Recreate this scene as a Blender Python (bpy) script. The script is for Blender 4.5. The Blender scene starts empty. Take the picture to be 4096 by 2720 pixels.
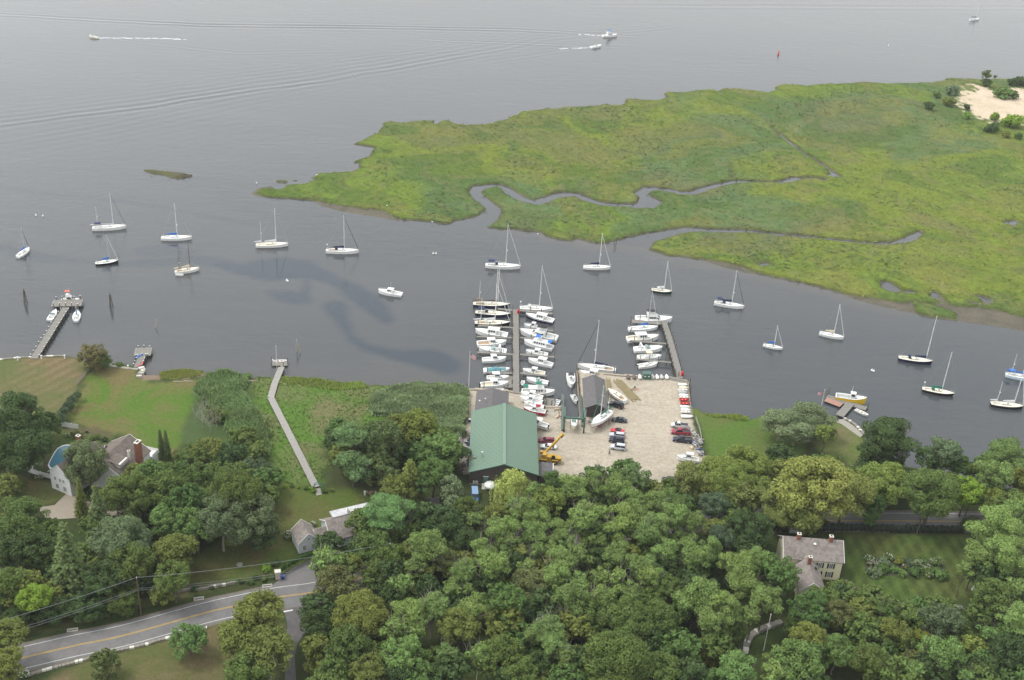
import bpy, bmesh, math, random
import numpy as np
from mathutils import Vector, Matrix
random.seed(7); RNG = np.random.default_rng(11)
scn = bpy.context.scene
COL = scn.collection
# ------------------------------------------------------------------ camera
FPX, PITCH, ROLL, CAMH = 4700.0, math.radians(28.5), math.radians(3.54), 194.5
_fw = Vector((0, math.cos(PITCH), -math.sin(PITCH)))
_u0 = Vector((0, math.sin(PITCH), math.cos(PITCH)))
_r0 = Vector((1, 0, 0))
_rt = _r0*math.cos(ROLL)+_u0*math.sin(ROLL)
_up = -_r0*math.sin(ROLL)+_u0*math.cos(ROLL)
cam = bpy.data.cameras.new('camera'); camo = bpy.data.objects.new('camera', cam); COL.objects.link(camo)
cam.sensor_width = 36; cam.lens = 36*FPX/4096; cam.clip_start = 1; cam.clip_end = 20000
M3 = Matrix((_rt, _up, -_fw)).transposed()
camo.matrix_world = Matrix.Translation((0, 0, CAMH)) @ M3.to_4x4()
scn.camera = camo
# ------------------------------------------------------------------ light: bright overcast
SUNV = Vector((-0.50, 0.10, 0.86)).normalized()
w = bpy.data.worlds.new('World'); scn.world = w; w.use_nodes = True
nt = w.node_tree; nt.nodes.clear()
sky = nt.nodes.new('ShaderNodeTexSky'); sky.sky_type = 'NISHITA'; sky.sun_disc = False
sky.sun_elevation = math.asin(SUNV.z); sky.sun_rotation = math.atan2(SUNV.x, SUNV.y)
sky.air_density = 2.0; sky.dust_density = 1.0; sky.ozone_density = 1.0
hs = nt.nodes.new('ShaderNodeHueSaturation'); hs.inputs['Saturation'].default_value = 0.16
bg = nt.nodes.new('ShaderNodeBackground'); bg.inputs['Strength'].default_value = 0.15
wo = nt.nodes.new('ShaderNodeOutputWorld')
nt.links.new(sky.outputs[0], hs.inputs['Color']); nt.links.new(hs.outputs[0], bg.inputs['Color']); nt.links.new(bg.outputs[0], wo.inputs['Surface'])
sl = bpy.data.lights.new('sun', 'SUN'); sl.energy = 1.0; sl.angle = math.radians(14); sl.color = (1, .96, .9)
so = bpy.data.objects.new('sun', sl); COL.objects.link(so); so.rotation_euler = SUNV.to_track_quat('Z', 'Y').to_euler()
scn.view_settings.view_transform = 'Standard'; scn.view_settings.look = 'None'
scn.view_settings.exposure = 0.88; scn.view_settings.gamma = 1
scn.render.engine = 'CYCLES'
scn.cycles.max_bounces = 5; scn.cycles.diffuse_bounces = 2; scn.cycles.glossy_bounces = 2
scn.cycles.transparent_max_bounces = 4; scn.cycles.volume_bounces = 0
HAZE = 0.00008
# ------------------------------------------------------------------ photograph-measured ground positions
def zz(ox, oy, s): return lambda x, y: (ox+x/s, oy+y/s)
F = zz(0, 0, 1/1.7348); A = zz(1000, 300, 1.4756); B = zz(2500, 250, 1.4793); C = zz(2900, 1900, 1.96)
D = zz(2048, 0, 1.1528); T0 = zz(0, 0, 1.1528)
E = zz(0, 700, 1.96); Gz = zz(900, 700, 1.96); K = zz(2800, 900, 1.8148)
C3 = zz(1800, 1050, 3.92); C4 = zz(1800, 1400, 3.92); C5 = zz(2200, 1150, 3.92); C6 = zz(2200, 1500, 3.92); C7 = zz(1750, 1600, 3.92)
H1 = zz(0, 1350, 2.6133); H2 = zz(0, 1900, 2.6133); H3 = zz(0, 2200, 3.0154); H4 = zz(800, 1850, 2.6133)
H5 = zz(700, 2200, 2.951); H6 = zz(900, 1350, 2.6133); H8 = zz(3000, 1500, 2.1478); H9 = zz(1100, 1700, 2.6133)
W5 = zz(1200, 1900, 1.574); W6 = zz(2100, 1800, 1.7042)
def G(p, z=0.0):
    d = _fw*FPX+_rt*(p[0]-2048)-_up*(p[1]-1360)
    t = (z-CAMH)/d.z
    return Vector((d.x*t, d.y*t, z))
def scale_at(P):
    return FPX/((P-Vector((0, 0, CAMH))).dot(_fw))
LZ = 1.2     # level of the land
# ------------------------------------------------------------------ materials
def nodes(name):
    m = bpy.data.materials.new(name); m.use_nodes = True; t = m.node_tree
    b = t.nodes['Principled BSDF']; return m, t, b
def N(t, kind, **kw):
    n = t.nodes.new('ShaderNode'+kind)
    for k, v in kw.items():
        if k.startswith('i_'):
            n.inputs[k[2:].replace('_', ' ')].default_value = v
        else: setattr(n, k, v)
    return n
def noise(t, scale, detail=4, rough=.55, coord='Object', sc=None, dist=0):
    tc = t.nodes.new('ShaderNodeTexCoord')
    n = N(t, 'TexNoise'); n.inputs['Scale'].default_value = scale; n.inputs['Detail'].default_value = detail
    n.inputs['Roughness'].default_value = rough; n.inputs['Distortion'].default_value = dist
    if sc:
        mp = t.nodes.new('ShaderNodeMapping'); mp.inputs['Scale'].default_value = sc[:3]
        if len(sc) > 3: mp.inputs['Rotation'].default_value = (0, 0, sc[3])
        t.links.new(tc.outputs[coord], mp.inputs[0]); t.links.new(mp.outputs[0], n.inputs['Vector'])
    else: t.links.new(tc.outputs[coord], n.inputs['Vector'])
    return n
def ramp(t, src, a, b, ca=0.0, cb=1.0):
    r = t.nodes.new('ShaderNodeMapRange'); r.clamp = True
    r.inputs[1].default_value = a; r.inputs[2].default_value = b; r.inputs[3].default_value = ca; r.inputs[4].default_value = cb
    t.links.new(src, r.inputs[0]); return r
def mixc(t, fac, c1, c2, mode='MIX'):
    m = t.nodes.new('ShaderNodeMix'); m.data_type = 'RGBA'; m.blend_type = mode
    for s, v in ((0, fac), (6, c1), (7, c2)):
        if hasattr(v, 'links'): t.links.new(v, m.inputs[s])
        elif s == 0: m.inputs[0].default_value = v
        else: m.inputs[s].default_value = (*v[:3], 1)
    return m.outputs[2]
def mul(t, c, f):
    """scale a colour by a float socket"""
    v = t.nodes.new('ShaderNodeVectorMath'); v.operation = 'SCALE'
    t.links.new(c, v.inputs[0]); t.links.new(f, v.inputs['Scale']); return v.outputs[0]
def bump(t, b, h, strength, dist=.1):
    bn = t.nodes.new('ShaderNodeBump'); bn.inputs['Strength'].default_value = strength; bn.inputs['Distance'].default_value = dist
    t.links.new(h, bn.inputs['Height']); t.links.new(bn.outputs[0], b.inputs['Normal'])
MC = {}
def mat(name, c, rough=.55, var=.12, scale=2.0, metal=0, spec=.4, c2=None, lo=.45, hi=.6, sc=None, bmp=0):
    if name in MC: return MC[name]
    m, t, b = nodes(name); b.inputs['Roughness'].default_value = rough; b.inputs['Metallic'].default_value = metal
    b.inputs['Specular IOR Level'].default_value = spec
    n = noise(t, scale, 5, .6, sc=sc); r = ramp(t, n.outputs[0], .3, .7, 1-var, 1+var)
    rgb = N(t, 'RGB'); rgb.outputs[0].default_value = (*c, 1); src = rgb.outputs[0]
    if c2:
        n2 = noise(t, scale*.37, 6, .65, sc=sc); f = ramp(t, n2.outputs[0], lo, hi)
        src = mixc(t, f.outputs[0], c, c2)
    t.links.new(mul(t, src, r.outputs[0]), b.inputs['Base Color'])
    if bmp: bump(t, b, n.outputs[0], bmp, .05)
    MC[name] = m; return m
def paint(name, rough=.3, spec=.5, var=.06):
    """takes its colour from the object, so copies can be painted differently"""
    if name in MC: return MC[name]
    m, t, b = nodes(name); b.inputs['Roughness'].default_value = rough; b.inputs['Specular IOR Level'].default_value = spec
    oi = N(t, 'ObjectInfo'); n = noise(t, 3.0, 5, .6); r = ramp(t, n.outputs[0], .3, .7, 1-var, 1+var)
    t.links.new(mul(t, oi.outputs['Color'], r.outputs[0]), b.inputs['Base Color'])
    MC[name] = m; return m
# ------------------------------------------------------------------ object helpers
class MB:
    def __init__(s): s.v = []; s.f = []; s.m = []; s.mats = []
    def mi(s, m):
        if m not in s.mats: s.mats.append(m)
        return s.mats.index(m)
    def add(s, vs, fs, m):
        o = len(s.v); s.v += [tuple(v) for v in vs]; k = s.mi(m)
        for f in fs: s.f.append(tuple(o+i for i in f)); s.m.append(k)
        return s
    def box(s, c, d, m, rz=0, ry=0, rx=0):
        R = Matrix.Rotation(rz, 3, 'Z') @ Matrix.Rotation(ry, 3, 'Y') @ Matrix.Rotation(rx, 3, 'X'); c = Vector(c)
        vs = [c+R @ Vector((x*d[0]/2, y*d[1]/2, z*d[2]/2)) for z in (-1, 1) for y in (-1, 1) for x in (-1, 1)]
        return s.add(vs, [(0, 2, 3, 1), (4, 5, 7, 6), (0, 1, 5, 4), (2, 6, 7, 3), (0, 4, 6, 2), (1, 3, 7, 5)], m)
    def frus(s, b4, t4, m):
        return s.add(list(b4)+list(t4), [(3, 2, 1, 0), (4, 5, 6, 7)]+[(i, (i+1) % 4, 4+(i+1) % 4, 4+i) for i in range(4)], m)
    def prism(s, pts, z0, z1, m, cap=True):
        n = len(pts); pts = [tuple(p[:2]) for p in pts]
        a = sum(pts[i][0]*pts[(i+1) % n][1]-pts[(i+1) % n][0]*pts[i][1] for i in range(n))
        if a < 0: pts = pts[::-1]
        vs = [(x, y, z0) for x, y in pts]+[(x, y, z1) for x, y in pts]
        fs = [(i, (i+1) % n, n+(i+1) % n, n+i) for i in range(n)]
        if cap: fs += [tuple(range(n, 2*n)), tuple(range(n-1, -1, -1))]
        return s.add(vs, fs, m)
    def tube(s, a, b, r, m, r2=None, n=6, cap=True):
        a = Vector(a); b = Vector(b); r2 = r if r2 is None else r2; d = (b-a)
        if d.length < 1e-6: return s
        d.normalize(); u = d.orthogonal().normalized(); v = d.cross(u); vs = []
        for p, rr in ((a, r), (b, r2)):
            for i in range(n):
                an = 2*math.pi*i/n; vs.append(p+u*math.cos(an)*rr+v*math.sin(an)*rr)
        fs = [(i, (i+1) % n, n+(i+1) % n, n+i) for i in range(n)]
        if cap: fs += [tuple(range(n-1, -1, -1)), tuple(range(n, 2*n))]
        return s.add(vs, fs, m)
    def path(s, pts, r, m, n=5):
        for a, b in zip(pts, pts[1:]): s.tube(a, b, r, m, n=n)
        return s
    def sphere(s, c, r, m, nu=8, nv=5, sz=1.0):
        c = Vector(c); vs = [c+Vector((0, 0, -r*sz))]
        for j in range(1, nv):
            ph = -math.pi/2+math.pi*j/nv
            for i in range(nu):
                an = 2*math.pi*i/nu; vs.append(c+Vector((math.cos(an)*math.cos(ph)*r, math.sin(an)*math.cos(ph)*r, math.sin(ph)*r*sz)))
        vs.append(c+Vector((0, 0, r*sz))); fs = []
        for i in range(nu): fs.append((0, 1+(i+1) % nu, 1+i))
        for j in range(nv-2):
            for i in range(nu):
                a = 1+j*nu+i; b = 1+j*nu+(i+1) % nu; fs.append((a, b, b+nu, a+nu))
        k = 1+(nv-2)*nu
        for i in range(nu): fs.append((k+i, k+(i+1) % nu, len(vs)-1))
        return s.add(vs, fs, m)
    def me(s, name, smooth=False):
        me = bpy.data.meshes.new(name); me.from_pydata(s.v, [], s.f)
        for m in s.mats: me.materials.append(m)
        me.polygons.foreach_set('material_index', s.m)
        if smooth: me.polygons.foreach_set('use_smooth', [True]*len(s.f))
        me.update(); return me
    def build(s, name, parent=None, smooth=False):
        if not s.v: return None
        o = bpy.data.objects.new(name, s.me(name, smooth)); COL.objects.link(o)
        if parent: o.parent = parent
        return o
def tag(o, label=None, cat=None, group=None, kind=None):
    if label: o['label'] = label
    if cat: o['category'] = cat
    if group: o['group'] = group
    if kind: o['kind'] = kind
    return o
def empty(name, loc, rz, label, cat, group=None):
    o = bpy.data.objects.new(name, None); COL.objects.link(o); o.location = loc; o.rotation_euler = (0, 0, rz)
    o.empty_display_size = .5
    return tag(o, label, cat, group)
def copy_tree(o, parent=None):
    c = o.copy(); COL.objects.link(c)
    if parent: c.parent = parent
    for ch in list(o.children): copy_tree(ch, c)
    return c
def heading(a, b): return math.atan2(b.y-a.y, b.x-a.x)
# ------------------------------------------------------------------ numpy noise / polygons
_perm = RNG.random((256, 256))
def vnoise(x, y):
    xi = np.floor(x).astype(int); yi = np.floor(y).astype(int); fx = x-xi; fy = y-yi
    fx = fx*fx*(3-2*fx); fy = fy*fy*(3-2*fy)
    g = lambda a, b: _perm[a & 255, b & 255]
    return (g(xi, yi)*(1-fx)+g(xi+1, yi)*fx)*(1-fy)+(g(xi, yi+1)*(1-fx)+g(xi+1, yi+1)*fx)*fy
def fbm(x, y, s, o=4):
    r = 0; a = .5; t = 0
    for i in range(o):
        r = r+a*vnoise(x/s+17.3*i, y/s+5.1*i); t += a; a *= .5; s *= .5
    return r/t-.5
def sdpoly(x, y, P):
    """signed distance, positive inside"""
    P = np.array([(p[0], p[1]) for p in P]); d = np.full(x.shape, 1e9); ins = np.zeros(x.shape, bool); n = len(P)
    for i in range(n):
        ax, ay = P[i]; bx, by = P[(i+1) % n]; ex, ey = bx-ax, by-ay
        t = np.clip(((x-ax)*ex+(y-ay)*ey)/(ex*ex+ey*ey+1e-9), 0, 1)
        d = np.minimum(d, (x-ax-t*ex)**2+(y-ay-t*ey)**2)
        c = ((ay > y) != (by > y))
        with np.errstate(divide='ignore', invalid='ignore'):
            ins ^= c & (x < ex*(y-ay)/(ey if ey else 1e-9)+ax)
    d = np.sqrt(d); return np.where(ins, d, -d)
def dline(x, y, P):
    """distance to a polyline minus its half width; points (x, y, halfwidth)"""
    d = np.full(x.shape, 1e9)
    for (ax, ay, wa), (bx, by, wb) in zip(P, P[1:]):
        ex, ey = bx-ax, by-ay; t = np.clip(((x-ax)*ex+(y-ay)*ey)/(ex*ex+ey*ey+1e-9), 0, 1)
        d = np.minimum(d, np.hypot(x-ax-t*ex, y-ay-t*ey)-(wa+(wb-wa)*t))
    return d
def gp(fn, pts, z=0.0): return [G(fn(*p[:2]), z) for p in pts]
def gl(fn, pts): return [(*G(fn(p[0], p[1]), 0)[:2], p[2]/2) for p in pts]
def grid(ths, rs):
    TH, R = np.meshgrid(ths, rs); return R*np.sin(TH), R*np.cos(TH)
def gridmesh(name, X, Y, Z, keep, smooth=True):
    h, wd = X.shape; idx = np.arange(h*wd).reshape(h, wd)
    q = np.stack([idx[:-1, :-1], idx[:-1, 1:], idx[1:, 1:], idx[1:, :-1]], -1).reshape(-1, 4)
    k = keep[:-1, :-1] | keep[1:, :-1] | keep[:-1, 1:] | keep[1:, 1:]; q = q[k.reshape(-1)]
    used = np.zeros(h*wd, bool); used[q.reshape(-1)] = True; mp = np.cumsum(used)-1
    q = mp[q]; V = np.stack([X.reshape(-1)[used], Y.reshape(-1)[used], Z.reshape(-1)[used]], -1)
    me = bpy.data.meshes.new(name); me.vertices.add(len(V)); me.vertices.foreach_set('co', V.astype(np.float32).reshape(-1))
    n = len(q); me.loops.add(4*n); me.loops.foreach_set('vertex_index', q[:, ::-1].astype(np.int32).reshape(-1))
    me.polygons.add(n); me.polygons.foreach_set('loop_start', np.arange(0, 4*n, 4, dtype=np.int32))
    me.polygons.foreach_set('use_smooth', np.full(n, smooth)); me.update(calc_edges=True)
    o = bpy.data.objects.new(name, me); COL.objects.link(o); return o, used
def setcol(me, name, c):
    a = me.attributes.new(name, 'FLOAT_COLOR', 'POINT'); c4 = np.ones((len(c), 4), np.float32); c4[:, :3] = c
    a.data.foreach_set('color', c4.reshape(-1))
def setf(me, name, c):
    a = me.attributes.new(name, 'FLOAT', 'POINT'); a.data.foreach_set('value', c.astype(np.float32))
# ================================================================== TERRAIN
MARSH = gp(A, [(30,705),(60,672),(110,670),(130,680),(200,665),(205,648),(240,648),(330,640),(380,620),(360,605),(400,583),(470,580),(480,568),(520,575),(590,572),(610,558),(640,548),(618,543),(640,535),(660,520),(615,515),(640,503),(690,485),(720,470),(725,445),(745,425),(690,420),(615,408),(660,393),(700,370),(760,340),(775,310),(780,283),(830,278),(900,288),(945,283),(960,278),(1085,272),(1090,290),(1100,292),(1110,280),(1160,268),(1185,275),(1200,288),(1280,300),(1350,298),(1410,288),(1500,265),(1590,232),(1600,217),(1700,210),(1750,197),(1780,207),(1850,193),(2050,182),(2110,172),(2120,182),(2180,180),(2220,168),(2215,148),(2225,138),(2260,145),(2340,152)]) \
 + gp(B, [(30,215),(180,228),(240,212),(250,205),(220,185),(235,172),(300,180),(400,170),(530,158),(550,172),(570,160),(650,155),(840,180),(900,165),(885,150),(900,138),(960,132),(1080,140),(1200,128),(1400,118),(1550,125),(1800,122),(1890,105),(1890,95),(2100,100),(2361,98),(2800,90),(3600,60),(4200,900),(3600,2000),(2900,1760),(2361,1520),(2300,1510),(2220,1477),(2100,1450),(1980,1455),(1900,1440),(1800,1425),(1720,1425),(1650,1430),(1500,1412),(1350,1385),(1200,1345),(1080,1315),(960,1285),(830,1258),(750,1235),(700,1215),(600,1190),(500,1178),(380,1158),(330,1150),(260,1145),(180,1120),(130,1105),(70,1085)]) \
 + gp(A, [(2240,1005),(2160,1000),(2100,1005),(2000,990),(1980,980),(1925,965),(1910,980),(1820,965),(1740,950),(1720,930),(1650,925),(1560,910),(1500,915),(1380,905),(1320,885),(1375,850),(1388,826),(1300,845),(1210,860),(1190,880),(1160,885),(1080,870),(960,855),(880,850),(840,830),(790,805),(640,790),(560,780),(470,765),(380,745),(200,728),(100,720)])
CREEKS = [gl(A, [(1330,885,12),(1400,845,9),(1435,815,7.5),(1435,790,6.5),(1395,755,6),(1345,718,6),(1330,690,6),(1352,666,5.5),(1410,657,4.5),(1455,652,3.2),(1510,668,4),(1530,690,5.5),(1560,712,6),(1610,738,6),(1690,755,6),(1745,738,6),(1830,708,5.5),(1920,708,5),(1995,738,5),(2080,763,4.5),(2180,771,4),(2290,774,5),(2335,758,7),(2330,720,6),(2310,700,5.5),(2350,672,5)]),
 gl(B, [(60,850,6),(130,848,7),(185,825,5),(120,800,6),(92,778,6),(130,752,5),(180,748,4.5),(260,757,4.5),(330,775,4.5),(400,775,4.5),(450,755,4.5),(520,735,4),(640,708,4),(720,706,3),(820,708,2.4),(880,712,2.4),(950,705,4.5),(1000,690,4),(1060,685,2.2),(1120,682,2),(1175,692,3)]),
 gl(B, [(1210,668,3),(1245,670,5),(1232,655,2.6),(1200,630,1.5),(1130,580,1.5),(1060,540,1.7),(1000,495,1.3),(930,440,1.3),(860,385,1.0)]),
 gl(B, [(632,690,.8),(622,600,.8)]),
 gl(B, [(-20,1120,22),(70,1068,13),(130,1040,9),(200,1025,8),(280,1005,6.5),(370,992,5.5),(480,995,5),(600,997,4),(750,1000,3.4),(900,1018,3.2),(1050,1030,3),(1150,1040,3),(1280,1056,2.6),(1450,1073,2.4),(1580,1073,2.6),(1640,1062,4.5),(1700,1035,4.5),(1748,1008,2)]),
 gl(B, [(2270,955,4),(2310,945,3)]), gl(B, [(1545,1310,5),(1570,1335,8),(1600,1350,5)]), gl(B, [(1660,1358,3),(1700,1360,3)]),
 gl(B, [(1830,1365,3),(1845,1390,5),(1870,1410,3)]), gl(B, [(1890,1420,3),(1885,1440,3)]), gl(B, [(2050,1425,3),(2080,1430,3)]), gl(B, [(2100,1390,3),(2140,1410,4),(2130,1425,3)]), gl(B, [(805,1198,3),(840,1196,3)])]
ISLES = [gl(F, [(335,393,2),(360,397,5),(390,402,6),(415,406,6),(437,406,2)]), gl(A, [(172,630,4),(203,631,4)]), gl(A, [(258,626,2),(272,624,2)]), gl(A, [(227,638,1.5),(231,639,1.5)]), gl(B, [(1735,1440,6),(1800,1470,12),(1900,1492,9)])]
MUD = [gp(A, [(10,700),(60,665),(120,660),(160,690),(150,722),(60,722)]), gp(A, [(380,735),(560,765),(790,790),(880,840),(880,862),(780,840),(560,808),(400,765)]),
 gp(B, [(400,1150),(760,1225),(760,1250),(600,1215)]), gp(B, [(1100,1300),(1500,1400),(1720,1410),(2000,1380),(2361,1480),(2900,1700),(2900,1850),(2361,1590),(2200,1560),(1950,1528),(1880,1512),(1700,1480),(1500,1440),(1300,1380)])]
SAND = gp(B, [(1950,235),(1990,170),(2080,145),(2130,150),(2200,165),(2361,160),(3200,140),(3300,500),(2600,470),(2361,330),(2320,360),(2200,370),(2110,345),(2030,300)])
# south shore
QUAY = [C4(272,632),C4(400,628),C4(885,652),C4(1110,690),C4(1478,700),C4(1482,905),C4(1765,905),C4(1790,1085),C4(2030,1085),C4(2020,560),C4(1995,340),C5(430,1312),C5(850,1362),C5(1100,1388),C5(1870,1425),C5(2140,1478)]
SOUTH = gp(F, [(-500,850),(0,829),(75,824),(130,822)]) + gp(H1, [(420,202),(680,197),(830,235),(1000,262),(1150,268),(1280,285),(1400,308),(1445,322),(1530,372),(1480,400),(1640,402),(1760,372),(1900,365),(2120,378),(2200,375)]) \
 + gp(H6, [(0,405),(230,432),(350,415),(480,420),(600,420),(850,452),(935,512),(985,474),(1100,470),(1300,522),(1520,502),(1780,512),(2000,492),(2160,492),(2352,568),(2500,570)]) \
 + [G(p, 0) for p in QUAY] + gp(C6, [(2168,115),(2172,250),(2192,420),(2200,525),(2300,560)]) \
 + gp(F, [(1600,945),(1640,960),(1700,967),(1740,965),(1790,950),(1860,940),(1930,965)]) + gp(H8, [(760,385),(800,378),(880,425),(975,520),(1000,600),(1080,720),(1380,800),(1700,860),(2100,960),(2450,1020)]) \
 + gp(F, [(2800,1180)]) + [Vector((700, 60, 0)), Vector((-700, 60, 0))]
YARD = [G(p, 0) for p in QUAY] + gp(C6, [(2166,115),(2172,250),(2190,420),(2200,520),(2220,700),(2250,850),(2300,1100),(2352,1300)]) + gp(F, [(1630,1060),(1560,1125),(1450,1120),(1250,1110),(1240,1098)]) + gp(C7, [(1790,1200),(1580,1190),(400,1215),(330,1000),(330,800),(420,420),(440,240)])
POLY = dict(
 field=gp(F, [(-300,835),(0,833),(75,828),(180,832),(222,845),(205,868),(165,930),(130,985),(60,990),(-300,990)]),
 lawn=gp(F, [(224,846),(318,856),(322,882),(345,890),(470,882),(462,905),(445,950),(425,1000),(410,1060),(330,1090),(280,1010),(210,1000),(150,975),(175,930),(200,885)]),
 scrub=gp(F, [(470,866),(565,874),(585,950),(610,1010),(640,1110),(560,1110),(500,1050),(430,1040),(425,1000),(445,950),(462,905)]),
 meadow=gp(F, [(565,874),(640,870),(850,895),(1078,905),(1075,1000),(1000,1000),(930,960),(800,1000),(760,1000),(745,1132),(650,1122),(620,1060),(590,950)]),
 glawn=gp(F, [(650,1125),(740,1132),(880,1140),(830,1180),(740,1230),(680,1290),(640,1330),(430,1365),(400,1330),(500,1260),(600,1230)]),
 slawn=gp(F, [(60,1600),(230,1515),(520,1435),(560,1400),(650,1450),(640,1600)]),
 hlawn=gp(F, [(20,1085),(60,1110),(165,1130),(175,1135),(150,1160),(90,1175),(40,1140)]),
 pooly=gp(F, [(75,1000),(150,985),(250,1000),(270,1060),(110,1090),(60,1100)]),
 rlawn=gp(C, [(930,492),(1890,500),(1990,560),(1960,830),(1920,1010),(1600,1030),(1000,1000),(930,830)]),
 nlawn=gp(F, [(1590,945),(1640,960),(1740,966),(1800,955),(1860,1000),(1840,1080),(1640,1075),(1615,1000)]),
 plawn=gp(F, [(1880,960),(1940,985),(1990,1010),(2010,1060),(1960,1080),(1880,1040)]),
 clear=gp(F, [(1700,1410),(1810,1400),(1850,1460),(1780,1530),(1700,1520)]),
 verge=gp(F, [(40,1480),(180,1450),(330,1410),(560,1350),(700,1310),(700,1290),(560,1330),(330,1390),(130,1440),(30,1460)]),
)
def marsh_color(x, y):
    wx = x+fbm(x, y, 50, 3)*60; wy = y+fbm(x+300, y+90, 50, 3)*60
    c = np.zeros(x.shape+(3,)); c[:] = (.126, .180, .028)
    def p(s, ox, lo, hi, col, amt, ax=1.0):
        m = np.clip((fbm(wx*ax+ox, wy+ox*.7, s, 5)-lo)/(hi-lo), 0, 1)*amt; c[:] = c*(1-m[..., None])+np.array(col)*m[..., None]
    p(70, 10, -.02, .10, (.150, .185, .028), .75); p(55, 400, .0, .10, (.088, .140, .058), .8); p(34, 800, .07, .15, (.122, .120, .052), .55, .7); p(16, 1200, .02, .11, (.070, .116, .024), .65, .8); p(20, 1700, .05, .12, (.175, .172, .045), .5); p(5, 2100, .05, .15, (.084, .128, .024), .4); p(5, 2500, .08, .16, (.150, .150, .060), .4)
    return c*(1+fbm(x, y, 2.2, 2)[..., None]*.35)
def terrain():
    dth, dl = .0021, .0023
    ths = np.arange(-.60, .60, dth); rs = np.exp(np.arange(math.log(95), math.log(1500), dl))
    X, Y = grid(ths, rs)
    wob = fbm(X, Y, 9, 3)*3.2+fbm(X, Y, 2.5, 2)*1.2
    sm = sdpoly(X, Y, MARSH)+wob*.9
    cr = np.full(X.shape, 1e9)
    for c in CREEKS: cr = np.minimum(cr, dline(X, Y, c))
    cr = cr+.35+fbm(X, Y, 5, 3)*1.6
    sm = np.minimum(sm, cr)
    for c in ISLES: sm = np.maximum(sm, -dline(X, Y, c)+wob*.8)
    mud = np.full(X.shape, -1e9)
    for c in MUD: mud = np.maximum(mud, sdpoly(X, Y, c))
    ss0 = sdpoly(X, Y, SOUTH)
    sy = sdpoly(X, Y, YARD)
    hard = np.clip((sy+6)/6, 0, 1)
    ss = ss0+wob*.5*(1-hard)
    n1 = fbm(X, Y, 3, 3); n2 = fbm(X, Y, 40, 3); n3 = fbm(X, Y, 1.2, 2)
    # heights
    zm = np.clip(sm*.9, -2.5, .62)+np.clip(sm, 0, 2)*.5*(n1*.8+n3*.6+.1)
    zmud = np.where(mud > -2, .04+n1*.34+np.clip(mud*.2, -.4, .10), -2.5)
    zm = np.maximum(zm, np.where(sm > -14, zmud, -2.5))
    zs = np.where(hard > .5, np.clip(ss0*3, -2.5, LZ), np.clip(ss*.8, -2.5, LZ))
    Z = np.maximum(zm, zs)
    # colours
    shp = X.shape+(3,)
    def cc(c): return np.broadcast_to(np.array(c, float), shp).copy()
    CA = cc((.050, .060, .022)); CB = cc((.045, .070, .020))     # wood floor
    def put(mask, a, b):
        m = np.clip(mask, 0, 1)[..., None]
        CA[:] = CA*(1-m)+np.array(a)*m; CB[:] = CB*(1-m)+np.array(b)*m
    edge = fbm(X, Y, 3, 3)*2.5
    def reg(name, a, b, soft=1.0, e=1.0): put((sdpoly(X, Y, POLY[name])+edge*e)/soft+.5, a, b)
    south = ss0 > -8
    reg('field', (.165, .130, .066), (.105, .122, .042), 3)
    st = .5+.5*np.sin((X*.86-Y*.5)*1.55+n2*4); fi = np.clip(sdpoly(X, Y, POLY['field'])/2, 0, 1)
    CA *= (1+fi*(st-.5)*.30)[..., None]
    reg('lawn', (.084, .150, .022), (.150, .128, .052), 2)
    reg('scrub', (.070, .110, .042), (.06, .095, .03), 4, 2)
    reg('meadow', (.085, .155, .026), (.148, .145, .065), 4, 2)
    reg('glawn', (.082, .118, .024), (.118, .106, .040), 3)
    reg('slawn', (.098, .110, .036), (.160, .120, .065), 2)
    reg('hlawn', (.095, .125, .032), (.16, .13, .06), 2)
    reg('pooly', (.075, .110, .028), (.11, .09, .05), 2)
    reg('verge', (.085, .115, .030), (.125, .11, .055), 1.5)
    reg('rlawn', (.066, .106, .024), (.080, .098, .027), 1.5, .3)
    st = np.sign(np.sin((X*.995+Y*.10)*math.pi/1.6)); ri = np.clip(sdpoly(X, Y, POLY['rlawn']), 0, 1)
    st2 = np.sign(np.sin((X*.80-Y*.6)*math.pi/2.2))
    f = (1+ri*(st*.13+st2*.12))[..., None]; CA *= f; CB *= f
    reg('nlawn', (.080, .145, .024), (.11, .13, .04), 2)
    reg('plawn', (.105, .145, .036), (.16, .14, .07), 2)
    reg('clear', (.055, .080, .022), (.05, .06, .02), 2)
    yd = np.clip((sy+edge*.3)/.8+.3, 0, 1)
    put(yd, (.425, .372, .290), (.37, .324, .252))
    # water-side edge of south land
    put(np.where(south & (hard < .3), np.clip(1.2-ss/2.2, 0, 1), 0)*np.where(ss < 3, 1, 0), (.085, .110, .030), (.060, .070, .030))
    # beach
    bch = gp(H1, [(1450,400),(1540,380),(1650,410),(1800,440),(2140,400),(2160,440),(1900,480),(1500,480),(1440,440)])
    put((sdpoly(X, Y, bch)+edge)/1.5, (.26, .19, .14), (.17, .13, .09))
    # marsh
    mm = (sm > -6)
    near = np.where(mm, np.clip((sm+1.2)/1.2, 0, 1), 0)
    isl = np.where(ss0 > -30, 0, 1)
    MCOL = marsh_color(X, Y); mk_ = np.clip(near*isl, 0, 1)[..., None]; CA[:] = CA*(1-mk_)+MCOL*mk_; CB[:] = CB*(1-mk_)+MCOL*mk_
    bank = np.where(mm & (isl > 0), np.clip(1.25-np.abs(sm-.2)/1.6, 0, 1), 0)
    put(bank*.75, (.075, .085, .025), (.05, .05, .02))
    mudm = np.where((isl > 0) & (sm < .25), 1, 0)
    put(mudm, (.135, .120, .090), (.100, .092, .068))
    sd = sdpoly(X, Y, SAND); put(np.where(isl > 0, np.clip((sd+n1*26-1)/2+.5, 0, 1), 0), (.60, .49, .365), (.52, .43, .30))
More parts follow.
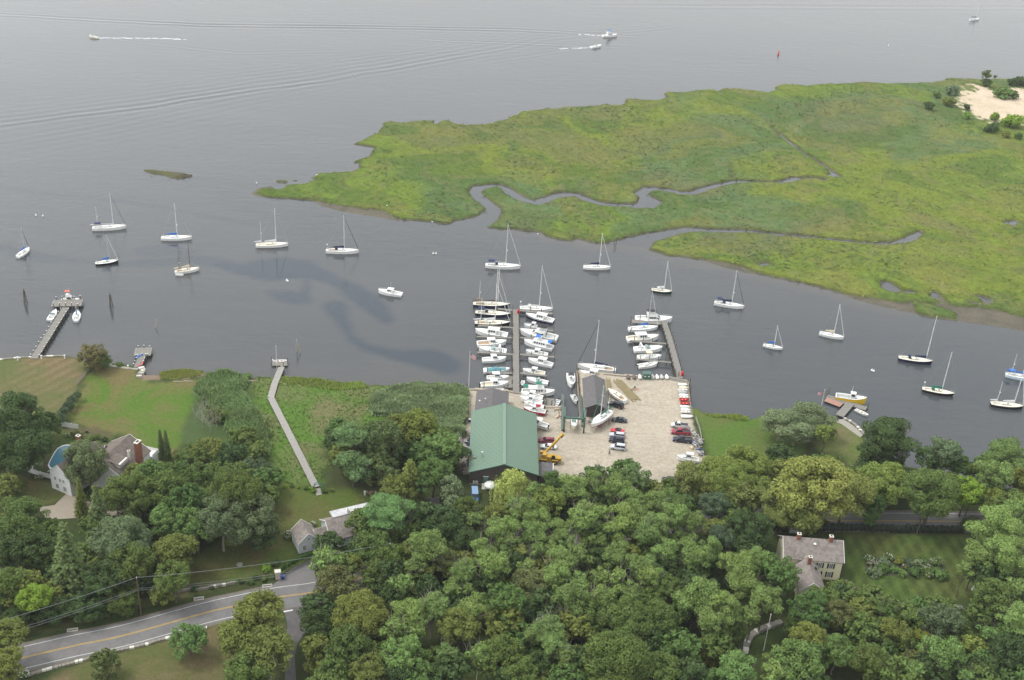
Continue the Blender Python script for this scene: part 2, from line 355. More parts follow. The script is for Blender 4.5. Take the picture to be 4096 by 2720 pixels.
    isle = -dline(X, Y, ISLES[0]); put((isle+1)/1.5, (.10, .10, .045), (.08, .07, .05))
    keep = Z > -1.6
    # marsh grass tufts
    h_, w_ = X.shape; Rr = np.random.default_rng(5); ii = Rr.integers(0, h_-1, 900000); jj = Rr.integers(0, w_-1, 900000)
    rr_ = np.hypot(X[ii, jj], Y[ii, jj]); k_ = (sm[ii, jj] > .35) & (ss0[ii, jj] < -25) & (sd[ii, jj] < -3) & (Rr.random(900000) < (rr_/1000)**1.6) & (np.abs(X[ii, jj]) < rr_*.5)
    ii, jj, rr_ = ii[k_], jj[k_], rr_[k_]; TUFT.update(x=X[ii, jj]+Rr.normal(size=len(ii))*.6, y=Y[ii, jj]+Rr.normal(size=len(ii))*.6, z=Z[ii, jj], e=sm[ii, jj], tall=fbm(X[ii, jj], Y[ii, jj], 30, 3))
    o, used = gridmesh('ground', X, Y, Z, keep)
    setcol(o.data, 'colA', CA.reshape(-1, 3)[used]); setcol(o.data, 'colB', CB.reshape(-1, 3)[used])
    mw = np.where((isl > 0) & (sm > .4) & (sd < -8), 1.0, 0.0)
    gw = np.clip(yd, 0, 1)
    setf(o.data, 'marsh', mw.reshape(-1)[used]); setf(o.data, 'gravel', gw.reshape(-1)[used])
    m, t, b = nodes('ground'); b.inputs['Roughness'].default_value = .92; b.inputs['Specular IOR Level'].default_value = .12
    at = lambda n: N(t, 'Attribute', attribute_name=n)
    a, bb, ma, gr = at('colA'), at('colB'), at('marsh'), at('gravel')
    nA = noise(t, .055, 8, .62, dist=.6); nB = noise(t, .9, 5, .65); nC = noise(t, .02, 6, .6, dist=1.0); nD = noise(t, .11, 7, .6, dist=1.5); nE = noise(t, 3.2, 3, .6)
    base = mixc(t, ramp(t, nA.outputs[0], .42, .60).outputs[0], a.outputs[0], bb.outputs[0])
    # marsh: patches of yellow, blue-green, rust and dark rushes
    def patch(base, n, lo, hi, col, amt):
        f = ramp(t, n.outputs[0], lo, hi, 0, amt); mu = N(t, 'Math', operation='MULTIPLY'); t.links.new(f.outputs[0], mu.inputs[0]); t.links.new(ma.outputs['Fac'], mu.inputs[1])
        return mixc(t, mu.outputs[0], base, col)
    base = patch(base, noise(t, .6, 4, .7), .62, .72, (.075, .10, .025), .6)
    # gravel: tracks and pale dust
    gf = ramp(t, noise(t, .08, 7, .7, dist=2.2, sc=(.6, 1.5, 1, .5)).outputs[0], .46, .64, 0, .8); mu = N(t, 'Math', operation='MULTIPLY'); t.links.new(gf.outputs[0], mu.inputs[0]); t.links.new(gr.outputs['Fac'], mu.inputs[1])
    base = mixc(t, mu.outputs[0], base, (.46, .41, .325))
    gf = ramp(t, noise(t, .25, 6, .75, dist=1.5).outputs[0], .56, .72, 0, .55); mu = N(t, 'Math', operation='MULTIPLY'); t.links.new(gf.outputs[0], mu.inputs[0]); t.links.new(gr.outputs['Fac'], mu.inputs[1])
    base = mixc(t, mu.outputs[0], base, (.27, .225, .168))
    r1 = ramp(t, nB.outputs[0], .3, .7, .84, 1.16); r2 = ramp(t, nE.outputs[0], .3, .7, .84, 1.16)
    base = mul(t, mul(t, base, r1.outputs[0]), r2.outputs[0]); t.links.new(base, b.inputs['Base Color'])
    bump(t, b, nE.outputs[0], .8, .35)
    o.data.materials.append(m); tag(o, kind='structure')
TUFT = {}
terrain()
print('TUFTS', len(TUFT['x']))
# ================================================================== WATER
def water():
    ths = np.arange(-.62, .62, .0024); rs = np.exp(np.arange(math.log(150), math.log(1700), .0016))
    X, Y = grid(ths, rs); Z = np.zeros(X.shape)
    ss = sdpoly(X, Y, SOUTH)
    # wakes: trains of low crests to either side of each line
    def wake(pts, amp, n, gap, side, fade=None):
        P = [(*G(p, 0)[:2], 0) for p in pts]
        best = np.full(X.shape, 1e9); sg = np.zeros(X.shape); al = np.zeros(X.shape); acc = 0
        for (ax, ay, _), (bx, by, _) in zip(P, P[1:]):
            ex, ey = bx-ax, by-ay; L = math.hypot(ex, ey); tt = ((X-ax)*ex+(Y-ay)*ey)/(L*L); t = np.clip(tt, 0, 1)
            d = np.hypot(X-ax-t*ex, Y-ay-t*ey); s = ((X-ax)*ey-(Y-ay)*ex)/L
            m = d < best; best = np.where(m, d, best); sg = np.where(m, s, sg); al = np.where(m, acc+t*L, al); acc += L
        u = sg*side+fbm(X, Y, 25, 2)*3; env = np.exp(-np.clip(u, 0, None)/(n*gap*.5))*np.exp(-np.clip(-u, 0, None)/(gap*.6))*(best < n*gap*3)
        env *= np.clip(1.3-np.abs(al/acc-.5)*1.4, 0, 1)*(.6+.8*(fbm(X, Y, 30, 3)+.5))
        Z[:] += amp*env*np.sin(u*2*math.pi/gap)
    wake([T0(-300,640), T0(0,585), T0(300,545), T0(700,495), T0(1100,430), T0(1500,375), T0(1900,305), T0(2361,225), D(150,190), D(330,172)], .12, 4, 7, -1)
    wake([T0(0,650), T0(400,580), T0(900,480), T0(1300,400)], .035, 7, 7, 1)
    wake([T0(0,68), T0(500,95), T0(900,115), T0(1400,122), T0(2361,136), D(200,145), D(420,160)], .22, 1.2, 7, 1)
    wake([D(-250,190), D(0,200), D(200,206), D(355,214)], .12, 1.2, 6, 1)
    wake([D(0,270), D(180,243), D(357,218)], .09, 1.2, 6, 1)
    wake([T0(1500,285), T0(1900,240), D(0,225)], .035, 5, 6, 1)
    wake([T0(455,172), T0(700,205), T0(1100,245), T0(1400,240)], .06, 1.5, 6, 1)
    wake([D(2150,90), D(2300,95), D(2500,98)], .16, 2, 6, 1)
    wake([D(600,30), D(1200,33), D(2361,38)], .10, 1, 14, 1)
    # slicks (calm water, its darker reflection put into the base colour) and shallows
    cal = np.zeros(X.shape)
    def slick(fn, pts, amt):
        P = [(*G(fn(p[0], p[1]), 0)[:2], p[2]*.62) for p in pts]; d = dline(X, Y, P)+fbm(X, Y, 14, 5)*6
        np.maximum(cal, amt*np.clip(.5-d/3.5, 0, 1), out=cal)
    slick(Gz, [(-60,705,1),(60,725,4),(200,745,7),(330,735,14),(420,735,16),(560,745,13),(700,770,9),(860,830,7),(980,890,8),(1120,960,8),(1200,1050,7),(1260,1130,4)], .95)
    slick(Gz, [(400,930,4),(480,955,8),(560,970,8),(610,985,4),(640,880,3),(640,820,3)], .8)
    slick(Gz, [(860,1030,5),(900,1110,7),(960,1220,6),(1000,1290,5),(1100,1350,4),(1250,1390,4),(1400,1420,6),(1600,1430,10),(1750,1500,9)], .95)
    slick(E, [(-100,560,6),(40,570,6),(200,630,6),(400,660,6),(640,675,4),(1000,700,4),(1300,690,5),(1500,650,5),(1700,690,5),(1900,740,4)], .6)
    slick(E, [(1100,600,5),(1250,590,8),(1500,600,6)], .5)
    slick(F, [(0,430,3),(150,450,5),(330,470,4),(600,520,4)], .35)
    slick(D, [(950,270,3),(1180,278,4)], .6); slick(D, [(1230,290,2),(1400,330,3)], .6); slick(D, [(690,25,4),(900,30,5)], .5); slick(T0, [(0,0,10),(300,-5,14),(500,-20,6)], .7)
    mar = sdpoly(X, Y, MARSH)
    sh = np.clip(1+mar/12+fbm(X, Y, 14, 3)*.8, 0, 1)*(Y < 480)*np.clip((X+40)/60, 0.15, 1)
    sh *= np.clip(1-(mar > 0)*1.0+.15, 0, 1); sh = np.maximum(sh, .5*np.clip(1+ss/22+fbm(X, Y, 20, 3), 0, 1)*(X < -20))
    ck = np.full(X.shape, 1e9)
    for c_ in CREEKS: ck = np.minimum(ck, dline(X, Y, c_))
    glass = np.clip(.5-ck/4, 0, 1)*(mar > -8)
    keep = (ss < 4)
    o, used = gridmesh('water', X, Y, Z, keep)
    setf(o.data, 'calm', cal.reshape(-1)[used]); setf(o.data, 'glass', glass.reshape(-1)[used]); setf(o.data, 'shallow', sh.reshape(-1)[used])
    m, t, b = nodes('water'); b.inputs['IOR'].default_value = 1.42; b.inputs['Specular IOR Level'].default_value = .5
    ca, shw = N(t, 'Attribute', attribute_name='calm'), N(t, 'Attribute', attribute_name='shallow')
    big = noise(t, .006, 5, .55, dist=.8, sc=(1, 2.6, 1, .15))
    col = mixc(t, ramp(t, big.outputs[0], .35, .65).outputs[0], (.045, .051, .055), (.056, .060, .061))
    col = mixc(t, ramp(t, shw.outputs['Fac'], 0, 1, 0, .8).outputs[0], col, (.078, .070, .058))
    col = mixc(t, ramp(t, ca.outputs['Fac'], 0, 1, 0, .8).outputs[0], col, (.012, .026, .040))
    t.links.new(col, b.inputs['Base Color'])
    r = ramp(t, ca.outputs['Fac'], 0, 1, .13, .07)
    gl0 = N(t, 'Attribute', attribute_name='glass'); g0 = ramp(t, gl0.outputs['Fac'], 0, 1, 1, .25); m0 = N(t, 'Math', operation='MULTIPLY'); t.links.new(r.outputs[0], m0.inputs[0]); t.links.new(g0.outputs[0], m0.inputs[1]); t.links.new(m0.outputs[0], b.inputs['Roughness'])
    w1 = noise(t, .55, 6, .62, dist=.5, sc=(1, 1.7, 1, .35)); w2 = noise(t, .09, 4, .6, dist=.4, sc=(1, 2.2, 1, -.1)); w3 = noise(t, .012, 5, .6, dist=1, sc=(1, 3, 1, .1))
    ad = N(t, 'Math', operation='MULTIPLY_ADD'); t.links.new(w2.outputs[0], ad.inputs[0]); ad.inputs[1].default_value = 2.2; t.links.new(w1.outputs[0], ad.inputs[2])
    bn = N(t, 'Bump'); bn.inputs['Distance'].default_value = .12
    st = ramp(t, w3.outputs[0], .38, .62, .22, .52); mu = N(t, 'Math', operation='MULTIPLY'); t.links.new(st.outputs[0], mu.inputs[0])
    r3 = ramp(t, ca.outputs['Fac'], 0, 1, 1, .45); t.links.new(r3.outputs[0], mu.inputs[1]); gl_ = N(t, 'Attribute', attribute_name='glass'); g1 = ramp(t, gl_.outputs['Fac'], 0, 1, 1, .12); mg = N(t, 'Math', operation='MULTIPLY'); t.links.new(g1.outputs[0], mg.inputs[0]); t.links.new(mu.outputs[0], mg.inputs[1]); t.links.new(mg.outputs[0], bn.inputs['Strength'])
    t.links.new(ad.outputs[0], bn.inputs['Height']); t.links.new(bn.outputs[0], b.inputs['Normal'])
    o.data.materials.append(m); tag(o, kind='structure')
    # open water beyond, out to the horizon
    rb = np.exp(np.linspace(math.log(1700), math.log(16000), 14)); X, Y = grid(np.linspace(-.62, .62, 60), rb)
    o2, u = gridmesh('open_water', X, Y, np.full(X.shape, 0.0), np.ones(X.shape, bool)); o2.data.materials.append(m); tag(o2, kind='structure')
    # the same water and land continue to both sides and behind, out of view
    for nm, a0, a1 in (('side_water', -.62, -1.5), ('side_water', .62, 1.5)):
        X, Y = grid(np.linspace(min(a0, a1), max(a0, a1), 40), np.exp(np.linspace(math.log(60), math.log(16000), 30)))
        o3, u = gridmesh(nm, X, Y, np.full(X.shape, -.01), np.ones(X.shape, bool)); o3.data.materials.append(m); tag(o3, kind='structure')
water()

def haze():
    b = MB(); m = bpy.data.materials.new('haze'); m.use_nodes = True; t = m.node_tree; t.nodes.clear(); o = N(t, 'OutputMaterial'); v = N(t, 'VolumePrincipled')
    v.inputs['Density'].default_value = HAZE; v.inputs['Color'].default_value = (.93, .95, 1, 1); v.inputs['Anisotropy'].default_value = .2; t.links.new(v.outputs[0], o.inputs['Volume'])
    b.box((0, 8000, 98), (44000, 44000, 204), m); tag(b.build('haze'), kind='stuff')
haze()

def tufts():
    T = TUFT; m = len(T['x']); R_ = np.random.default_rng(3)
    reed = np.clip((T['tall']-.06)/.06, 0, 1)*np.clip((T['e']-2)/3, 0, 1); h = R_.uniform(.2, .5, m)*(1+reed*.9); w = R_.uniform(.30, .85, m)
    an = R_.uniform(0, 6.28, m); n = np.stack([np.cos(an)*.8, np.sin(an)*.8, R_.uniform(1.3, 3.0, m)], -1); n /= np.linalg.norm(n, axis=1, keepdims=True)
    a = np.cross(n, [0, 0, 1.0]); a /= np.linalg.norm(a, axis=1, keepdims=True); b = np.cross(a, n); b *= np.sign(b[:, 2:3]); P = np.stack([T['x'], T['y'], T['z']+h*.35], -1)
    hb = (h/np.maximum(b[:, 2], .35))[:, None]*.5; wv = w[:, None]*.5; j = lambda: R_.uniform(.6, 1.3, (m, 1))
    V = np.stack([P-a*wv*j()-b*hb, P+a*wv*j()-b*hb, P+a*wv*j()*.7+b*hb*j(), P-a*wv*j()*.7+b*hb*j()], 1).reshape(-1, 3)
    me = bpy.data.meshes.new('marsh_grass'); me.vertices.add(4*m); me.vertices.foreach_set('co', V.astype(np.float32).reshape(-1)); me.loops.add(4*m); me.loops.foreach_set('vertex_index', np.arange(4*m, dtype=np.int32))
    me.polygons.add(m); me.polygons.foreach_set('loop_start', np.arange(0, 4*m, 4, dtype=np.int32)); me.update(calc_edges=True)
    c = marsh_color(T['x'], T['y'])*R_.uniform(.82, 1.28, (m, 1)); c = c*(1-reed[:, None]*.5)+np.array((.085, .135, .062))*reed[:, None]*.5
    setcol(me, 'tc', np.repeat(c, 4, axis=0)); mt, t, bb = nodes('marsh_blade'); bb.inputs['Roughness'].default_value = .85; bb.inputs['Specular IOR Level'].default_value = .1; at = N(t, 'Attribute', attribute_name='tc'); t.links.new(at.outputs[0], bb.inputs['Base Color'])
    me.materials.append(mt); o = bpy.data.objects.new('marsh_grass', me); COL.objects.link(o); tag(o, 'green and tan marsh grass covering the tidal island', 'grass', kind='stuff')
tufts()
# ================================================================== ROADS AND PATHS
def sheet(name, polys, z, m, th=.02, kind='structure'):
    b = MB()
    for p in polys: b.prism([(q[0], q[1]) for q in p], z-th, z, m)
    o = b.build(name); tag(o, kind=kind); return o
def offset_line(P, d):
    out = []
    for i, p in enumerate(P):
        a = P[max(i-1, 0)]; b = P[min(i+1, len(P)-1)]; t = Vector((b[0]-a[0], b[1]-a[1])).normalized()
        out.append((p[0]-t.y*d, p[1]+t.x*d))
    return out
def smooth(P, n=6):
    out = []
    for i in range(len(P)-1):
        p0 = P[max(i-1, 0)]; p1 = P[i]; p2 = P[i+1]; p3 = P[min(i+2, len(P)-1)]
        for k in range(n):
            t = k/n; out.append(tuple(.5*((2*p1[j])+(-p0[j]+p2[j])*t+(2*p0[j]-5*p1[j]+4*p2[j]-p3[j])*t*t+(-p0[j]+3*p1[j]-3*p2[j]+p3[j])*t**3) for j in range(2)))
    out.append(tuple(P[-1][:2])); return out
def strip(b, P, w, z, m, th=.02, i0=0, i1=None):
    L = offset_line(P, w/2); R = offset_line(P, -w/2)
    for i in range(i0, (i1 or len(P))-1):
        b.prism([R[i], R[i+1], L[i+1], L[i]], z-th, z, m)
asph = mat('asphalt', (.170, .165, .160), .85, .10, 1.2, c2=(.148, .143, .138), lo=.4, hi=.6, bmp=.2)
asph2 = mat('asphalt_dark', (.115, .105, .104), .85, .12, 1.0, c2=(.092, .085, .085), bmp=.2)
shoulder = mat('shoulder', (.150, .130, .105), .9, .15, 1.5)
white_l = mat('line_white', (.62, .62, .58), .7, .15, .8); yellow_l = mat('line_yellow', (.52, .33, .05), .7, .15, .8)
n_line = [G(p, LZ) for p in (H3(270,1195), H3(850,1052), H3(1700,845), H5(0,740), H5(350,650), H5(860,520), H5(1440,380))]
s_line = [G(p, LZ) for p in (H3(390,1425), H3(1290,1205), H3(2100,1000), H5(290,905), H5(550,840), H5(1280,735))]
ctr = [G(p, LZ) for p in (H3(-500,1475), H3(235,1310), H3(900,1155), H3(1500,1030), H5(350,745), H5(740,655), H5(1200,560), (1290,2362), (1500,2295), (1900,2205), (2400,2125), (2950,2073), C(820,358), C(1830,365), (4300,2100), (4900,2120))]
cl = smooth([(p.x, p.y) for p in ctr], 6)
rb = MB(); strip(rb, cl, 8.6, LZ+.05, asph, .1); tag(rb.build('road'), kind='structure')
rb = MB(); strip(rb, cl, 9.9, LZ+.03, shoulder, .1); tag(rb.build('road_shoulder'), kind='structure')
yl = MB(); strip(yl, offset_line(cl, .14), .13, LZ+.056, yellow_l, .004); strip(yl, offset_line(cl, -.14), .13, LZ+.056, yellow_l, .004); tag(yl.build('road_center_line'), kind='structure')
wl = MB(); strip(wl, offset_line(cl, 3.55), .14, LZ+.056, white_l, .004)
sl_ = offset_line(cl, -3.55); strip(wl, sl_, .14, LZ+.056, white_l, .004, 0, 36); tag(wl.build('road_edge_lines'), kind='structure')
side = gp(H5, [(1290,715),(1500,660),(1580,780),(1545,950),(1450,1100),(1412,1250),(1440,1700),(1290,1700),(1303,1300),(1262,1100),(1330,900)], LZ)
sheet('side_road', [side], LZ+.043, asph2, .1)
sheet('stop_line', [gp(H5, [(1280,722),(1392,703),(1394,716),(1283,738)], LZ)], LZ+.060, white_l, .004)
drive = gp(H5, [(1130,430),(1240,345),(1290,290),(1400,205),(1560,135),(1800,60),(1800,330),(1500,420),(1400,430)], LZ)
sheet('driveway_apron', [drive], LZ+.047, mat('asphalt_worn', (.16, .152, .145), .85, .1), .1)
sheet('parking_court', [gp(H9, [(1480,770),(1710,750),(1740,880),(1500,1010),(1350,1010),(1380,900)], LZ)], LZ+.05, asph2, .1)
sheet('gravel_drive', [gp(H2, [(400,340),(570,315),(700,190),(815,175),(820,260),(1300,330),(1300,420),(600,462),(470,452)], LZ), gp(H2, [(-60,960),(60,965),(135,1040),(100,1110),(0,1140),(-60,1140)], LZ)], LZ+.04, mat('gravel_path', (.30, .26, .205), .9, .12), .1)
pav = mat('paving', (.30, .28, .235), .85, .15, 1.5)
sheet('shore_path', [gp(H8, [(740,385),(800,380),(880,430),(972,515),(945,535),(880,490),(790,425),(740,405)], LZ), gp(H1, [(1080,275),(1200,290),(1300,305),(1390,320),(1450,318),(1440,338),(1300,325),(1060,290)], LZ)], LZ+.05, pav, .1)
tag(sheet('sandy_lot', [gp(F, [(2085,1115),(2120,1112),(2130,1135),(2090,1140)], LZ), gp(F, [(2235,1113),(2300,1110),(2300,1126),(2235,1124)], LZ)], LZ+.04, mat('gravel_path', (.3, .26, .2)), .1))
# low curb blocks and drains beside the road
conc = mat('concrete', (.42, .40, .35), .85, .12)
for fn, x, y in ((H3, 875, 970), (H5, 282, 580), (H5, 1090, 430)):
    p = G(fn(x, y), LZ); b = MB(); b.box((0, .35, .1), (2.4, .3, .3), conc); b.box((0, -.35, .06), (2.4, .25, .2), conc); b.box((-1.1, 0, .05), (.2, .5, .16), conc); b.box((1.1, 0, .05), (.2, .5, .16), conc)
    o = b.build('storm_drain'); o.location = (p.x, p.y, LZ+.05); o.rotation_euler.z = .28
    tag(o, {875: 'concrete drain curb set in the verge opposite the dark lawn pine', 282: 'concrete drain curb at the widened shoulder above the road', 1090: 'concrete drain frame beside the white line near the driveway bushes'}[x], 'drain', 'roadside drain curbs')
# ================================================================== TREES
def leafmat():
    if 'leaf' in MC: return MC['leaf']
    m, t, b = nodes('leaf'); b.inputs['Roughness'].default_value = .75; b.inputs['Specular IOR Level'].default_value = .15
    oi = N(t, 'ObjectInfo'); a = N(t, 'Attribute', attribute_name='lv')
    hsv = N(t, 'HueSaturation'); t.links.new(oi.outputs['Color'], hsv.inputs['Color'])
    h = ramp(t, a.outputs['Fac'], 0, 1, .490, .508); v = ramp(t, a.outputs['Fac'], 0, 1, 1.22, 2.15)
    t.links.new(h.outputs[0], hsv.inputs['Hue']); t.links.new(v.outputs[0], hsv.inputs['Value'])
    t.links.new(hsv.outputs[0], b.inputs['Base Color'])
    tr = N(t, 'BsdfTranslucent'); t.links.new(hsv.outputs[0], tr.inputs[0]); mx = N(t, 'MixShader'); mx.inputs[0].default_value = .22
    out = t.nodes['Material Output']; t.links.new(b.outputs[0], mx.inputs[1]); t.links.new(tr.outputs[0], mx.inputs[2]); t.links.new(mx.outputs[0], out.inputs[0])
    MC['leaf'] = m; return m
def quadmesh(name, Pc, Nn, S, lv, asp=1.0, up=None):
    n = len(Pc); Nn = Nn/np.linalg.norm(Nn, axis=1, keepdims=True)
    a = np.cross(Nn, RNG.normal(size=(n, 3)) if up is None else up); a /= np.linalg.norm(a, axis=1, keepdims=True)+1e-9; b = np.cross(Nn, a)
    S = np.asarray(S).reshape(-1, 1)
    a = a*S; b = b*S*asp; j = lambda: 1+RNG.uniform(-.3, .3, (n, 1))
    V = np.stack([Pc-a*j()-b*j()*.6, Pc+a*j()*.6-b*j(), Pc+a*j()+b*j()*.6, Pc-a*j()*.6+b*j()], 1).reshape(-1, 3)
    me = bpy.data.meshes.new(name); me.vertices.add(4*n); me.vertices.foreach_set('co', V.astype(np.float32).reshape(-1))
    me.loops.add(4*n); me.loops.foreach_set('vertex_index', np.arange(4*n, dtype=np.int32))
    me.polygons.add(n); me.polygons.foreach_set('loop_start', np.arange(0, 4*n, 4, dtype=np.int32)); me.update(calc_edges=True)
    at = me.attributes.new('lv', 'FLOAT', 'POINT'); at.data.foreach_set('value', np.repeat(lv, 4).astype(np.float32))
    me.materials.append(leafmat()); return me
def rdir(n, zb=0.0):
    d = RNG.normal(size=(n, 3)); d[:, 2] += zb; return d/np.linalg.norm(d, axis=1, keepdims=True)
def crown_mesh(kind, Rm, seed):
    """unit crown (radius 1, centred on the origin) with leaf clumps sized for a tree of radius Rm metres"""
    global RNG
    keepr = RNG; RNG = np.random.default_rng(seed); ls = .18/Rm
    if kind == 'L':      # feathery layered puffs with gaps
        npf = int(13+Rm*2.6); pr = RNG.uniform(.20, .36, npf); d = rdir(npf, .45); rad = RNG.uniform(.35, .88, npf)
        pc = d*rad[:, None]*np.array([1, 1, .85]); flat = .55; dens = 1.05
    elif kind == 'O':    # dense rounded crown of many puffs
        npf = int(26+Rm*5); pr = RNG.uniform(.15, .27, npf); d = rdir(npf, .35); rad = RNG.uniform(.62, .88, npf)**.6
        pc = d*rad[:, None]*np.array([1, 1, .8])*.92; flat = .8; dens = 1.0
    elif kind == 'M':    # fine, even, dense
        npf = int(30+Rm*7); pr = RNG.uniform(.11, .20, npf); d = rdir(npf, .3); rad = RNG.uniform(.72, .92, npf)
        pc = d*rad[:, None]*np.array([1, 1, .85]); flat = .8; dens = 1.15
    elif kind == 'B':    # bush
        npf = 18; pr = RNG.uniform(.22, .38, npf); d = rdir(npf, .4); pc = d*RNG.uniform(.4, .75, npf)[:, None]*np.array([1, 1, .7]); flat = .8; dens = 1.2
    elif kind == 'W':    # weeping
        npf = int(30); pr = RNG.uniform(.14, .24, npf); d = rdir(npf, .5); pc = d*RNG.uniform(.5, .82, npf)[:, None]*np.array([1, 1, .9]); flat = .9; dens = .8
    P = []; Nn = []; LV = []; S = []
    if kind in 'LOMBW':
        for i in range(npf):
            n = max(30, int(dens*2.6*(pr[i]**2)/(ls*ls))); dd = rdir(n, .35)
            q = dd*(pr[i]*RNG.uniform(.72, 1.06, n))[:, None]; q[:, 2] *= flat; q = pc[i]+q
            P.append(q); Nn.append(dd*.9+RNG.normal(size=(n, 3))*.45+np.array([0, 0, .25])); pv = RNG.uniform(-.13, .13)
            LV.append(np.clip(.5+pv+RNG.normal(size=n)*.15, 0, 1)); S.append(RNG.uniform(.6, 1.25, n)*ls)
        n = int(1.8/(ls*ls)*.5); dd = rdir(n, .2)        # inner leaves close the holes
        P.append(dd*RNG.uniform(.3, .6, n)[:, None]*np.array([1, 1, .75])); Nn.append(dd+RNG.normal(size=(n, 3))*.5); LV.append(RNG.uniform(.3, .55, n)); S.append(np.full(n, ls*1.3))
        if kind == 'W':
            ns = 260
            for k in range(ns):
                an = RNG.uniform(0, 6.283); r0 = RNG.uniform(.45, .98); m = int(.7/ls*.7); z = np.linspace(.35*(1-r0*.5), -1.15+RNG.uniform(0, .6), m)
                x = math.cos(an)*r0*(1+.08*np.sin(np.linspace(0, 3, m)))+RNG.normal(size=m)*.02; y = math.sin(an)*r0*(1+.05*np.sin(np.linspace(0, 3, m)))+RNG.normal(size=m)*.02
                P.append(np.stack([x, y, z], -1)); Nn.append(np.stack([np.full(m, math.cos(an)), np.full(m, math.sin(an)), np.full(m, .3)], -1)+RNG.normal(size=(m, 3))*.3)
                LV.append(np.clip(np.full(m, RNG.uniform(.25, .85))+RNG.normal(size=m)*.1, 0, 1)); S.append(np.full(m, ls*.8))
    else:
        # conifer: unit height 1 (0..1), radius .3 -> whorls of drooping boughs
        nl = 22 if kind == 'S' else 30
        for k in range(nl):
            h = (k+.5)/nl; r = (1-h)**(.8 if kind == 'S' else .55)*(.30 if kind == 'S' else .27)+.012; nb = int(6+11*(1-h)) if kind == 'S' else int(8+14*(1-h))
            for j in range(nb):
                an = j*6.283/nb+k*1.1+RNG.normal()*.12; rr = r*RNG.uniform(.72, 1.12); m = max(4, int(rr/(.030 if kind == 'S' else .026)*3.2))
                t = RNG.uniform(.1, 1, m); wd = (1-t*.65)*.028+.006; lat = RNG.normal(size=m)*wd
                x = math.cos(an)*t*rr-math.sin(an)*lat; y = math.sin(an)*t*rr+math.cos(an)*lat
                z = h+.02-(t**1.3)*(.055 if kind == 'S' else .02)+RNG.normal(size=m)*.006
                P.append(np.stack([x, y, z], -1)); Nn.append(np.stack([np.full(m, math.cos(an)*.35), np.full(m, math.sin(an)*.35), np.ones(m)], -1)+RNG.normal(size=(m, 3))*.35)
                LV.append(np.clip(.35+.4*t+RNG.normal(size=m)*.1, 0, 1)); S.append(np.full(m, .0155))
    P = np.concatenate(P); Nn = np.concatenate(Nn); LV = np.concatenate(LV); S = np.concatenate(S)
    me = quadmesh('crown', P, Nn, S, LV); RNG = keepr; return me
bark = mat('bark', (.115, .095, .075), .9, .2, 3); bark_pale = mat('bark_pale', (.34, .30, .25), .9, .15, 3)
def limb(b, p, d, L, r, m, depth, R_):
    q = p
    for i in range(3):
        d2 = (d+Vector((R_.uniform(-.25, .25), R_.uniform(-.25, .25), R_.uniform(-.05, .22)))).normalized(); e = q+d2*L/3
        b.tube(q, e, r*(1-i*.22), m, r*(1-(i+1)*.22), n=5, cap=False); q = e; d = d2
        if depth > 0 and i > 0:
            for k in range(2):
                sd = (d+Vector((R_.uniform(-1, 1), R_.uniform(-1, 1), R_.uniform(-.1, .6)))).normalized(); limb(b, q, sd, L*.55, r*.5, m, depth-1, R_)
def trunk_mesh(m, seed, bare=False):
    """unit trunk: foot at 0, crown centre at z=1; crown radius taken as .62"""
    R_ = random.Random(seed); b = MB(); p = Vector((0, 0, -.04)); prev = p
    pts = [p]+[Vector((R_.uniform(-.03, .03)*k, R_.uniform(-.03, .03)*k, .2*k)) for k in range(1, 5)]
    for i, (a, c) in enumerate(zip(pts, pts[1:])): b.tube(a, c, .035*(1-i*.14), m, .035*(1-(i+1)*.14), n=7, cap=False)
    for k in range(7 if not bare else 8):
        an = k*2.4+R_.uniform(-.3, .3); z = R_.uniform(.5, .8); el = R_.uniform(.35, .9)
        limb(b, Vector((0, 0, z)), Vector((math.cos(an), math.sin(an), el)).normalized(), R_.uniform(.42, .62), .014, m, 2 if bare else 1, R_)
    return b.me('trunk')
_crowns = {}
def crown_for(kind, R, i):
    cls = 3.0 if R < 3.9 else (5.2 if R < 6.4 else 7.6)
    if kind in 'SPB': cls = 3.0
    if kind == 'B': cls = 2.0
    k = (kind, cls, i % (3 if kind in 'LO' else 2))
    if k not in _crowns: _crowns[k] = crown_mesh(kind, cls, hash((kind, int(cls*10), k[2])) % 1000 if False else (ord(kind)*31+int(cls*10)+k[2]*7))
    return _crowns[k]
_trunks = {('d', i): trunk_mesh(bark, 40+i) for i in range(3)}; _trunks.update({('p', i): trunk_mesh(bark_pale, 60+i) for i in range(3)}); _trunks['bare'] = trunk_mesh(bark_pale, 5, True)
_bushtr = MB().tube((0, 0, -.1), (0, 0, .55), .06, bark, .03).me('trunk')
_contr = MB().tube((0, 0, -.01), (0, 0, .97), .016, bark, .004, n=6).me('trunk')
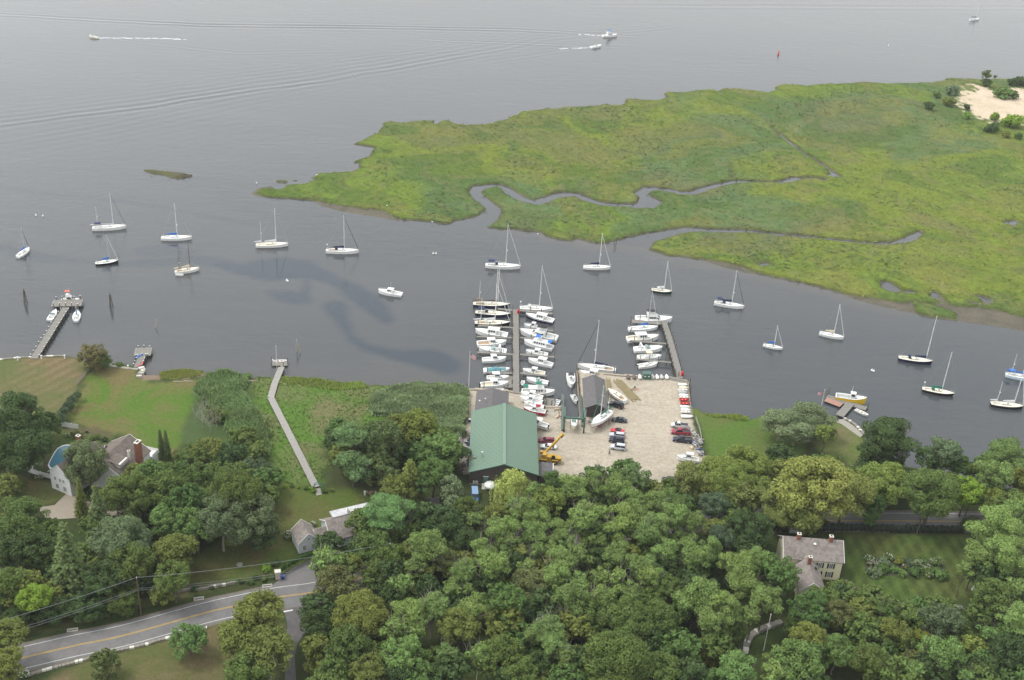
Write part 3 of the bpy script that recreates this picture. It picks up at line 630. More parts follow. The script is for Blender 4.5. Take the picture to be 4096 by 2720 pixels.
# colours of leaves (albedo)
LC = dict(loc=(.122, .176, .050), loc2=(.106, .154, .046), gray=(.122, .160, .082), oak=(.072, .104, .027), olive=(.104, .124, .030), brown=(.086, .097, .034), maple=(.060, .102, .028), bright=(.094, .152, .044), dark=(.042, .068, .022), blue=(.064, .092, .046), yel=(.122, .158, .036), gold=(.142, .165, .044), lime=(.125, .195, .026), will=(.178, .198, .054), pine=(.080, .108, .038), cedar=(.105, .115, .018), red=(.104, .096, .040))
TN = dict(L='locust_tree', O='oak_tree', M='maple_tree', W='willow_tree', S='spruce_tree', P='cypress_tree', B='bush')
n_tree = 0; GW = 'feathery grey-green trees in the central wood'; GO = 'rounded olive trees in the central wood'
def tree(p, rpx, kind, col, label, group=None, hc=None, bk='d', sq=None, R=None, name=None, cat=None):
    """crown centre seen at photo point p, radius rpx photo pixels"""
    global n_tree; i = n_tree; n_tree += 1
    P0 = G(p, LZ+10); R = R or rpx/scale_at(P0)
    if hc is None: hc = {'L': 7.5+R*.75, 'O': 5+R*.75, 'M': 4+R*.8, 'W': 5.5+R*.4, 'B': R*.45}[kind] if kind not in 'SP' else 0
    Pc = G(p, LZ+hc); R = rpx/scale_at(Pc)*(1.3 if group in (GW, GO) else 1.14 if kind in 'LOMW' else 1.15)
    c = LC[col] if isinstance(col, str) else col; rr = random.Random(i*13+5); v = rr.uniform(.90, 1.12); hg = rr.uniform(-.045, .055)
    c = (c[0]*v*(1+hg), c[1]*v, c[2]*v*(1-hg), 1); rz = rr.uniform(0, 6.28)
    root = empty(name or TN[kind], (Pc.x, Pc.y, LZ), 0, label, cat or ('bush' if kind == 'B' else 'tree'), group)
    cr = bpy.data.objects.new('crown', crown_for(kind, R, i)); COL.objects.link(cr); cr.parent = root; cr.location = (0, 0, hc); cr.rotation_euler = (0, 0, rz)
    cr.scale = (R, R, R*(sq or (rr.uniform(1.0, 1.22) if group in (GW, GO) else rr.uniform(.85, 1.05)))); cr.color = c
    tr = bpy.data.objects.new('trunk', _bushtr if kind == 'B' else _trunks[(bk, i % 3)]); COL.objects.link(tr); tr.parent = root; tr.rotation_euler = (0, 0, rz)
    tr.scale = (R, R, R) if kind == 'B' else (R*1.5, R*1.5, hc)
    return root
def conifer(top, base, rpx, kind, col, label, group=None, name=None):
    """base and top given as photo points; height solved from them"""
    Pb = G(base, LZ); h = 1.0; best = 1e9
    for k in range(15, 340):
        hh = k*.1; Pt = Vector((Pb.x, Pb.y, LZ+hh)); d = Pt-Vector((0, 0, CAMH)); z = d.dot(_fw); y = 1360-FPX*d.dot(_up)/z
        if abs(y-top[1]) < best: best = abs(y-top[1]); h = hh
    R = rpx/scale_at(Pb); c = LC[col]
    root = empty(name or TN[kind], (Pb.x, Pb.y, LZ), 0, label, 'tree', group)
    cr = bpy.data.objects.new('crown', crown_for(kind, 3, len(label))); COL.objects.link(cr); cr.parent = root; s = R/(.30 if kind == 'S' else .27); cr.scale = (s, s, h); cr.color = (*c, 1); cr.rotation_euler.z = len(label)
    tr = bpy.data.objects.new('trunk', _contr); COL.objects.link(tr); tr.parent = root; tr.scale = (h*1.1, h*1.1, h)
    return root
def bare(p, hpx, label, rz=0.0, lean=(0, 0), name='dead_tree', base=True):
    P = G(p, LZ); s = scale_at(P); h = hpx/s/.80
    root = empty(name, (P.x, P.y, LZ), rz, label, 'tree'); tr = bpy.data.objects.new('trunk', _trunks['bare']); COL.objects.link(tr); tr.parent = root
    tr.scale = (h*.62, h*.62, h*.75); tr.rotation_euler = (lean[0], lean[1], 0); return root
def many(fn, rows, s=1.0):
    for r in rows:
        x, y, rp, kd, c, lab, grp = r[:7]; kw = r[7] if len(r) > 7 else {}
        tree(fn(x, y), rp*s, kd, c, lab, grp, **kw)
LW = 'grey-green feathery tree in the dense wood below the boatyard'; GW = 'feathery grey-green trees in the central wood'
OW = 'rounded dark olive tree in the dense wood below the boatyard'; GO = 'rounded olive trees in the central wood'
sW = 1/1.574
for x, y, r in [(790,470,105),(720,570,62),(1030,600,80),(950,720,58),(1060,720,42),(830,820,95),(680,890,100),(1080,850,92),(610,970,80),(740,960,70),(1210,580,100),(1160,480,78),(1290,370,88),(1225,320,66),(1330,440,60),(1470,370,80),(1500,470,58),(1400,220,80),(1500,290,78),(1360,180,58),(1790,260,105),(1890,250,68),(1640,370,78),(1690,440,60),(1590,460,50),(1650,570,100),(1745,520,76),(1610,660,80),(2040,310,105),(2220,360,105),(2150,250,66),(2100,180,88),(2260,200,84),(2000,520,80),(2140,590,90),(1990,670,78),(1760,680,78),(1700,790,98),(1880,780,92),(2080,740,78),(2190,640,80),(1560,960,95),(1460,1000,60),(1600,1070,85),(1670,1150,60),(930,1110,62),(1990,90,88),(1850,60,78),(1700,100,76),(1480,90,56),(160,550,78),(650,690,70),(1120,1120,70),(1430,590,60),(1890,640,60),(2300,500,80)]:
    tree(W5(x, y), r*sW, 'L', 'loc' if (x+y) % 3 else 'loc2', LW, GW, bk='p')
for x, y, r, c in [(560,620,78,'dark'),(920,320,105,'dark'),(1050,430,88,'dark'),(1050,230,80,'oak'),(700,330,66,'dark'),(1330,580,80,'dark'),(1880,560,90,'dark'),(1850,440,58,'dark'),(2050,930,140,'oak'),(2250,900,95,'oak'),(1280,1120,105,'oak'),(1180,1170,85,'oak'),(1380,1230,95,'oak'),(1500,1180,70,'dark'),(900,1230,60,'dark'),(1860,900,95,'oak'),(2330,720,78,'oak'),(1400,870,68,'dark'),(800,700,62,'dark'),(100,950,90,'dark'),(300,1080,115,'oak'),(200,1240,85,'oak'),(430,1240,100,'olive'),(560,760,80,'dark'),(560,530,88,'oak'),(700,500,74,'olive'),(470,600,70,'oak'),(330,560,60,'olive'),(600,1260,70,'dark'),(1780,1180,90,'dark'),(2200,1050,80,'dark'),(1150,700,70,'dark'),(500,860,60,'dark')]:
    tree(W5(x, y), r*sW, 'O', c, OW, GO)
many(W5, [
 (465,450,118,'O','oak','broad dark olive oak between the grey cottage and the wood, over the driveway end',None),
 (220,690,130,'O','brown','brown-green oak overhanging the road junction',None),
 (380,880,160,'O','olive','big yellow-green oak with lumpy crown right of the side road',None),
 (100,1080,90,'O','olive','olive oak at the edge of the side road near the bottom of the photo',None),
 (650,1140,140,'M','bright','bright fresh green maple low in the wood, right of the side road oaks',None),
 (900,540,90,'O','brown','brownish tree behind the feathery umbrella-shaped crown left of the wood centre',None),
 (1000,950,125,'O','olive','olive-brown oak in the lower middle of the wood',None),
 (1270,830,150,'M','maple','large dark fine-leaved maple in the middle of the wood',None),
 (1450,690,120,'O','brown','russet-tinged tree right of the large dark maple',None),
 (1500,790,85,'O','brown','brown-green tree just below the russet-tinged tree',None),
 (1620,880,60,'O','red','small reddish tree beside the tall pale trunked tree',None),
 (2000,1150,180,'O','oak','very wide oak at the bottom centre right of the wood',None),
 (2280,1220,110,'O','oak','oak with blue-green tint at the bottom beside the very wide oak',None),
 (1395,475,52,'L','gold','small golden-yellow feathery tree standing out in the wood',None),
 (1570,170,105,'O','yel','yellow-green rounded tree behind the boat shed willow',None),
 (560,230,150,'L',(.085,.15,.05),'spreading green tree covering the right side of the grey cottage',None,dict(sq=.7)),
 (620,90,105,'M','olive','olive pine-like tree with a pointed top beside the parking court',None,dict(sq=1.1)),
 (760,60,70,'O','maple','green tree right behind the parking court',None),
 (950,90,75,'O','gray','tall blue-grey willow-like tree left of the boat shed door',None,dict(sq=1.35,hc=7)),
 (960,180,60,'O','gray','lower blue-grey tree in front of the boat shed lawn',None),
 (1090,270,72,'L','loc2','muted green tree in front of the blue van',None),
 (1220,235,62,'L','olive','olive feathery tree below the boat shed steps',None),
 (1335,75,118,'W',(.25, .285, .075),'yellow-green weeping willow in front of the boat shed gable',None,dict(hc=8,sq=1.15)),
 (2100,40,110,'M',(.10,.145,.05),'round green tree at the lower edge of the gravel yard',None),
 (1830,20,60,'L','maple','small feathery tree at the lower edge of the gravel yard',None),
], sW)
many(W6, [(870,550,105,'L','loc',LW,GW),(800,450,84,'L','loc2',LW,GW),(1000,360,95,'L','loc2',LW,GW),(1020,470,95,'L','loc',LW,GW),(1150,740,105,'L','loc',LW,GW),(1250,690,85,'L','loc',LW,GW),(1100,640,68,'L','loc2',LW,GW),(1440,800,105,'L','loc',LW,GW),(1560,740,88,'L','loc',LW,GW),(1490,900,105,'L','loc',LW,GW),(1630,1030,105,'L','loc2',LW,GW),(1160,1000,130,'L','loc',LW,GW),(1290,1050,100,'L','loc',LW,GW),(1250,1170,90,'L','loc2',LW,GW),(1370,1110,95,'L','loc2',LW,GW),(1550,1120,70,'L','loc2',LW,GW),(1130,500,90,'L','loc2',LW,GW),(1120,860,80,'O','dark',OW,GO),(950,950,88,'O','oak',OW,GO),(930,1190,110,'O','oak',OW,GO),(690,1190,125,'O','oak',OW,GO),(900,1500,105,'O','oak',OW,GO),(1000,780,90,'O','dark',OW,GO),
 (1290,370,100,'O','blue','dark blue-green tree behind the wood, left of the road hedge',None),
 (1340,590,95,'O','blue','blue-green tree with yellow flecks above the round dark maple',None),
 (1530,540,150,'M','dark','very dark round maple left of the cream house roof',None),
 (1715,845,150,'M','maple','dense round green maple against the left wall of the cream house',None),
 (1950,1095,150,'M','maple','dense round green maple in front of the cream house',None),
 (620,1450,190,'O','oak',OW,GO),
 (1080,1400,80,'M','cedar','golden-green cedar low in the wood, left one of two',None,dict(sq=1.2,hc=3.5)),
 (1240,1370,90,'M','cedar','golden-green cedar low in the wood, right one of two',None,dict(sq=1.2,hc=3.5)),
 (1130,1500,70,'O','gray','small pale grey-green tree at the bottom, below the golden cedars',None),
 (1450,1470,140,'L','bright','bright grey-green tree at the bottom below the stone wall path',None),
 (1850,1440,160,'O','bright','silvery green oak at the bottom right of the stone wall path',None),
 (1700,1510,100,'L','loc','feathery tree cut by the bottom edge below the white pole',None),
 (1930,1290,120,'O','olive','olive oak above the silvery green oak, right of the white pole',None),
 (460,150,70,'L','maple','feathery tree standing against the gravel at the yard lower edge',None),
 (490,200,60,'O','maple','green tree in front of the black car in the yard',None),
 (200,230,90,'L','maple','broad green tree right of the weeping willow',None),(320,270,95,'L','loc',LW,GW),(130,340,80,'O','oak',OW,GO),
 (970,270,70,'O','lime','vine-covered bush with orange blossom under the yard edge',None,dict(hc=2.5)),
 (1150,190,130,'O',(.12,.145,.045),'leftmost yellow-green plane tree beside the yard corner',None),
 (1330,170,145,'O','yel','second yellow-green plane tree from the yard corner',None),
 (1490,120,165,'O','yel','third yellow-green plane tree from the yard corner, tallest crown',None),
 (1510,300,125,'O',(.12,.145,.045),'lower yellow-green plane tree above the road',None),
 (1250,270,90,'O','olive','olive plane tree behind the wood, left of the road',None)], 1/1.7042)
sC = 1/1.96
many(C, [
 (880,1090,125,'O','brown','olive-brown oak below the teal parasol',None),(1140,1040,80,'O','oak','dark oak at the lower left edge of the striped lawn',None),(1270,1060,95,'L','maple','green tree at the lower edge of the striped lawn',None),
 (1680,1170,165,'M','blue','dark blue-green dome-shaped tree below the striped lawn',None),(1330,1230,130,'O','olive','olive tree left of the dark blue-green dome',None),(1090,1210,95,'O','maple','green tree in the lower right wood, two crowns left of the dark dome',None),
 (640,1300,120,'O','olive','olive oak beside the stone wall path, upper one',None),(880,1370,125,'O','bright','silvery oak in the lower right wood',None),(1130,1470,130,'O','oak','dark oak with bare twigs near the bottom edge, lower right wood',None),(1270,1360,80,'M','maple','small round green tree in the lower right wood',None),
 (1540,1290,85,'O','cedar','golden green tree beneath the dark blue-green dome',None),(1700,1410,165,'L','bright','big pale green feathery tree at the bottom right, with bare limbs',None),(1940,1350,105,'O','yel','yellow-green tree right of the pale feathery tree at the bottom right',None),
 (1490,1520,90,'L','bright','pale green tree at the bottom edge, left of the big pale feathery one',None),(2060,1230,85,'L','bright','light green umbrella crown above the yellow-green tree',None),(2110,960,150,'O','oak','broad grey-olive oak at the right edge of the striped lawn',None),
 (2290,1160,160,'L','loc','grey-green tree at the right edge below the grey-olive oak',None),(2240,1400,150,'O','dark','dark green oak at the lower right corner',None),(2030,1530,110,'O','dark','dark oak at the bottom near the right corner',None),(1330,1540,85,'O','brown','brown-green oak cut by the bottom edge',None),
 (2210,640,185,'L','loc','large grey-green tree along the right edge, middle one',None),(2120,440,205,'L','loc','tall pale green tree at the right end of the road hedge',None),(2310,320,140,'L','loc','pale green tree at the right edge above the road end',None),(1970,640,135,'L','loc','pale feathery crown overhanging the right end of the striped lawn',None),(1880,740,70,'L','loc2','soft grey-green crown overhanging the flower bed end',None),
 (2320,880,95,'L','loc','grey-green tree at the right edge beside the grey-olive oak',None),(1880,1560,80,'L','bright','pale bare-limbed tree at the bottom right',None),(1480,1440,80,'O','brown','brownish oak between the golden tree and the bottom edge',None),
 (60,50,175,'O','yel','yellow-green plane tree over the left end of the visible road',None),(240,110,140,'O','yel','yellow-green plane tree by the road, second from the left',None),
 (700,110,290,'O','gold','biggest golden plane tree, upper crown above the road',None,dict(hc=15)),(480,220,190,'O','gold','golden plane tree crown left of the biggest one',None),(950,130,215,'O','gold','golden plane tree crown right of the biggest one',None),(610,310,165,'O','gold','golden plane tree hanging over the road',None,dict(hc=8)),(620,390,90,'O','gold','lowest golden foliage beside the small white shed',None,dict(hc=5)),
 (1250,60,190,'O','yel','yellow-green plane tree right of the golden ones',None),(1170,220,90,'O','maple','ivy-covered tree trunk rising beside the road',None,dict(hc=7,sq=1.3)),(1150,340,62,'O','maple','ivy-green leafy column at the road edge',None,dict(hc=4,sq=1.3)),
 (1630,130,205,'O','oak','grey-green open tree above the road with a bare trunk',None,dict(hc=13)),(1560,260,90,'O','oak','lower foliage of the grey-green open tree over the road',None,dict(hc=9)),(1890,130,135,'O','lime','lime-green tree beside the grey-green open one',None),
 (1920,390,85,'B','dark','very dark bush at the right end of the visible road',None),(790,385,60,'B','dark','dark round bush between the road and the cream house',None),(380,370,60,'B','dark','dark bush left of the small white shed',None),(470,390,45,'B','dark','dark bush touching the small white shed',None),
 (2120,240,95,'O','oak','green oak right of the lime-green tree',None),(2300,200,90,'L','loc','tree at the right edge behind the road end',None)], sC)
many(F, [
 (2048,1012,62,'L','dark','dark green round locust on the right shore point',None,dict(sq=.85)),(2020,1035,40,'L','dark','lower dark green crown joined to the round locust on the shore',None),
 (2178,1045,40,'L',(.10,.135,.065),'thin airy tree in front of the water at the right',None),(2150,1150,40,'O','oak','grey-green crown below the thin airy tree',None),
 (2320,1055,48,'L','loc2','dark grey-green tree against the water at the right edge, upper one',None),(2295,1100,46,'L','loc2','grey-green tree against the water at the right edge, lower left one',None),(2352,1110,42,'O','olive','olive tree at the right edge beside the water trees',None),(2290,1150,30,'O','yel','small yellow-green tree by the sandy lot',None),(2340,1165,40,'O','oak','oak at the right edge above the road end',None),(2240,1140,30,'O','maple','small green tree left of the sandy lot',None),
 (1800,978,46,'L','gray','grey-green shore tree with bare limbs, left crown',None,dict(hc=6,bk='p',sq=.75)),(1868,962,52,'L','gray','grey-green shore tree with bare limbs, right crown',None,dict(hc=6,bk='p',sq=.75)),(1835,995,46,'L','gray','grey-green shore tree with bare limbs, front crown',None,dict(hc=5,bk='p',sq=.75)),(1905,1000,24,'O','yel','small yellow-green tree in front of the shore point lawn',None),
 # left part
 (30,960,62,'O','dark','huge dark oak at the left edge above the white fence, top crown',None,dict(hc=15)),(55,1035,62,'O','dark','huge dark oak at the left edge, lower crown beside the pool lawn',None,dict(hc=10)),(5,1040,50,'O','dark','dark tree at the left edge beneath the huge oak',None),(100,985,38,'M','dark','dark round tree between the huge oak and the brown field',None,dict(hc=5)),
 (215,822,32,'M','red','reddish-topped round bush tree beside the shore posts',None,dict(hc=4.5)),(236,832,20,'M','maple','green round bush joined to the reddish one on the shore',None,dict(hc=3)),
 (200,1065,50,'O',(.082,.108,.048),'large olive-grey tree hiding the middle of the white house',None,dict(hc=9,sq=1.15)),
 (12,1120,30,'M','olive','pale olive bush tree by the left edge lawn',None),(50,1120,18,'M','olive','small olive bush beside the left lawn',None,dict(hc=2)),
 (40,1205,66,'O','oak','large olive-topped oak at the left edge below the lawn',None),(20,1275,50,'O','dark','dark lower crown of the left edge oaks',None),(75,1270,45,'O','dark','dark oak crown right of the left edge oaks',None),
 (298,1140,56,'O','oak','round green oak below the brick chimney',None),(345,1100,40,'M','bright','bright green maple right of the brick chimney',None),(380,1130,50,'O','oak','mid-green oak right of the bright maple',None),(430,1160,46,'M','maple','green maple above the pale leafy maple',None),(386,1200,42,'M','bright','fresh green maple in the left wood, left one of two',None),(452,1216,48,'M','bright','fresh green maple in the left wood, right one of two',None),(408,1268,46,'O','olive','olive oak above the roadside bushes in the left wood',None),
 (276,1248,60,'O',(.085,.118,.055),'grey-green broad tree in the middle of the left wood',None),(300,1300,50,'O','oak','oak in front of the grey-green broad tree, left wood',None),(240,1330,45,'O','dark','dark oak right of the big spruce',None),(345,1312,36,'M','dark','dark round tree behind the utility pole',None,dict(hc=5)),
 (78,1380,38,'O','lime','lime-green tree near the left edge above the road',None),(20,1345,42,'O','oak','oak at the left edge left of the lime-green tree',None),(120,1405,40,'O','dark','dark undergrowth tree below the lime-green tree',None,dict(hc=3.2)),(200,1400,42,'O','dark','dark undergrowth tree below the big spruce',None,dict(hc=3.2)),(285,1385,38,'O','oak','undergrowth tree left of the utility pole',None,dict(hc=3.2)),(45,1425,35,'O','dark','dark undergrowth tree beside the left end of the road',None,dict(hc=3.2)),(375,1370,30,'O','olive','olive undergrowth tree right of the utility pole',None,dict(hc=3.2)),(400,1330,40,'O','oak','oak at the edge of the shady lawn behind the pole',None),
 (540,1140,58,'O','oak','upper crown of the big oak over the shady lawn',None,dict(hc=13)),(575,1200,62,'O',(.085,.112,.05),'lower right crown of the big oak over the shady lawn',None,dict(hc=9)),(510,1190,55,'O',(.085,.112,.05),'left crown of the big oak with pale trunk on the shady lawn',None,dict(hc=11,bk='p')),(600,1235,40,'O','dark','dark foliage under the big oak near the cottage',None,dict(hc=5)),
 (15,1465,44,'O','olive','olive tree in the bottom left corner, upper crown',None),(12,1530,44,'O','olive','olive tree in the bottom left corner, lower crown',None),
 (435,1477,42,'M','bright','bright green young maple on the lawn by the road',None,dict(hc=4.5)),
 (600,1415,55,'O','olive','olive tree overhanging the road, upper crown',None,dict(hc=12)),(560,1470,55,'O','olive','olive tree on the lawn left of the side road, left crown',None,dict(hc=9)),(620,1500,58,'O','olive','olive tree left of the side road, right crown',None,dict(hc=10,bk='p')),(580,1550,55,'O','oak','olive tree left of the side road, bottom crown',None,dict(hc=8)),
 (802,1010,40,'L',(.105,.16,.06),'weeping light green tree beside the meadow, upper crown',None,dict(hc=12)),(815,1075,44,'L',(.105,.16,.06),'weeping light green tree beside the meadow, lower crown',None,dict(hc=7)),
 (880,1020,46,'M','pine','dark conifer-like tree right of the weeping light green tree',None,dict(hc=10,sq=1.3)),(880,1085,42,'M','pine','dark lower foliage of the conifer-like tree',None,dict(hc=5)),(965,985,44,'O','yel','yellow-tipped tree in front of the reeds',None),(920,985,36,'O','olive','olive crown left of the yellow-tipped tree',None),(1015,1035,46,'M','bright','bright green tree beside the back of the boat shed',None),(950,1040,36,'M','dark','very dark hollow tree in the middle of the meadow clump',None,dict(hc=5)),(1000,1090,40,'O','maple','green tree left of the blue-grey one',None),
 # scrub strip
 (530,1060,44,'M','dark','dark shrub tree at the bottom of the scrub strip',None,dict(hc=3)),(590,1050,36,'B','oak','green shrub beside the boardwalk field',None),(560,1010,36,'B','oak','shrub in the middle of the scrub strip',None),(480,1050,44,'M','olive','olive shrub tree left in the scrub strip',None,dict(hc=4)),(620,1095,28,'B','dark','dark shrub at the foot of the scrub strip',None),(440,1060,40,'M','oak','green shrub tree right of the columnar pair',None,dict(hc=4)),(415,1100,40,'M','maple','green tree right of the columnar pair, lower one',None,dict(hc=5)),(500,960,25,'B','oak','low shrub near the bare grey thicket',None),(460,1100,36,'O','oak','oak at the lower left of the scrub strip',None),(585,1085,34,'M','blue','blue-green shrub by the boardwalk field',None,dict(hc=3)),
], 1.7348)
for i, (x, y, r) in enumerate([(178,910,10),(168,922,12),(157,936,13),(146,951,14),(138,966,13)]):
    tree(F(x, y), r*1.7348, 'M', 'blue', ['first', 'second', 'third', 'fourth', 'fifth'][i]+' conifer of the row counted from the rail fence end', 'conifers in a row beside the rail fence', hc=2.2, name='conifer')
conifer(F(369,990), F(374,1056), 17, 'P', 'pine', 'left one of the narrow columnar pair by the green lawn'); conifer(F(381,992), F(387,1058), 18, 'P', 'pine', 'right one of the narrow columnar pair by the green lawn')
conifer(F(141,1208), F(172,1378), 105, 'S', 'pine', 'tallest spruce with drooping boughs in the left wood'); conifer(F(227,1118), F(236,1245), 66, 'S', 'pine', 'spruce below the white house, right one'); conifer(F(185,1102), F(192,1190), 38, 'S', 'olive', 'spruce below the white gable wall, left one')
tree(F(241,1533), 58, 'M', 'pine', 'dark dense pine alone on the lawn at the bottom left', sq=1.25, hc=3.6, name='pine_tree'); conifer(F(932,1062), F(945,1160), 62, 'P', (lambda: 'olive')(), 'olive conical pine beside the wood pile')
bare(W5(1750,1110), 150*sW, 'white dead tree with forked bare limbs in the lower wood', lean=(0, .25)); bare(W5(1120,330), 90*sW, 'small grey dead snag left of the wood centre')
bare(W5(930,1200), 110*sW, 'pale dead crown in the lower left of the wood'); bare(W5(1570,1040), 190*sW, 'pale bare-limbed trunk through the feathery crown at the bottom')
for i, (x, y) in enumerate([(472,960), (488,975), (500,985), (455,975), (468,990), (485,1000)]):
    bare(F(x, y), 60, 'bare grey thicket tree, '+['uppermost', 'right upper', 'rightmost', 'leftmost', 'lower left', 'lowest'][i]+' of the dead clump by the lawn', rz=i)
# roadside and garden bushes
many(H5, [(780,370,44,'B','dark','dark bush at the left end of the driveway planting',None),(890,385,46,'B','maple','green bush right beside the road, front of the planting',None),(960,320,50,'B','dark','dark bush behind the front green one',None),(1050,345,46,'B','oak','bush left of the stone gate pier',None),(1085,225,66,'B','lime','lime-yellow shrub behind the gate pier bushes',None),(1150,310,44,'B','oak','bush touching the stone gate pier',None),(1190,150,66,'B','dark','dark purple-green shrub at the hedge end',None),(225,465,50,'B','dark','dark low bush in front of the stone wall, left',None),(445,450,34,'B','dark','dark low bush in front of the stone wall, right',None)], 1/2.951)
many(H2, [(1000,1475,44,'B','oak','roadside bush, left of three below the wood',None),(1110,1460,48,'B','oak','roadside bush, middle of three below the wood',None),(1215,1445,52,'B','dark','roadside bush, right of three below the wood',None),(560,80,22,'B','dark','first clipped ball against the white gable wall',None),(600,92,22,'B','dark','second clipped ball against the white gable wall',None),(640,102,22,'B','dark','third clipped ball against the white gable wall',None),(680,112,22,'B','dark','fourth clipped ball against the white gable wall',None),(722,122,24,'B','dark','fifth clipped ball against the white gable wall',None)], 1/2.6133)
many(H4, [(880,255,26,'B','lime','small lime bush, leftmost of the boardwalk hedge',None),(960,250,26,'B','maple','green clipped bush, second of the boardwalk hedge',None),(1030,255,26,'B','lime','lime bush, third of the boardwalk hedge',None),(1108,265,30,'B','maple','round green bush, fourth of the boardwalk hedge',None),(1170,285,44,'B','lime','lime mound left of the garden arch',None),(1305,295,40,'B','maple','dark green mound right of the garden arch',None),(1380,292,28,'B','olive','low olive bush right of the arch mound',None)], 1/2.6133)
many(H1, [(1250,285,40,'B','bright','bright bush on the shore terrace',None),(800,1020,60,'B','brown','brownish shrub behind the white curved fence',None),(905,990,20,'B','dark','tiny dark clipped shrub on the lawn edge',None),(1000,1060,60,'B','oak','garden shrub behind the white house roof',None),(1090,1070,40,'B','dark','dark shrub by the stone terrace',None)], 1/2.6133)
# far right dune
many(B, [(1940,168,42,'B','gray','grey-green dune bush left of the sand, upper',None),(1920,232,44,'B','olive','olive dune bush left of the sand, middle',None),(1800,258,34,'B','dark','dark dune bush left of the sand, lower',None),(2028,264,24,'B','dark','small dark bush alone on the sand edge',None),(2025,315,26,'B','lime','small yellow-green bush below the sand edge',None),(2290,345,66,'B','lime','large bright green bush in front of the sand',None),(2190,322,34,'B','lime','bright green bush left of the large one',None),(2160,388,42,'B','dark','dark bush below the sand',None),(2300,118,34,'B','dark','dark bush on the far dune',None),(2352,112,42,'B','dark','dark bush at the right edge on the far dune',None),(2230,182,55,'B','bright','low green thicket lying across the sand, left part',None),(2300,192,40,'B','maple','low green thicket lying across the sand, right part',None),(2140,122,34,'B','maple','green bush under the lone dune tree',None),(2250,425,30,'B','olive','small olive bush at the lower dune edge',None),(2330,435,26,'B','maple','small green bush at the lower dune edge, far right',None),(1850,190,30,'B','bright','low green bush above the olive dune bush',None),(2190,380,36,'B','maple','green bush beside the dark one below the sand',None)], 1/1.4793)
tree(B(2140,72), 32/1.4793, 'L', 'oak', 'lone small tree on the far dune against the water', hc=7, name='dune_tree'); tree(B(2190,82), 12/1.4793, 'L', 'oak', 'tiny tree right of the lone dune tree', hc=4, name='dune_tree')
# understory filling the woods
WOODS = [gp(F, [(700,1300),(745,1262),(840,1250),(880,1225),(960,1222),(1050,1225),(1180,1225),(1400,1140),(1540,1140),(1660,1200),(1740,1260),(1760,1330),(1780,1390),(1770,1405),(1690,1400),(1690,1530),(1780,1540),(1900,1400),(2010,1390),(2200,1450),(2240,1350),(2330,1330),(2500,1330),(2500,1650),(700,1650),(712,1500),(690,1400)]),
 gp(F, [(-60,1190),(60,1235),(130,1235),(240,1195),(300,1150),(480,1090),(620,1120),(640,1190),(600,1230),(470,1290),(400,1360),(130,1440),(-60,1460)]), gp(F, [(1250,1130),(1560,1130),(1680,1150),(1700,1190),(1400,1150)]), gp(F, [(1650,1080),(2400,1110),(2400,1165),(1700,1170)]), gp(F, [(760,1010),(1060,1020),(1050,1095),(985,1125),(880,1125),(760,1120)]), gp(F, [(-200,1000),(110,1010),(70,1075),(-200,1100)])]
ux = RNG.uniform(-190, 190, 5200); uy = RNG.uniform(165, 420, 5200); ok = np.zeros(5200, bool)
for w_ in WOODS: ok |= sdpoly(ux, uy, w_) > 1.5
road_d = dline(ux, uy, [(p[0], p[1], 6.5) for p in cl]); hid = (ux > G((1290, 2362)).x) & (ux < G((2900, 2073)).x); ok &= (road_d > 2) | hid
pts = []
for x, y in zip(ux[ok], uy[ok]):
    if all((x-a)**2+(y-b_)**2 > 40 for a, b_ in pts): pts.append((x, y))
for k, (x, y) in enumerate(pts[:230]):
    rr = random.Random(k); R = rr.uniform(3.8, 6.0); hc = rr.uniform(3.5, 7.5)
    c = LC[rr.choice(['dark', 'oak', 'oak', 'olive', 'maple'])]; root = empty('understory_tree', (x, y, LZ), 0, 'low dark undergrowth tree half hidden beneath the taller crowns', 'tree', 'undergrowth trees in the woods')
    cr = bpy.data.objects.new('crown', crown_for('O', 3.2, k)); COL.objects.link(cr); cr.parent = root; cr.location = (0, 0, hc); cr.scale = (R, R, R*.85); cr.color = (*c, 1); cr.rotation_euler.z = rr.uniform(0, 6)
    tr = bpy.data.objects.new('trunk', _trunks[('d', k % 3)]); COL.objects.link(tr); tr.parent = root; tr.scale = (R, R, hc)
print('TREES', n_tree, 'under', len(pts))
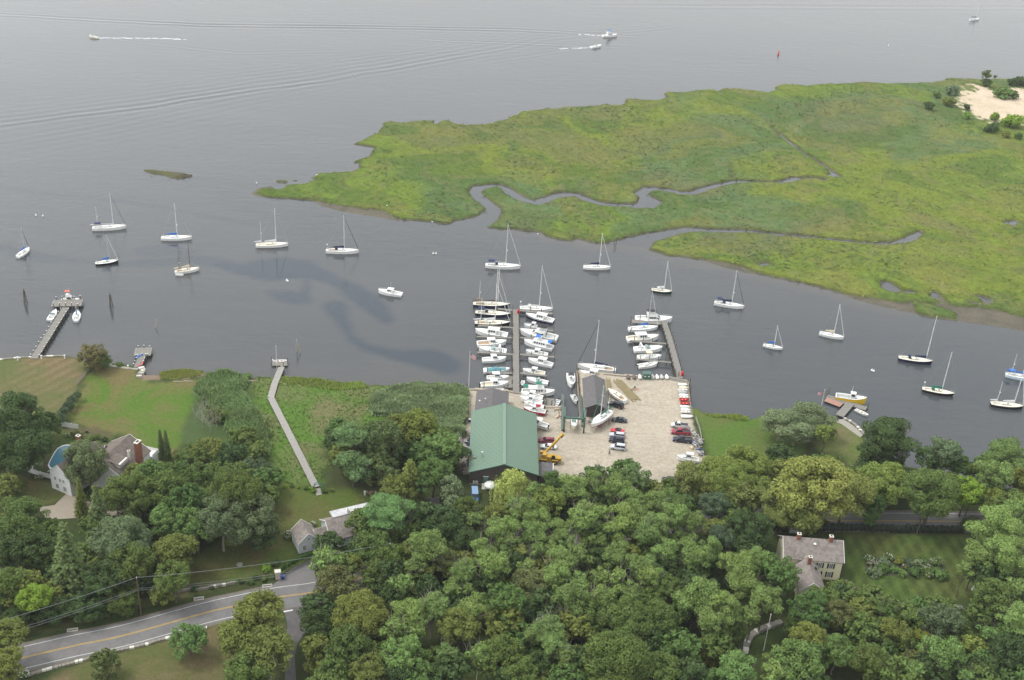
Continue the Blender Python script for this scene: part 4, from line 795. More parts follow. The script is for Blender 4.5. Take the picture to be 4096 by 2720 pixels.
# reeds: tall upright blades, one mass each
def blades(name, poly, n, h, w, col, label, cond=None, z0=LZ, kind='stuff'):
    xs = [p[0] for p in poly]; ys = [p[1] for p in poly]; x = RNG.uniform(min(xs), max(xs), n*3); y = RNG.uniform(min(ys), max(ys), n*3)
    k = sdpoly(x, y, poly)+fbm(x, y, 6, 2)*6 > 0; x = x[k][:n]; y = y[k][:n]; m = len(x); hh = h*(.75+fbm(x, y, 7, 3)*1.2)*RNG.uniform(.7, 1.15, m)
    P = np.stack([x, y, z0+hh*.5], -1); an = RNG.uniform(0, 6.28, m); Nn = np.stack([np.cos(an), np.sin(an), RNG.uniform(.1, .9, m)], -1)
    up = np.tile([0, 0, 1.0], (m, 1)); a = np.cross(Nn, up); a /= np.linalg.norm(a, axis=1, keepdims=True); b = np.cross(Nn/np.linalg.norm(Nn, axis=1, keepdims=True), a)
    b *= np.sign(b[:, 2:3]+1e-9); V = np.stack([P-a*w-b*hh[:, None]*.5, P+a*w-b*hh[:, None]*.5, P+a*w*.5+b*hh[:, None]*.5, P-a*w*.5+b*hh[:, None]*.5], 1).reshape(-1, 3)
    me = bpy.data.meshes.new(name); me.vertices.add(4*m); me.vertices.foreach_set('co', V.astype(np.float32).reshape(-1)); me.loops.add(4*m); me.loops.foreach_set('vertex_index', np.arange(4*m, dtype=np.int32))
    me.polygons.add(m); me.polygons.foreach_set('loop_start', np.arange(0, 4*m, 4, dtype=np.int32)); me.update(calc_edges=True)
    at = me.attributes.new('lv', 'FLOAT', 'POINT'); at.data.foreach_set('value', np.repeat(np.clip(.5+fbm(x, y, 8, 3)*.8+RNG.normal(size=m)*.12, 0, 1), 4).astype(np.float32)); me.materials.append(leafmat())
    o = bpy.data.objects.new(name, me); COL.objects.link(o); o.color = (*col, 1); tag(o, label, 'reeds', kind=kind); return o
blades('reeds', gp(F, [(855,935),(905,905),(960,893),(1010,893),(1055,900),(1082,915),(1074,960),(1068,1010),(1040,1020),(980,975),(900,960),(850,975)]), 26000, 2.8, .22, (.150, .195, .095), 'tall grey-green reed bed on the shore left of the boatyard')
blades('reeds', gp(F, [(470,868),(565,876),(580,930),(600,1000),(620,1060),(590,1060),(520,1000),(470,950),(462,905)]), 16000, 2.2, .22, (.125, .180, .070), 'grey-green reeds and scrub between the lawn and the boardwalk field')
blades('meadow_weeds', POLY['meadow'], 3600, .45, .28, (.088, .145, .032), 'clumps of green weeds over the cut meadow around the boardwalk')
blades('shore_grass', gp(F, [(370,868),(400,860),(465,862),(475,876),(440,880),(380,882)]), 3500, .7, .16, (.17, .19, .05), 'low olive marsh grass on the little beach')
blades('shore_grass', gp(F, [(650,868),(720,884),(740,890),(835,892),(860,905),(740,905),(650,885)]), 4500, .7, .16, (.165, .21, .05), 'low marsh grass along the meadow shore')
blades('shore_grass', gp(F, [(1592,945),(1640,962),(1740,968),(1720,978),(1640,972),(1596,960)]), 3000, .7, .16, (.18, .24, .05), 'tall shore grass right of the boatyard corner')
# ================================================================== BOATS
gel = mat('gelcoat', (.80, .80, .77), .28, .03, .8, spec=.5); deckm = mat('deck_white', (.74, .74, .70), .55, .05, 1.5); cream = mat('deck_cream', (.72, .68, .57), .6, .05)
teak = mat('teak', (.42, .29, .18), .6, .15, 4); darkw = mat('dark_wood', (.16, .075, .035), .45, .1); alu = mat('mast_alloy', (.60, .60, .58), .35, .05, metal=.3); mastw = mat('mast_white', (.78, .78, .75), .35, .04)
glass = mat('dark_glass', (.02, .026, .032), .12, .05, spec=.6); glassp = mat('pale_glass', (.22, .32, .30), .1, .05, spec=.6); blackm = mat('black_paint', (.018, .018, .02), .35, .05); rubber = mat('rubber', (.02, .02, .02), .8)
navy = mat('canvas_navy', (.022, .030, .085), .85, .12, 3); blue = mat('canvas_blue', (.035, .16, .50), .8, .1, 3); blackc = mat('canvas_black', (.028, .028, .032), .85, .1); green = mat('canvas_green', (.02, .17, .12), .8, .1); whitec = mat('canvas_white', (.76, .76, .73), .8, .04); tanc = mat('canvas_cream', (.68, .58, .40), .8, .05); tealc = mat('canvas_teal', (.10, .24, .27), .85, .1); maroon = mat('canvas_maroon', (.32, .02, .035), .8, .08); orange = mat('canvas_orange', (.62, .16, .10), .8, .08); brownc = mat('canvas_brown', (.13, .10, .085), .85, .1)
steel = mat('steel_rail', (.55, .56, .57), .3, .05, metal=.6); redb = mat('bottom_red', (.22, .025, .03), .7, .1); blueb = mat('bottom_blue', (.03, .06, .16), .7, .1); greyi = mat('interior_grey', (.42, .43, .42), .7, .08); red = mat('red_paint', (.60, .02, .03), .4, .05)
hullc = dict(white=gel, navy=mat('hull_navy', (.012, .014, .05), .2, .05), black=mat('hull_black', (.012, .012, .014), .2, .05), green=mat('hull_green', (.008, .035, .028), .2, .05), red=mat('hull_red', (.42, .012, .045), .25, .05), yellow=mat('hull_yellow', (.80, .52, .02), .3, .05), paleblue=mat('hull_pale', (.62, .74, .82), .25, .04), cream=mat('hull_cream', (.72, .66, .50), .3, .04), grey=greyi)
SAILB = [(0, .60), (.08, .74), (.2, .89), (.35, .98), (.5, 1), (.63, .94), (.75, .79), (.85, .56), (.93, .30), (1, .02)]
MOTB = [(0, .90), (.12, .95), (.3, 1), (.5, 1), (.65, .93), (.78, .76), (.88, .52), (.95, .27), (1, .03)]
SKIFB = [(0, .80), (.2, .95), (.45, 1), (.65, .90), (.8, .68), (.92, .36), (1, .04)]
def itp(tab, t):
    for (a, va), (b, vb) in zip(tab, tab[1:]):
        if t <= b: return va+(vb-va)*(t-a)/(b-a)
    return tab[-1][1]
def hull(root, L, Bm, Fb, tab, top, bot, draft=.5, stripe=None, rise=.25, pit=None, deck=None, floor=None, keel=0, dh=0):
    """lofted hull with a deck that drops into a cockpit well between stations pit=(t0, t1, half width share, depth)"""
    ts = sorted(set([i/16 for i in range(17)]+([pit[0], pit[1]] if pit else [])))
    def sta(t):
        b = Bm/2*itp(tab, t); f = Fb*(1+rise*(t-.35)*abs(t-.35)*2.4); x = -L/2+L*t; rk = max(0, t-.72)*L*.10*(1 if tab is not SKIFB else .6)
        return b, f, x, rk
    h = MB(); rings = []
    for t in ts:
        b, f, x, rk = sta(t); dr = draft*(1-max(0, t-.7)*2.2)
        pts = [(0, -dr), (b*.55, -dr*.72), (b*.88, -.02), (b*.90, .10), (b*.955, f*.62), (b*.97, f*.80), (b, f)]
        ring = []
        for y, z in pts: ring.append((x+rk*(z/max(f, .1)-.6), y, z))
        rings.append(ring)
    n = len(rings[0])
    for r0, r1 in zip(rings, rings[1:]):
        for j in range(n-1):
            m = bot if j < 2 else (stripe if (stripe and j == 4) else (bot if j == 2 and draft > .3 and not stripe else top))
            for sg in (1, -1):
                q = [(r0[j][0], sg*r0[j][1], r0[j][2]), (r1[j][0], sg*r1[j][1], r1[j][2]), (r1[j+1][0], sg*r1[j+1][1], r1[j+1][2]), (r0[j+1][0], sg*r0[j+1][1], r0[j+1][2])]
                h.add(q, [(0, 1, 2, 3) if sg > 0 else (3, 2, 1, 0)], m)
    r0 = rings[0]; pts = [(x, y, z) for x, y, z in r0]+[(x, -y, z) for x, y, z in r0[:0:-1]]
    h.add(pts, [tuple(range(len(pts)))], top)
    if keel:
        h.frus([(-L*.06, -.09, -keel), (L*.14, -.09, -keel), (L*.14, .09, -keel), (-L*.06, .09, -keel)], [(-L*.12, -.14, -draft*.7), (L*.20, -.14, -draft*.7), (L*.20, .14, -draft*.7), (-L*.12, .14, -draft*.7)], bot)
        h.frus([(-L*.43, -.05, -keel*.8), (-L*.36, -.05, -keel*.8), (-L*.36, .05, -keel*.8), (-L*.43, .05, -keel*.8)], [(-L*.45, -.07, -.1), (-L*.35, -.07, -.1), (-L*.35, .07, -.1), (-L*.45, .07, -.1)], bot)
    h.build('hull', root)
    d = MB(); deck = deck or deckm; floor = floor or deck
    def sec(t, in_pit):
        b, f, x, rk = sta(t); x += rk*.4; f -= .04; b -= .01; c = min(b*pit[2], b-.12) if pit else b*.5; z = f-pit[3] if in_pit else f+.03
        return [(x, b, f), (x, c, f+(.0 if in_pit else .03)), (x, c, z), (x, -c, z), (x, -c, f+(.0 if in_pit else .03)), (x, -b, f)]
    ss = []
    for t in ts:
        if pit and abs(t-pit[0]) < 1e-6: ss += [(t, False), (t, True)]
        elif pit and abs(t-pit[1]) < 1e-6: ss += [(t, True), (t, False)]
        else: ss.append((t, bool(pit and pit[0] < t < pit[1])))
    for (t0, p0), (t1, p1) in zip(ss, ss[1:]):
        A_, B_ = sec(t0, p0), sec(t1, p1)
        for j in range(5): d.add([A_[j], B_[j], B_[j+1], A_[j+1]], [(0, 1, 2, 3)], floor if j == 2 and p0 and p1 else deck)
    d.build('deck', root)
    # rub rail
    rr = MB()
    for sg in (1, -1):
        P = []
        for t in ts: b, f, x, rk = sta(t); P.append((x+rk*.42, sg*(b+.015), f-.02))
        rr.path(P, .035, deck if top is not gel else teak if dh else gel, n=4)
    rr.build('rub_rail', root)
    return lambda t: (lambda s: (s[2]+s[3]*.4, s[0], s[1]))(sta(t))
def house(root, x0, x1, w, z0, hgt, m, slope=.35, back=.05, win=True, name='cabin', tw=.84, wm=None, roof=None, wins=3, front=True, roof_ext=(0, 0)):
    b = MB(); a = [(x0, -w/2, z0), (x1, -w/2*.86, z0), (x1, w/2*.86, z0), (x0, w/2, z0)]
    xt0, xt1 = x0+back, x1-slope; t = [(xt0, -w/2*tw, z0+hgt), (xt1, -w/2*.86*tw, z0+hgt), (xt1, w/2*.86*tw, z0+hgt), (xt0, w/2*tw, z0+hgt)]
    b.frus(a, t, m); o = b.build(name, root)
    if win:
        g = MB(); wm = wm or glass; L = x1-x0
        for sg in (1, -1):
            for k in range(wins):
                u0 = .10+k*.8/wins+.02; u1 = .10+(k+1)*.8/wins-.03
                def P(u, v):
                    xa = x0+(x1-x0)*u; xb = xt0+(xt1-xt0)*u; ya = (w/2)*(1-.14*u); yb = (w/2*tw)*(1-.14*u)
                    return (xa+(xb-xa)*v, sg*(ya+(yb-ya)*v+.012), z0+hgt*v)
                q = [P(u0, .40), P(u1, .40), P(u1, .82), P(u0, .82)]; g.add(q, [(0, 1, 2, 3) if sg > 0 else (3, 2, 1, 0)], wm)
        if front:
            q = [(x1-slope*.35+.015, -w*.34*.9, z0+hgt*.35), (x1-slope*.35+.015, w*.34*.9, z0+hgt*.35), (x1-slope*.85+.015, w*.32*.9, z0+hgt*.85), (x1-slope*.85+.015, -w*.32*.9, z0+hgt*.85)]; g.add(q, [(0, 1, 2, 3)], wm)
        g.build('window_band', o)
    if roof:
        r = MB(); r.frus([(xt0-roof_ext[0], -w/2*tw-.08, z0+hgt), (xt1+roof_ext[1], -w/2*tw*.92, z0+hgt), (xt1+roof_ext[1], w/2*tw*.92, z0+hgt), (xt0-roof_ext[0], w/2*tw+.08, z0+hgt)], [(xt0-roof_ext[0]+.05, -w/2*tw, z0+hgt+.10), (xt1+roof_ext[1]-.1, -w/2*tw*.85, z0+hgt+.10), (xt1+roof_ext[1]-.1, w/2*tw*.85, z0+hgt+.10), (xt0-roof_ext[0]+.05, w/2*tw, z0+hgt+.10)], roof)
        r.build('hardtop', root)
    return xt0, xt1, z0+hgt
def canopy(root, x0, x1, w, z, m, post=None, base=None, name='bimini'):
    b = MB(); n = 5
    for k in range(n):
        u0, u1 = k/n, (k+1)/n; y0, y1 = -w/2+w*u0, -w/2+w*u1; z0 = z+.22*math.sin(math.pi*u0); z1 = z+.22*math.sin(math.pi*u1)
        b.add([(x0, y0, z0), (x1, y0, z0), (x1, y1, z1), (x0, y1, z1), (x0, y0, z0-.05), (x1, y0, z0-.05), (x1, y1, z1-.05), (x0, y1, z1-.05)], [(0, 1, 2, 3), (7, 6, 5, 4), (0, 3, 7, 4), (1, 5, 6, 2)], m)
    if base is not None:
        for x in (x0+.05, x1-.05):
            for y in (-w/2+.04, w/2-.04): b.tube((x, y, base), (x, y, z), .025, steel, n=4)
    b.build(name, root)
def rail(root, st, t0, t1, h=.6, name='rail', both=True):
    b = MB(); n = 7
    for sg in (1, -1):
        P = []
        for k in range(n):
            t = t0+(t1-t0)*k/(n-1); x, hb, f = st(t); P.append((x, sg*max(hb-.08, .02), f+h)); b.tube((x, sg*max(hb-.08, .02), f), (x, sg*max(hb-.08, .02), f+h), .018, steel, n=4)
        b.path(P, .022, steel, n=4)
    b.build(name, root)
def outboard(root, x, z, m=blackm, y=0):
    b = MB(); b.frus([(x-.5, y-.16, z), (x+.0, y-.18, z), (x+.0, y+.18, z), (x-.5, y+.16, z)], [(x-.42, y-.12, z+.42), (x-.05, y-.14, z+.42), (x-.05, y+.14, z+.42), (x-.42, y+.12, z+.42)], m)
    b.box((x-.22, y, z-.45), (.16, .10, .95), m); b.box((x-.22, y, z-.85), (.34, .22, .04), m); b.build('outboard', root)
def bow_stern(stern, bow, z=0.0):
    a, b = G(stern, z), G(bow, z); c = (a+b)/2; return c, heading(a, b), (b-a).length
def sailboat(stern, bow, name_label, col='white', cover=whitec, boot=None, mizzen=False, bim=None, dodger=None, jib=whitec, mast=mastw, dk=None, H=None, radar=False, rake=.0, wood=False, z=0.0, L=None, group='sailboats on moorings', mizcover=None, stands=False, covered_boom=True, mx=.12, gallows=False):
    c, hd, L0 = bow_stern(stern, bow, z+.35); L = L or L0/.97; Bm = .12*L+1.75 if L > 7 else L*.32; Fb = .42+.058*L
    root = empty('sailboat', (c.x, c.y, z), hd, name_label, 'sailboat', group)
    bot = redb if boot == 'red' else blueb if boot == 'blue' else (blackm if col == 'white' and not boot else redb)
    st = hull(root, L, Bm, Fb, SAILB, hullc[col], bot if stands else (bot if boot else hullc[col]), draft=.55, stripe=None, rise=.28, pit=(.08, .30, .62, .42), deck=dk or deckm, floor=teak if wood else (dk or deckm), keel=1.7 if stands else 0, dh=1 if wood else 0)
    ztop = Fb-.02; cl_ = L*.36; house(root, -L*.20, -L*.20+cl_, Bm*.56, ztop, .42, dk or deckm, slope=L*.05, name='cabin', wins=4, front=False)
    # hatches
    hb = MB(); hb.box((L*.02, 0, ztop+.44), (.55, .55, .05), glass); hb.box((L*.30, 0, ztop+.05), (.5, .5, .06), glass); hb.build('hatch', root)
    H = H or 1.22*L; mxx = L*mx; zt = ztop+H
    mb = MB(); mb.tube((mxx, 0, ztop), (mxx-rake, 0, zt), .135, mast, .09, n=8); 
    for f_ in (.42, .70): mb.tube((mxx-rake*f_, -Bm*.26, ztop+H*f_), (mxx-rake*f_, Bm*.26, ztop+H*f_), .03, mast, n=4)
    if radar: mb.sphere((mxx+.28-rake*.35, 0, ztop+H*.36), .26, whitec, sz=.5)
    mb.build('mast', root)
    bl = L*.36; bz = ztop+1.15; b = MB(); b.tube((mxx-.1, 0, bz), (mxx-bl, 0, bz+.12), .07, mast, n=6); b.build('boom', root)
    if cover:
        b = MB(); b.frus([(mxx-bl*.98, -.10, bz), (mxx-.05, -.2, bz-.08), (mxx-.05, .2, bz-.08), (mxx-bl*.98, .10, bz)], [(mxx-bl*.98, -.05, bz+.28), (mxx-.05, -.09, bz+.80), (mxx-.05, .09, bz+.80), (mxx-bl*.98, .05, bz+.28)], cover); b.build('sail_cover', root)
    rg = MB(); xb, _, fb = st(.99); xs, _, fs = st(.0)
    for sg in (1, -1):
        rg.tube((mxx, sg*Bm*.44, ztop), (mxx-rake*.7, sg*Bm*.26, ztop+H*.70), .008, steel, n=3); rg.tube((mxx-rake*.7, sg*Bm*.26, ztop+H*.70), (mxx-rake, 0, zt-.1), .008, steel, n=3)
    rg.tube((xs+.1, 0, fs), (mxx-rake, 0, zt-.05), .007, steel, n=3); rg.build('rigging', root)
    b = MB(); b.tube((xb-.15, 0, fb+.3), (mxx-rake*.95, 0, zt-.5), .022 if jib is None else .10, jib or steel, .022 if jib is None else .06, n=6); b.build('furled_jib' if jib else 'forestay', root)
    if mizzen:
        mz = -L*.33; mh = H*.62; b = MB(); b.tube((mz, 0, ztop), (mz-rake*.5, 0, ztop+mh), .09, mast, .05, n=6); b.tube((mz, -.5, ztop+mh*.55), (mz, .5, ztop+mh*.55), .03, mast, n=4); b.tube((mz, 0, ztop+1.1), (mz-L*.22, 0, ztop+1.2), .055, mast, n=5)
        b.sphere((mz+.2, 0, ztop+mh*.5), .22, whitec, sz=.6); b.build('mizzen_mast', root)
        b = MB(); mc = mizcover or cover or whitec; b.frus([(mz-L*.21, -.08, ztop+1.1), (mz-.05, -.14, ztop+1.05), (mz-.05, .14, ztop+1.05), (mz-L*.21, .08, ztop+1.1)], [(mz-L*.21, -.04, ztop+1.3), (mz-.05, -.06, ztop+1.6), (mz-.05, .06, ztop+1.6), (mz-L*.21, .04, ztop+1.3)], mc); b.build('mizzen_cover', root)
    if dodger:
        b = MB(); x0 = -L*.22; b.frus([(x0, -Bm*.30, ztop+.35), (x0+1.1, -Bm*.26, ztop+.35), (x0+1.1, Bm*.26, ztop+.35), (x0, Bm*.30, ztop+.35)], [(x0+.05, -Bm*.26, ztop+1.15), (x0+.55, -Bm*.22, ztop+1.15), (x0+.55, Bm*.22, ztop+1.15), (x0+.05, Bm*.26, ztop+1.15)], dodger); b.build('dodger', root)
    if bim: canopy(root, -L*.42, -L*.24, Bm*.66, ztop+1.75, bim, base=ztop)
    rail(root, st, .86, .985, .55, 'pulpit'); rail(root, st, .0, .10, .55, 'pushpit')
    if gallows: b = MB(); b.sphere((-L*.46, Bm*.2, ztop+1.9), .28, whitec); b.tube((-L*.46, Bm*.2, ztop), (-L*.46, Bm*.2, ztop+1.9), .04, steel, n=5); b.build('radar', root)
    if stands:
        for k in (-.22, .18):
            for sg in (1, -1):
                b = MB(); b.tube((L*k, sg*Bm*.36, .05-.0), (L*k+.0, sg*Bm*.52, -z+LZ-.0), .05, redb, n=5); b.tube((L*k-.4, sg*Bm*.62, -z+LZ+.05), (L*k, sg*Bm*.36, .05), .04, redb, n=4); b.tube((L*k+.4, sg*Bm*.62, -z+LZ+.05), (L*k, sg*Bm*.36, .05), .04, redb, n=4); b.build('stand', root)
    return root, st, ztop, L, Bm
NV, BL, WH = navy, blue, whitec
sailboat(E(728,425), E(985,412), 'big white ketch with two masts and navy cockpit cover, upper left mooring', mizzen=True, bim=NV, jib=green, H=14.2, cover=None, mx=.13)
sailboat(E(1268,500), E(1500,498), 'white sloop with blue sail cover on a tall mast, straight above the brown-masted ketch', cover=BL, jib=None, radar=True, mx=.03)
sailboat(E(130,655), E(240,572), 'small white sloop at the far left with blue cover, bow toward the upper right', cover=BL, jib=NV, mast=alu, boot='blue', H=9.5, L=8.2)
sailboat(E(750,700), E(925,680), 'black-hulled sloop with blue sail cover, left group', col='black', cover=BL, jib=WH, mast=alu, H=10.8)
sailboat(E(1375,765), E(1560,740), 'white ketch with brown wooden masts and wood deck furniture', mizzen=True, mast=darkw, wood=True, cover=tanc, jib=None, H=10.5, dk=cream)
sailboat(E(2010,558), E(2255,552), 'white ketch with cream deck and white covers, centre left', mizzen=True, cover=WH, jib=steel, dk=cream, mx=.13, boot='red')
sailboat(Gz(795,600), Gz(1045,605), 'white sloop with navy boom cover, dodger and stern arch with round radar', cover=NV, jib=blackc, dodger=NV, gallows=True, wood=True, H=14.8, mx=.06)
sailboat(Gz(2045,715), Gz(2312,728), 'long white sloop with navy bimini and bare boom, above the centre dock', cover=None, jib=WH, bim=NV, dodger=NV, H=17.5, mx=.08, radar=True)
sailboat(A(1970,1138), A(2125,1142), 'white sloop with dark sail cover, just below the marsh point and creek mouth', cover=NV, jib=WH, boot='red', H=14.2, mx=.08, radar=True)
sailboat(B(158,1348), B(275,1362), 'dark green hulled sloop moored above the right-hand dock', col='green', cover=WH, jib=WH, dodger=WH, H=12.3, mx=.12, dk=cream)
sailboat(B(530,1425), B(700,1452), 'white sloop with navy bimini and navy cover, right of the green hulled one', cover=NV, jib=NV, bim=NV, dodger=NV, H=14, radar=True, mx=.08)
sailboat(K(460,875), K(597,902), 'smallest white sloop with blue sail cover, right of the boatyard', cover=BL, jib=WH, H=8.4, mx=.05, boot='blue')
sailboat(K(868,788), K(1040,825), 'white sloop with cream sail cover and white furled jib on the right', cover=tanc, jib=WH, H=12.5, mx=.08)
sailboat(K(1443,970), K(1680,1003), 'large navy-hulled sloop with navy covers, lower right moorings', col='navy', cover=NV, jib=None, dodger=NV, H=17.5, mx=.30, dk=cream)
sailboat(K(1615,1195), K(1840,1237), 'black-hulled sloop with green dodger and radar post at the stern', col='black', cover=green, jib=None, dodger=green, gallows=True, H=15, dk=cream, mx=.1)
sailboat(K(2220,1090), K(2440,1128), 'pale blue ketch cut by the right edge of the photo', col='paleblue', mizzen=True, cover=BL, jib=WH, bim=BL, H=13)
sailboat(K(2112,1303), K(2340,1328), 'black-hulled ketch with cream sail covers at the right edge', col='black', mizzen=True, cover=WH, jib=WH, dk=cream, H=13.5, mx=.2)
sailboat(D(2118,92), D(2147,90), 'tiny far sailboat under bare mast at the top right', cover=NV, jib=None, H=11, L=9.5, bim=NV)
# at the docks
GD = 'boats berthed at the marina docks'
sailboat(C3(370,668), C3(925,690), 'navy ketch with cream deck and brown awning, outermost berth left of the dock head', col='navy', mizzen=True, cover=brownc, mast=mastw, dk=cream, jib=None, wood=True, H=14.5, mx=.17, bim=brownc, group=GD)
sailboat(C3(405,800), C3(935,838), 'navy-hulled sloop with royal blue awning, second berth left of the dock', col='navy', cover=None, jib=WH, bim=navy, dodger=navy, H=17.2, mx=.08, dk=cream, group=GD)
sailboat(C3(395,965), C3(930,970), 'black-hulled yawl with white covers and wooden cockpit, third berth left of the dock', col='black', mizzen=True, cover=WH, wood=True, dk=cream, jib=WH, H=15.5, mx=.07, dodger=whitec, group=GD)
sailboat(C3(1090,728), C3(1600,752), 'white sloop with blue waterline and radar mast, outermost berth right of the dock head', cover=None, boot='blue', jib=WH, dodger=whitec, H=17, mx=.10, radar=True, gallows=True, group=GD)
sailboat(C5(1020,1312), C5(440,1240), 'white centre cockpit sloop with navy cover berthed at the yard corner, bow to the left', cover=NV, jib=NV, dodger=whitec, H=17.5, mx=.06, radar=True, wood=True, group=GD)
sailboat(C5(1237,665), C5(1680,640), 'white sloop with bright blue sail cover at the right-hand dock', cover=BL, jib=WH, H=14.8, mast=alu, mx=.16, group=GD)
sailboat(C6(945,590), C6(655,800), 'white two-masted sailboat propped on stands in the gravel yard, green covers', cover=green, mizzen=True, mizcover=green, jib=green, boot='red', stands=True, z=LZ+1.75, H=11.5, mx=.05, group='boats stored ashore', L=11.2)
r_ = sailboat(C6(1165,405), C6(925,245), 'cream open daysailer without mast stored ashore beside the shed', col='white', cover=None, dk=cream, jib=None, H=.6, wood=True, z=LZ+.6, boot='blue', group='boats stored ashore', L=8.4)[0]
for ch in list(r_.children):
    if ch.name.split('.')[0] in ('mast', 'rigging', 'boom', 'forestay', 'pulpit', 'pushpit'): bpy.data.objects.remove(ch)
# --- motor boats
def motor(stern, bow, label, col='white', style='cuddy', top=gel, can=None, bot=None, stripe=None, ob=None, z=0.0, group=GD, bw=.34, floor=None, name='motorboat', cat='motorboat', L=None, arch=False, dk=None):
    c, hd, L0 = bow_stern(stern, bow, z+.6); L = L or L0/.98; Bm = L*bw if L < 8 else L*bw*.90+.28; Fb = .45+.07*L
    root = empty(name, (c.x, c.y, z), hd, label, cat, group)
    tab = SKIFB if style == 'skiff' else MOTB
    if style in ('skiff', 'row'): Fb = .55
    if style == 'lobster': Fb *= 1.45
    pit = {'cuddy': (.03, .42, .80, .55), 'hardtop': (.03, .36, .80, .55), 'express': (.08, .45, .76, .55), 'trawler': (.03, .22, .78, .6), 'fly': (.03, .27, .8, .7), 'console': (.04, .80, .80, .5), 'skiff': (.04, .88, .86, .38), 'covered': None, 'lobster': (.03, .55, .84, .7), 'sport': (.05, .36, .8, .6), 'row': (.05, .86, .86, .36)}[style]
    st = hull(root, L, Bm, Fb, tab, hullc[col], bot or hullc[col], draft=.45, stripe=stripe, rise=.55 if style not in ('skiff', 'row') else .2, pit=pit, deck=dk or (gel if style != 'skiff' else hullc[col]), floor=floor or (deckm if style != 'skiff' else greyi))
    zf = Fb-.02
    if style == 'cuddy':
        house(root, -L*.02, L*.30, Bm*.72, zf, .50, gel, slope=L*.16, wins=2, front=False)
        x0, x1, zr = house(root, -L*.08, L*.16, Bm*.66, zf, 1.35, gel, slope=.55, wins=2, name='wheelhouse', roof=top, roof_ext=(L*.08, .1), tw=.80)
        rail(root, st, .62, .985, .5, 'bow_rail')
    elif style == 'hardtop':
        house(root, 0, L*.33, Bm*.74, zf, .45, gel, slope=L*.15, wins=2, front=False)
        house(root, -L*.16, L*.15, Bm*.72, zf, 1.55, gel, slope=.6, wins=3, name='wheelhouse', roof=top, roof_ext=(L*.10, .2), tw=.86); rail(root, st, .58, .985, .55, 'bow_rail')
    elif style == 'express':
        b = MB(); b.frus([(-L*.06, -Bm*.40, zf), (L*.34, -Bm*.26, zf), (L*.34, Bm*.26, zf), (-L*.06, Bm*.40, zf)], [(-L*.06, -Bm*.34, zf+.42), (L*.18, -Bm*.20, zf+.34), (L*.18, Bm*.20, zf+.34), (-L*.06, Bm*.34, zf+.42)], gel); b.build('foredeck', root)
        b = MB(); b.frus([(-L*.07, -Bm*.36, zf+.4), (L*.08, -Bm*.28, zf+.38), (L*.08, Bm*.28, zf+.38), (-L*.07, Bm*.36, zf+.4)], [(-L*.09, -Bm*.33, zf+.95), (-L*.02, -Bm*.26, zf+.95), (-L*.02, Bm*.26, zf+.95), (-L*.09, Bm*.33, zf+.95)], glassp); b.build('windshield', root)
        if arch: b = MB(); [b.box((-L*.26, sg*Bm*.42, zf+.75), (.5, .08, 1.5), gel, ry=.25) for sg in (1, -1)]; b.box((-L*.245, 0, zf+1.5), (.55, Bm*.86, .1), gel); b.build('radar_arch', root)
        b = MB(); b.box((-L*.12, 0, zf-.25), (.6, Bm*.6, .5), whitec); b.box((-L*.36, 0, zf-.3), (.5, Bm*.7, .4), whitec); b.build('seat', root); rail(root, st, .6, .985, .45, 'bow_rail')
    elif style == 'trawler':
        house(root, -L*.30, L*.22, Bm*.74, zf, 1.45, gel, slope=.5, wins=5, name='cabin', roof=gel, roof_ext=(L*.12, .1), tw=.94)
        house(root, -L*.06, L*.10, Bm*.56, zf+1.55, .6, gel, slope=.35, wins=1, name='flybridge', win=False); rail(root, st, .45, .985, .65, 'bow_rail')
    elif style in ('fly', 'sport'):
        house(root, -L*.18, L*.24, Bm*.78, zf, 1.35, gel, slope=L*.17, wins=2, name='cabin', tw=.86)
        house(root, -L*.20, L*.05, Bm*.66, zf+1.35, .75, gel, slope=.5, name='flybridge', win=False); rail(root, st, .55, .985, .6, 'bow_rail')
        if style == 'sport': [MB().box(c_, s_, glass).build('window', root) for c_, s_ in (((-L*.215, 0, zf+1.0), (.06, Bm*.6, .9)), ((-L*.03, -Bm*.345, zf+.75), (L*.14, .05, .38)), ((-L*.03, Bm*.345, zf+.75), (L*.14, .05, .38)))]
    elif style == 'console':
        b = MB(); b.box((-L*.02, 0, zf-.02), (.9, .85, 1.0), gel); b.frus([(.1, -.4, zf+.45), (.45, -.38, zf+.45), (.45, .38, zf+.45), (.1, .4, zf+.45)], [(.0, -.38, zf+.95), (.1, -.36, zf+.95), (.1, .36, zf+.95), (.0, .38, zf+.95)], glassp); b.build('console', root)
        b = MB(); b.box((-L*.16, 0, zf-.1), (.7, .95, .7), whitec); b.build('seat', root); rail(root, st, .62, .985, .35, 'bow_rail')
        if can: canopy(root, -L*.16, L*.10, Bm*.66, zf+1.7, can, base=zf-.4, name='t_top')
    elif style in ('skiff', 'row'):
        for k, xx in enumerate((-.28, -.02, .22)):
            b = MB(); b.box((L*xx, 0, Fb-.14), (.28, Bm*(.84 if k < 2 else .68), .05), gel if style == 'skiff' else teak); b.build('thwart', root)
    elif style == 'covered':
        b = MB(); n = 10
        for k in range(n):
            t0, t1 = .12+.74*k/n, .12+.74*(k+1)/n; q = []
            for t in (t0, t1):
                x, hb, f = st(t); hh = .25+.55*math.exp(-((t-.45)/.13)**2); q.append([(x, -hb*.86, f+.01), (x, -hb*.4, f+hh), (x, hb*.4, f+hh), (x, hb*.86, f+.01)])
            for j in range(3): b.add([q[0][j], q[1][j], q[1][j+1], q[0][j+1]], [(0, 1, 2, 3)], can)
        b.build('canvas_cover', root)
    elif style == 'lobster':
        house(root, -L*.02, L*.32, Bm*.70, zf, .55, gel, slope=L*.12, wins=2, front=False)
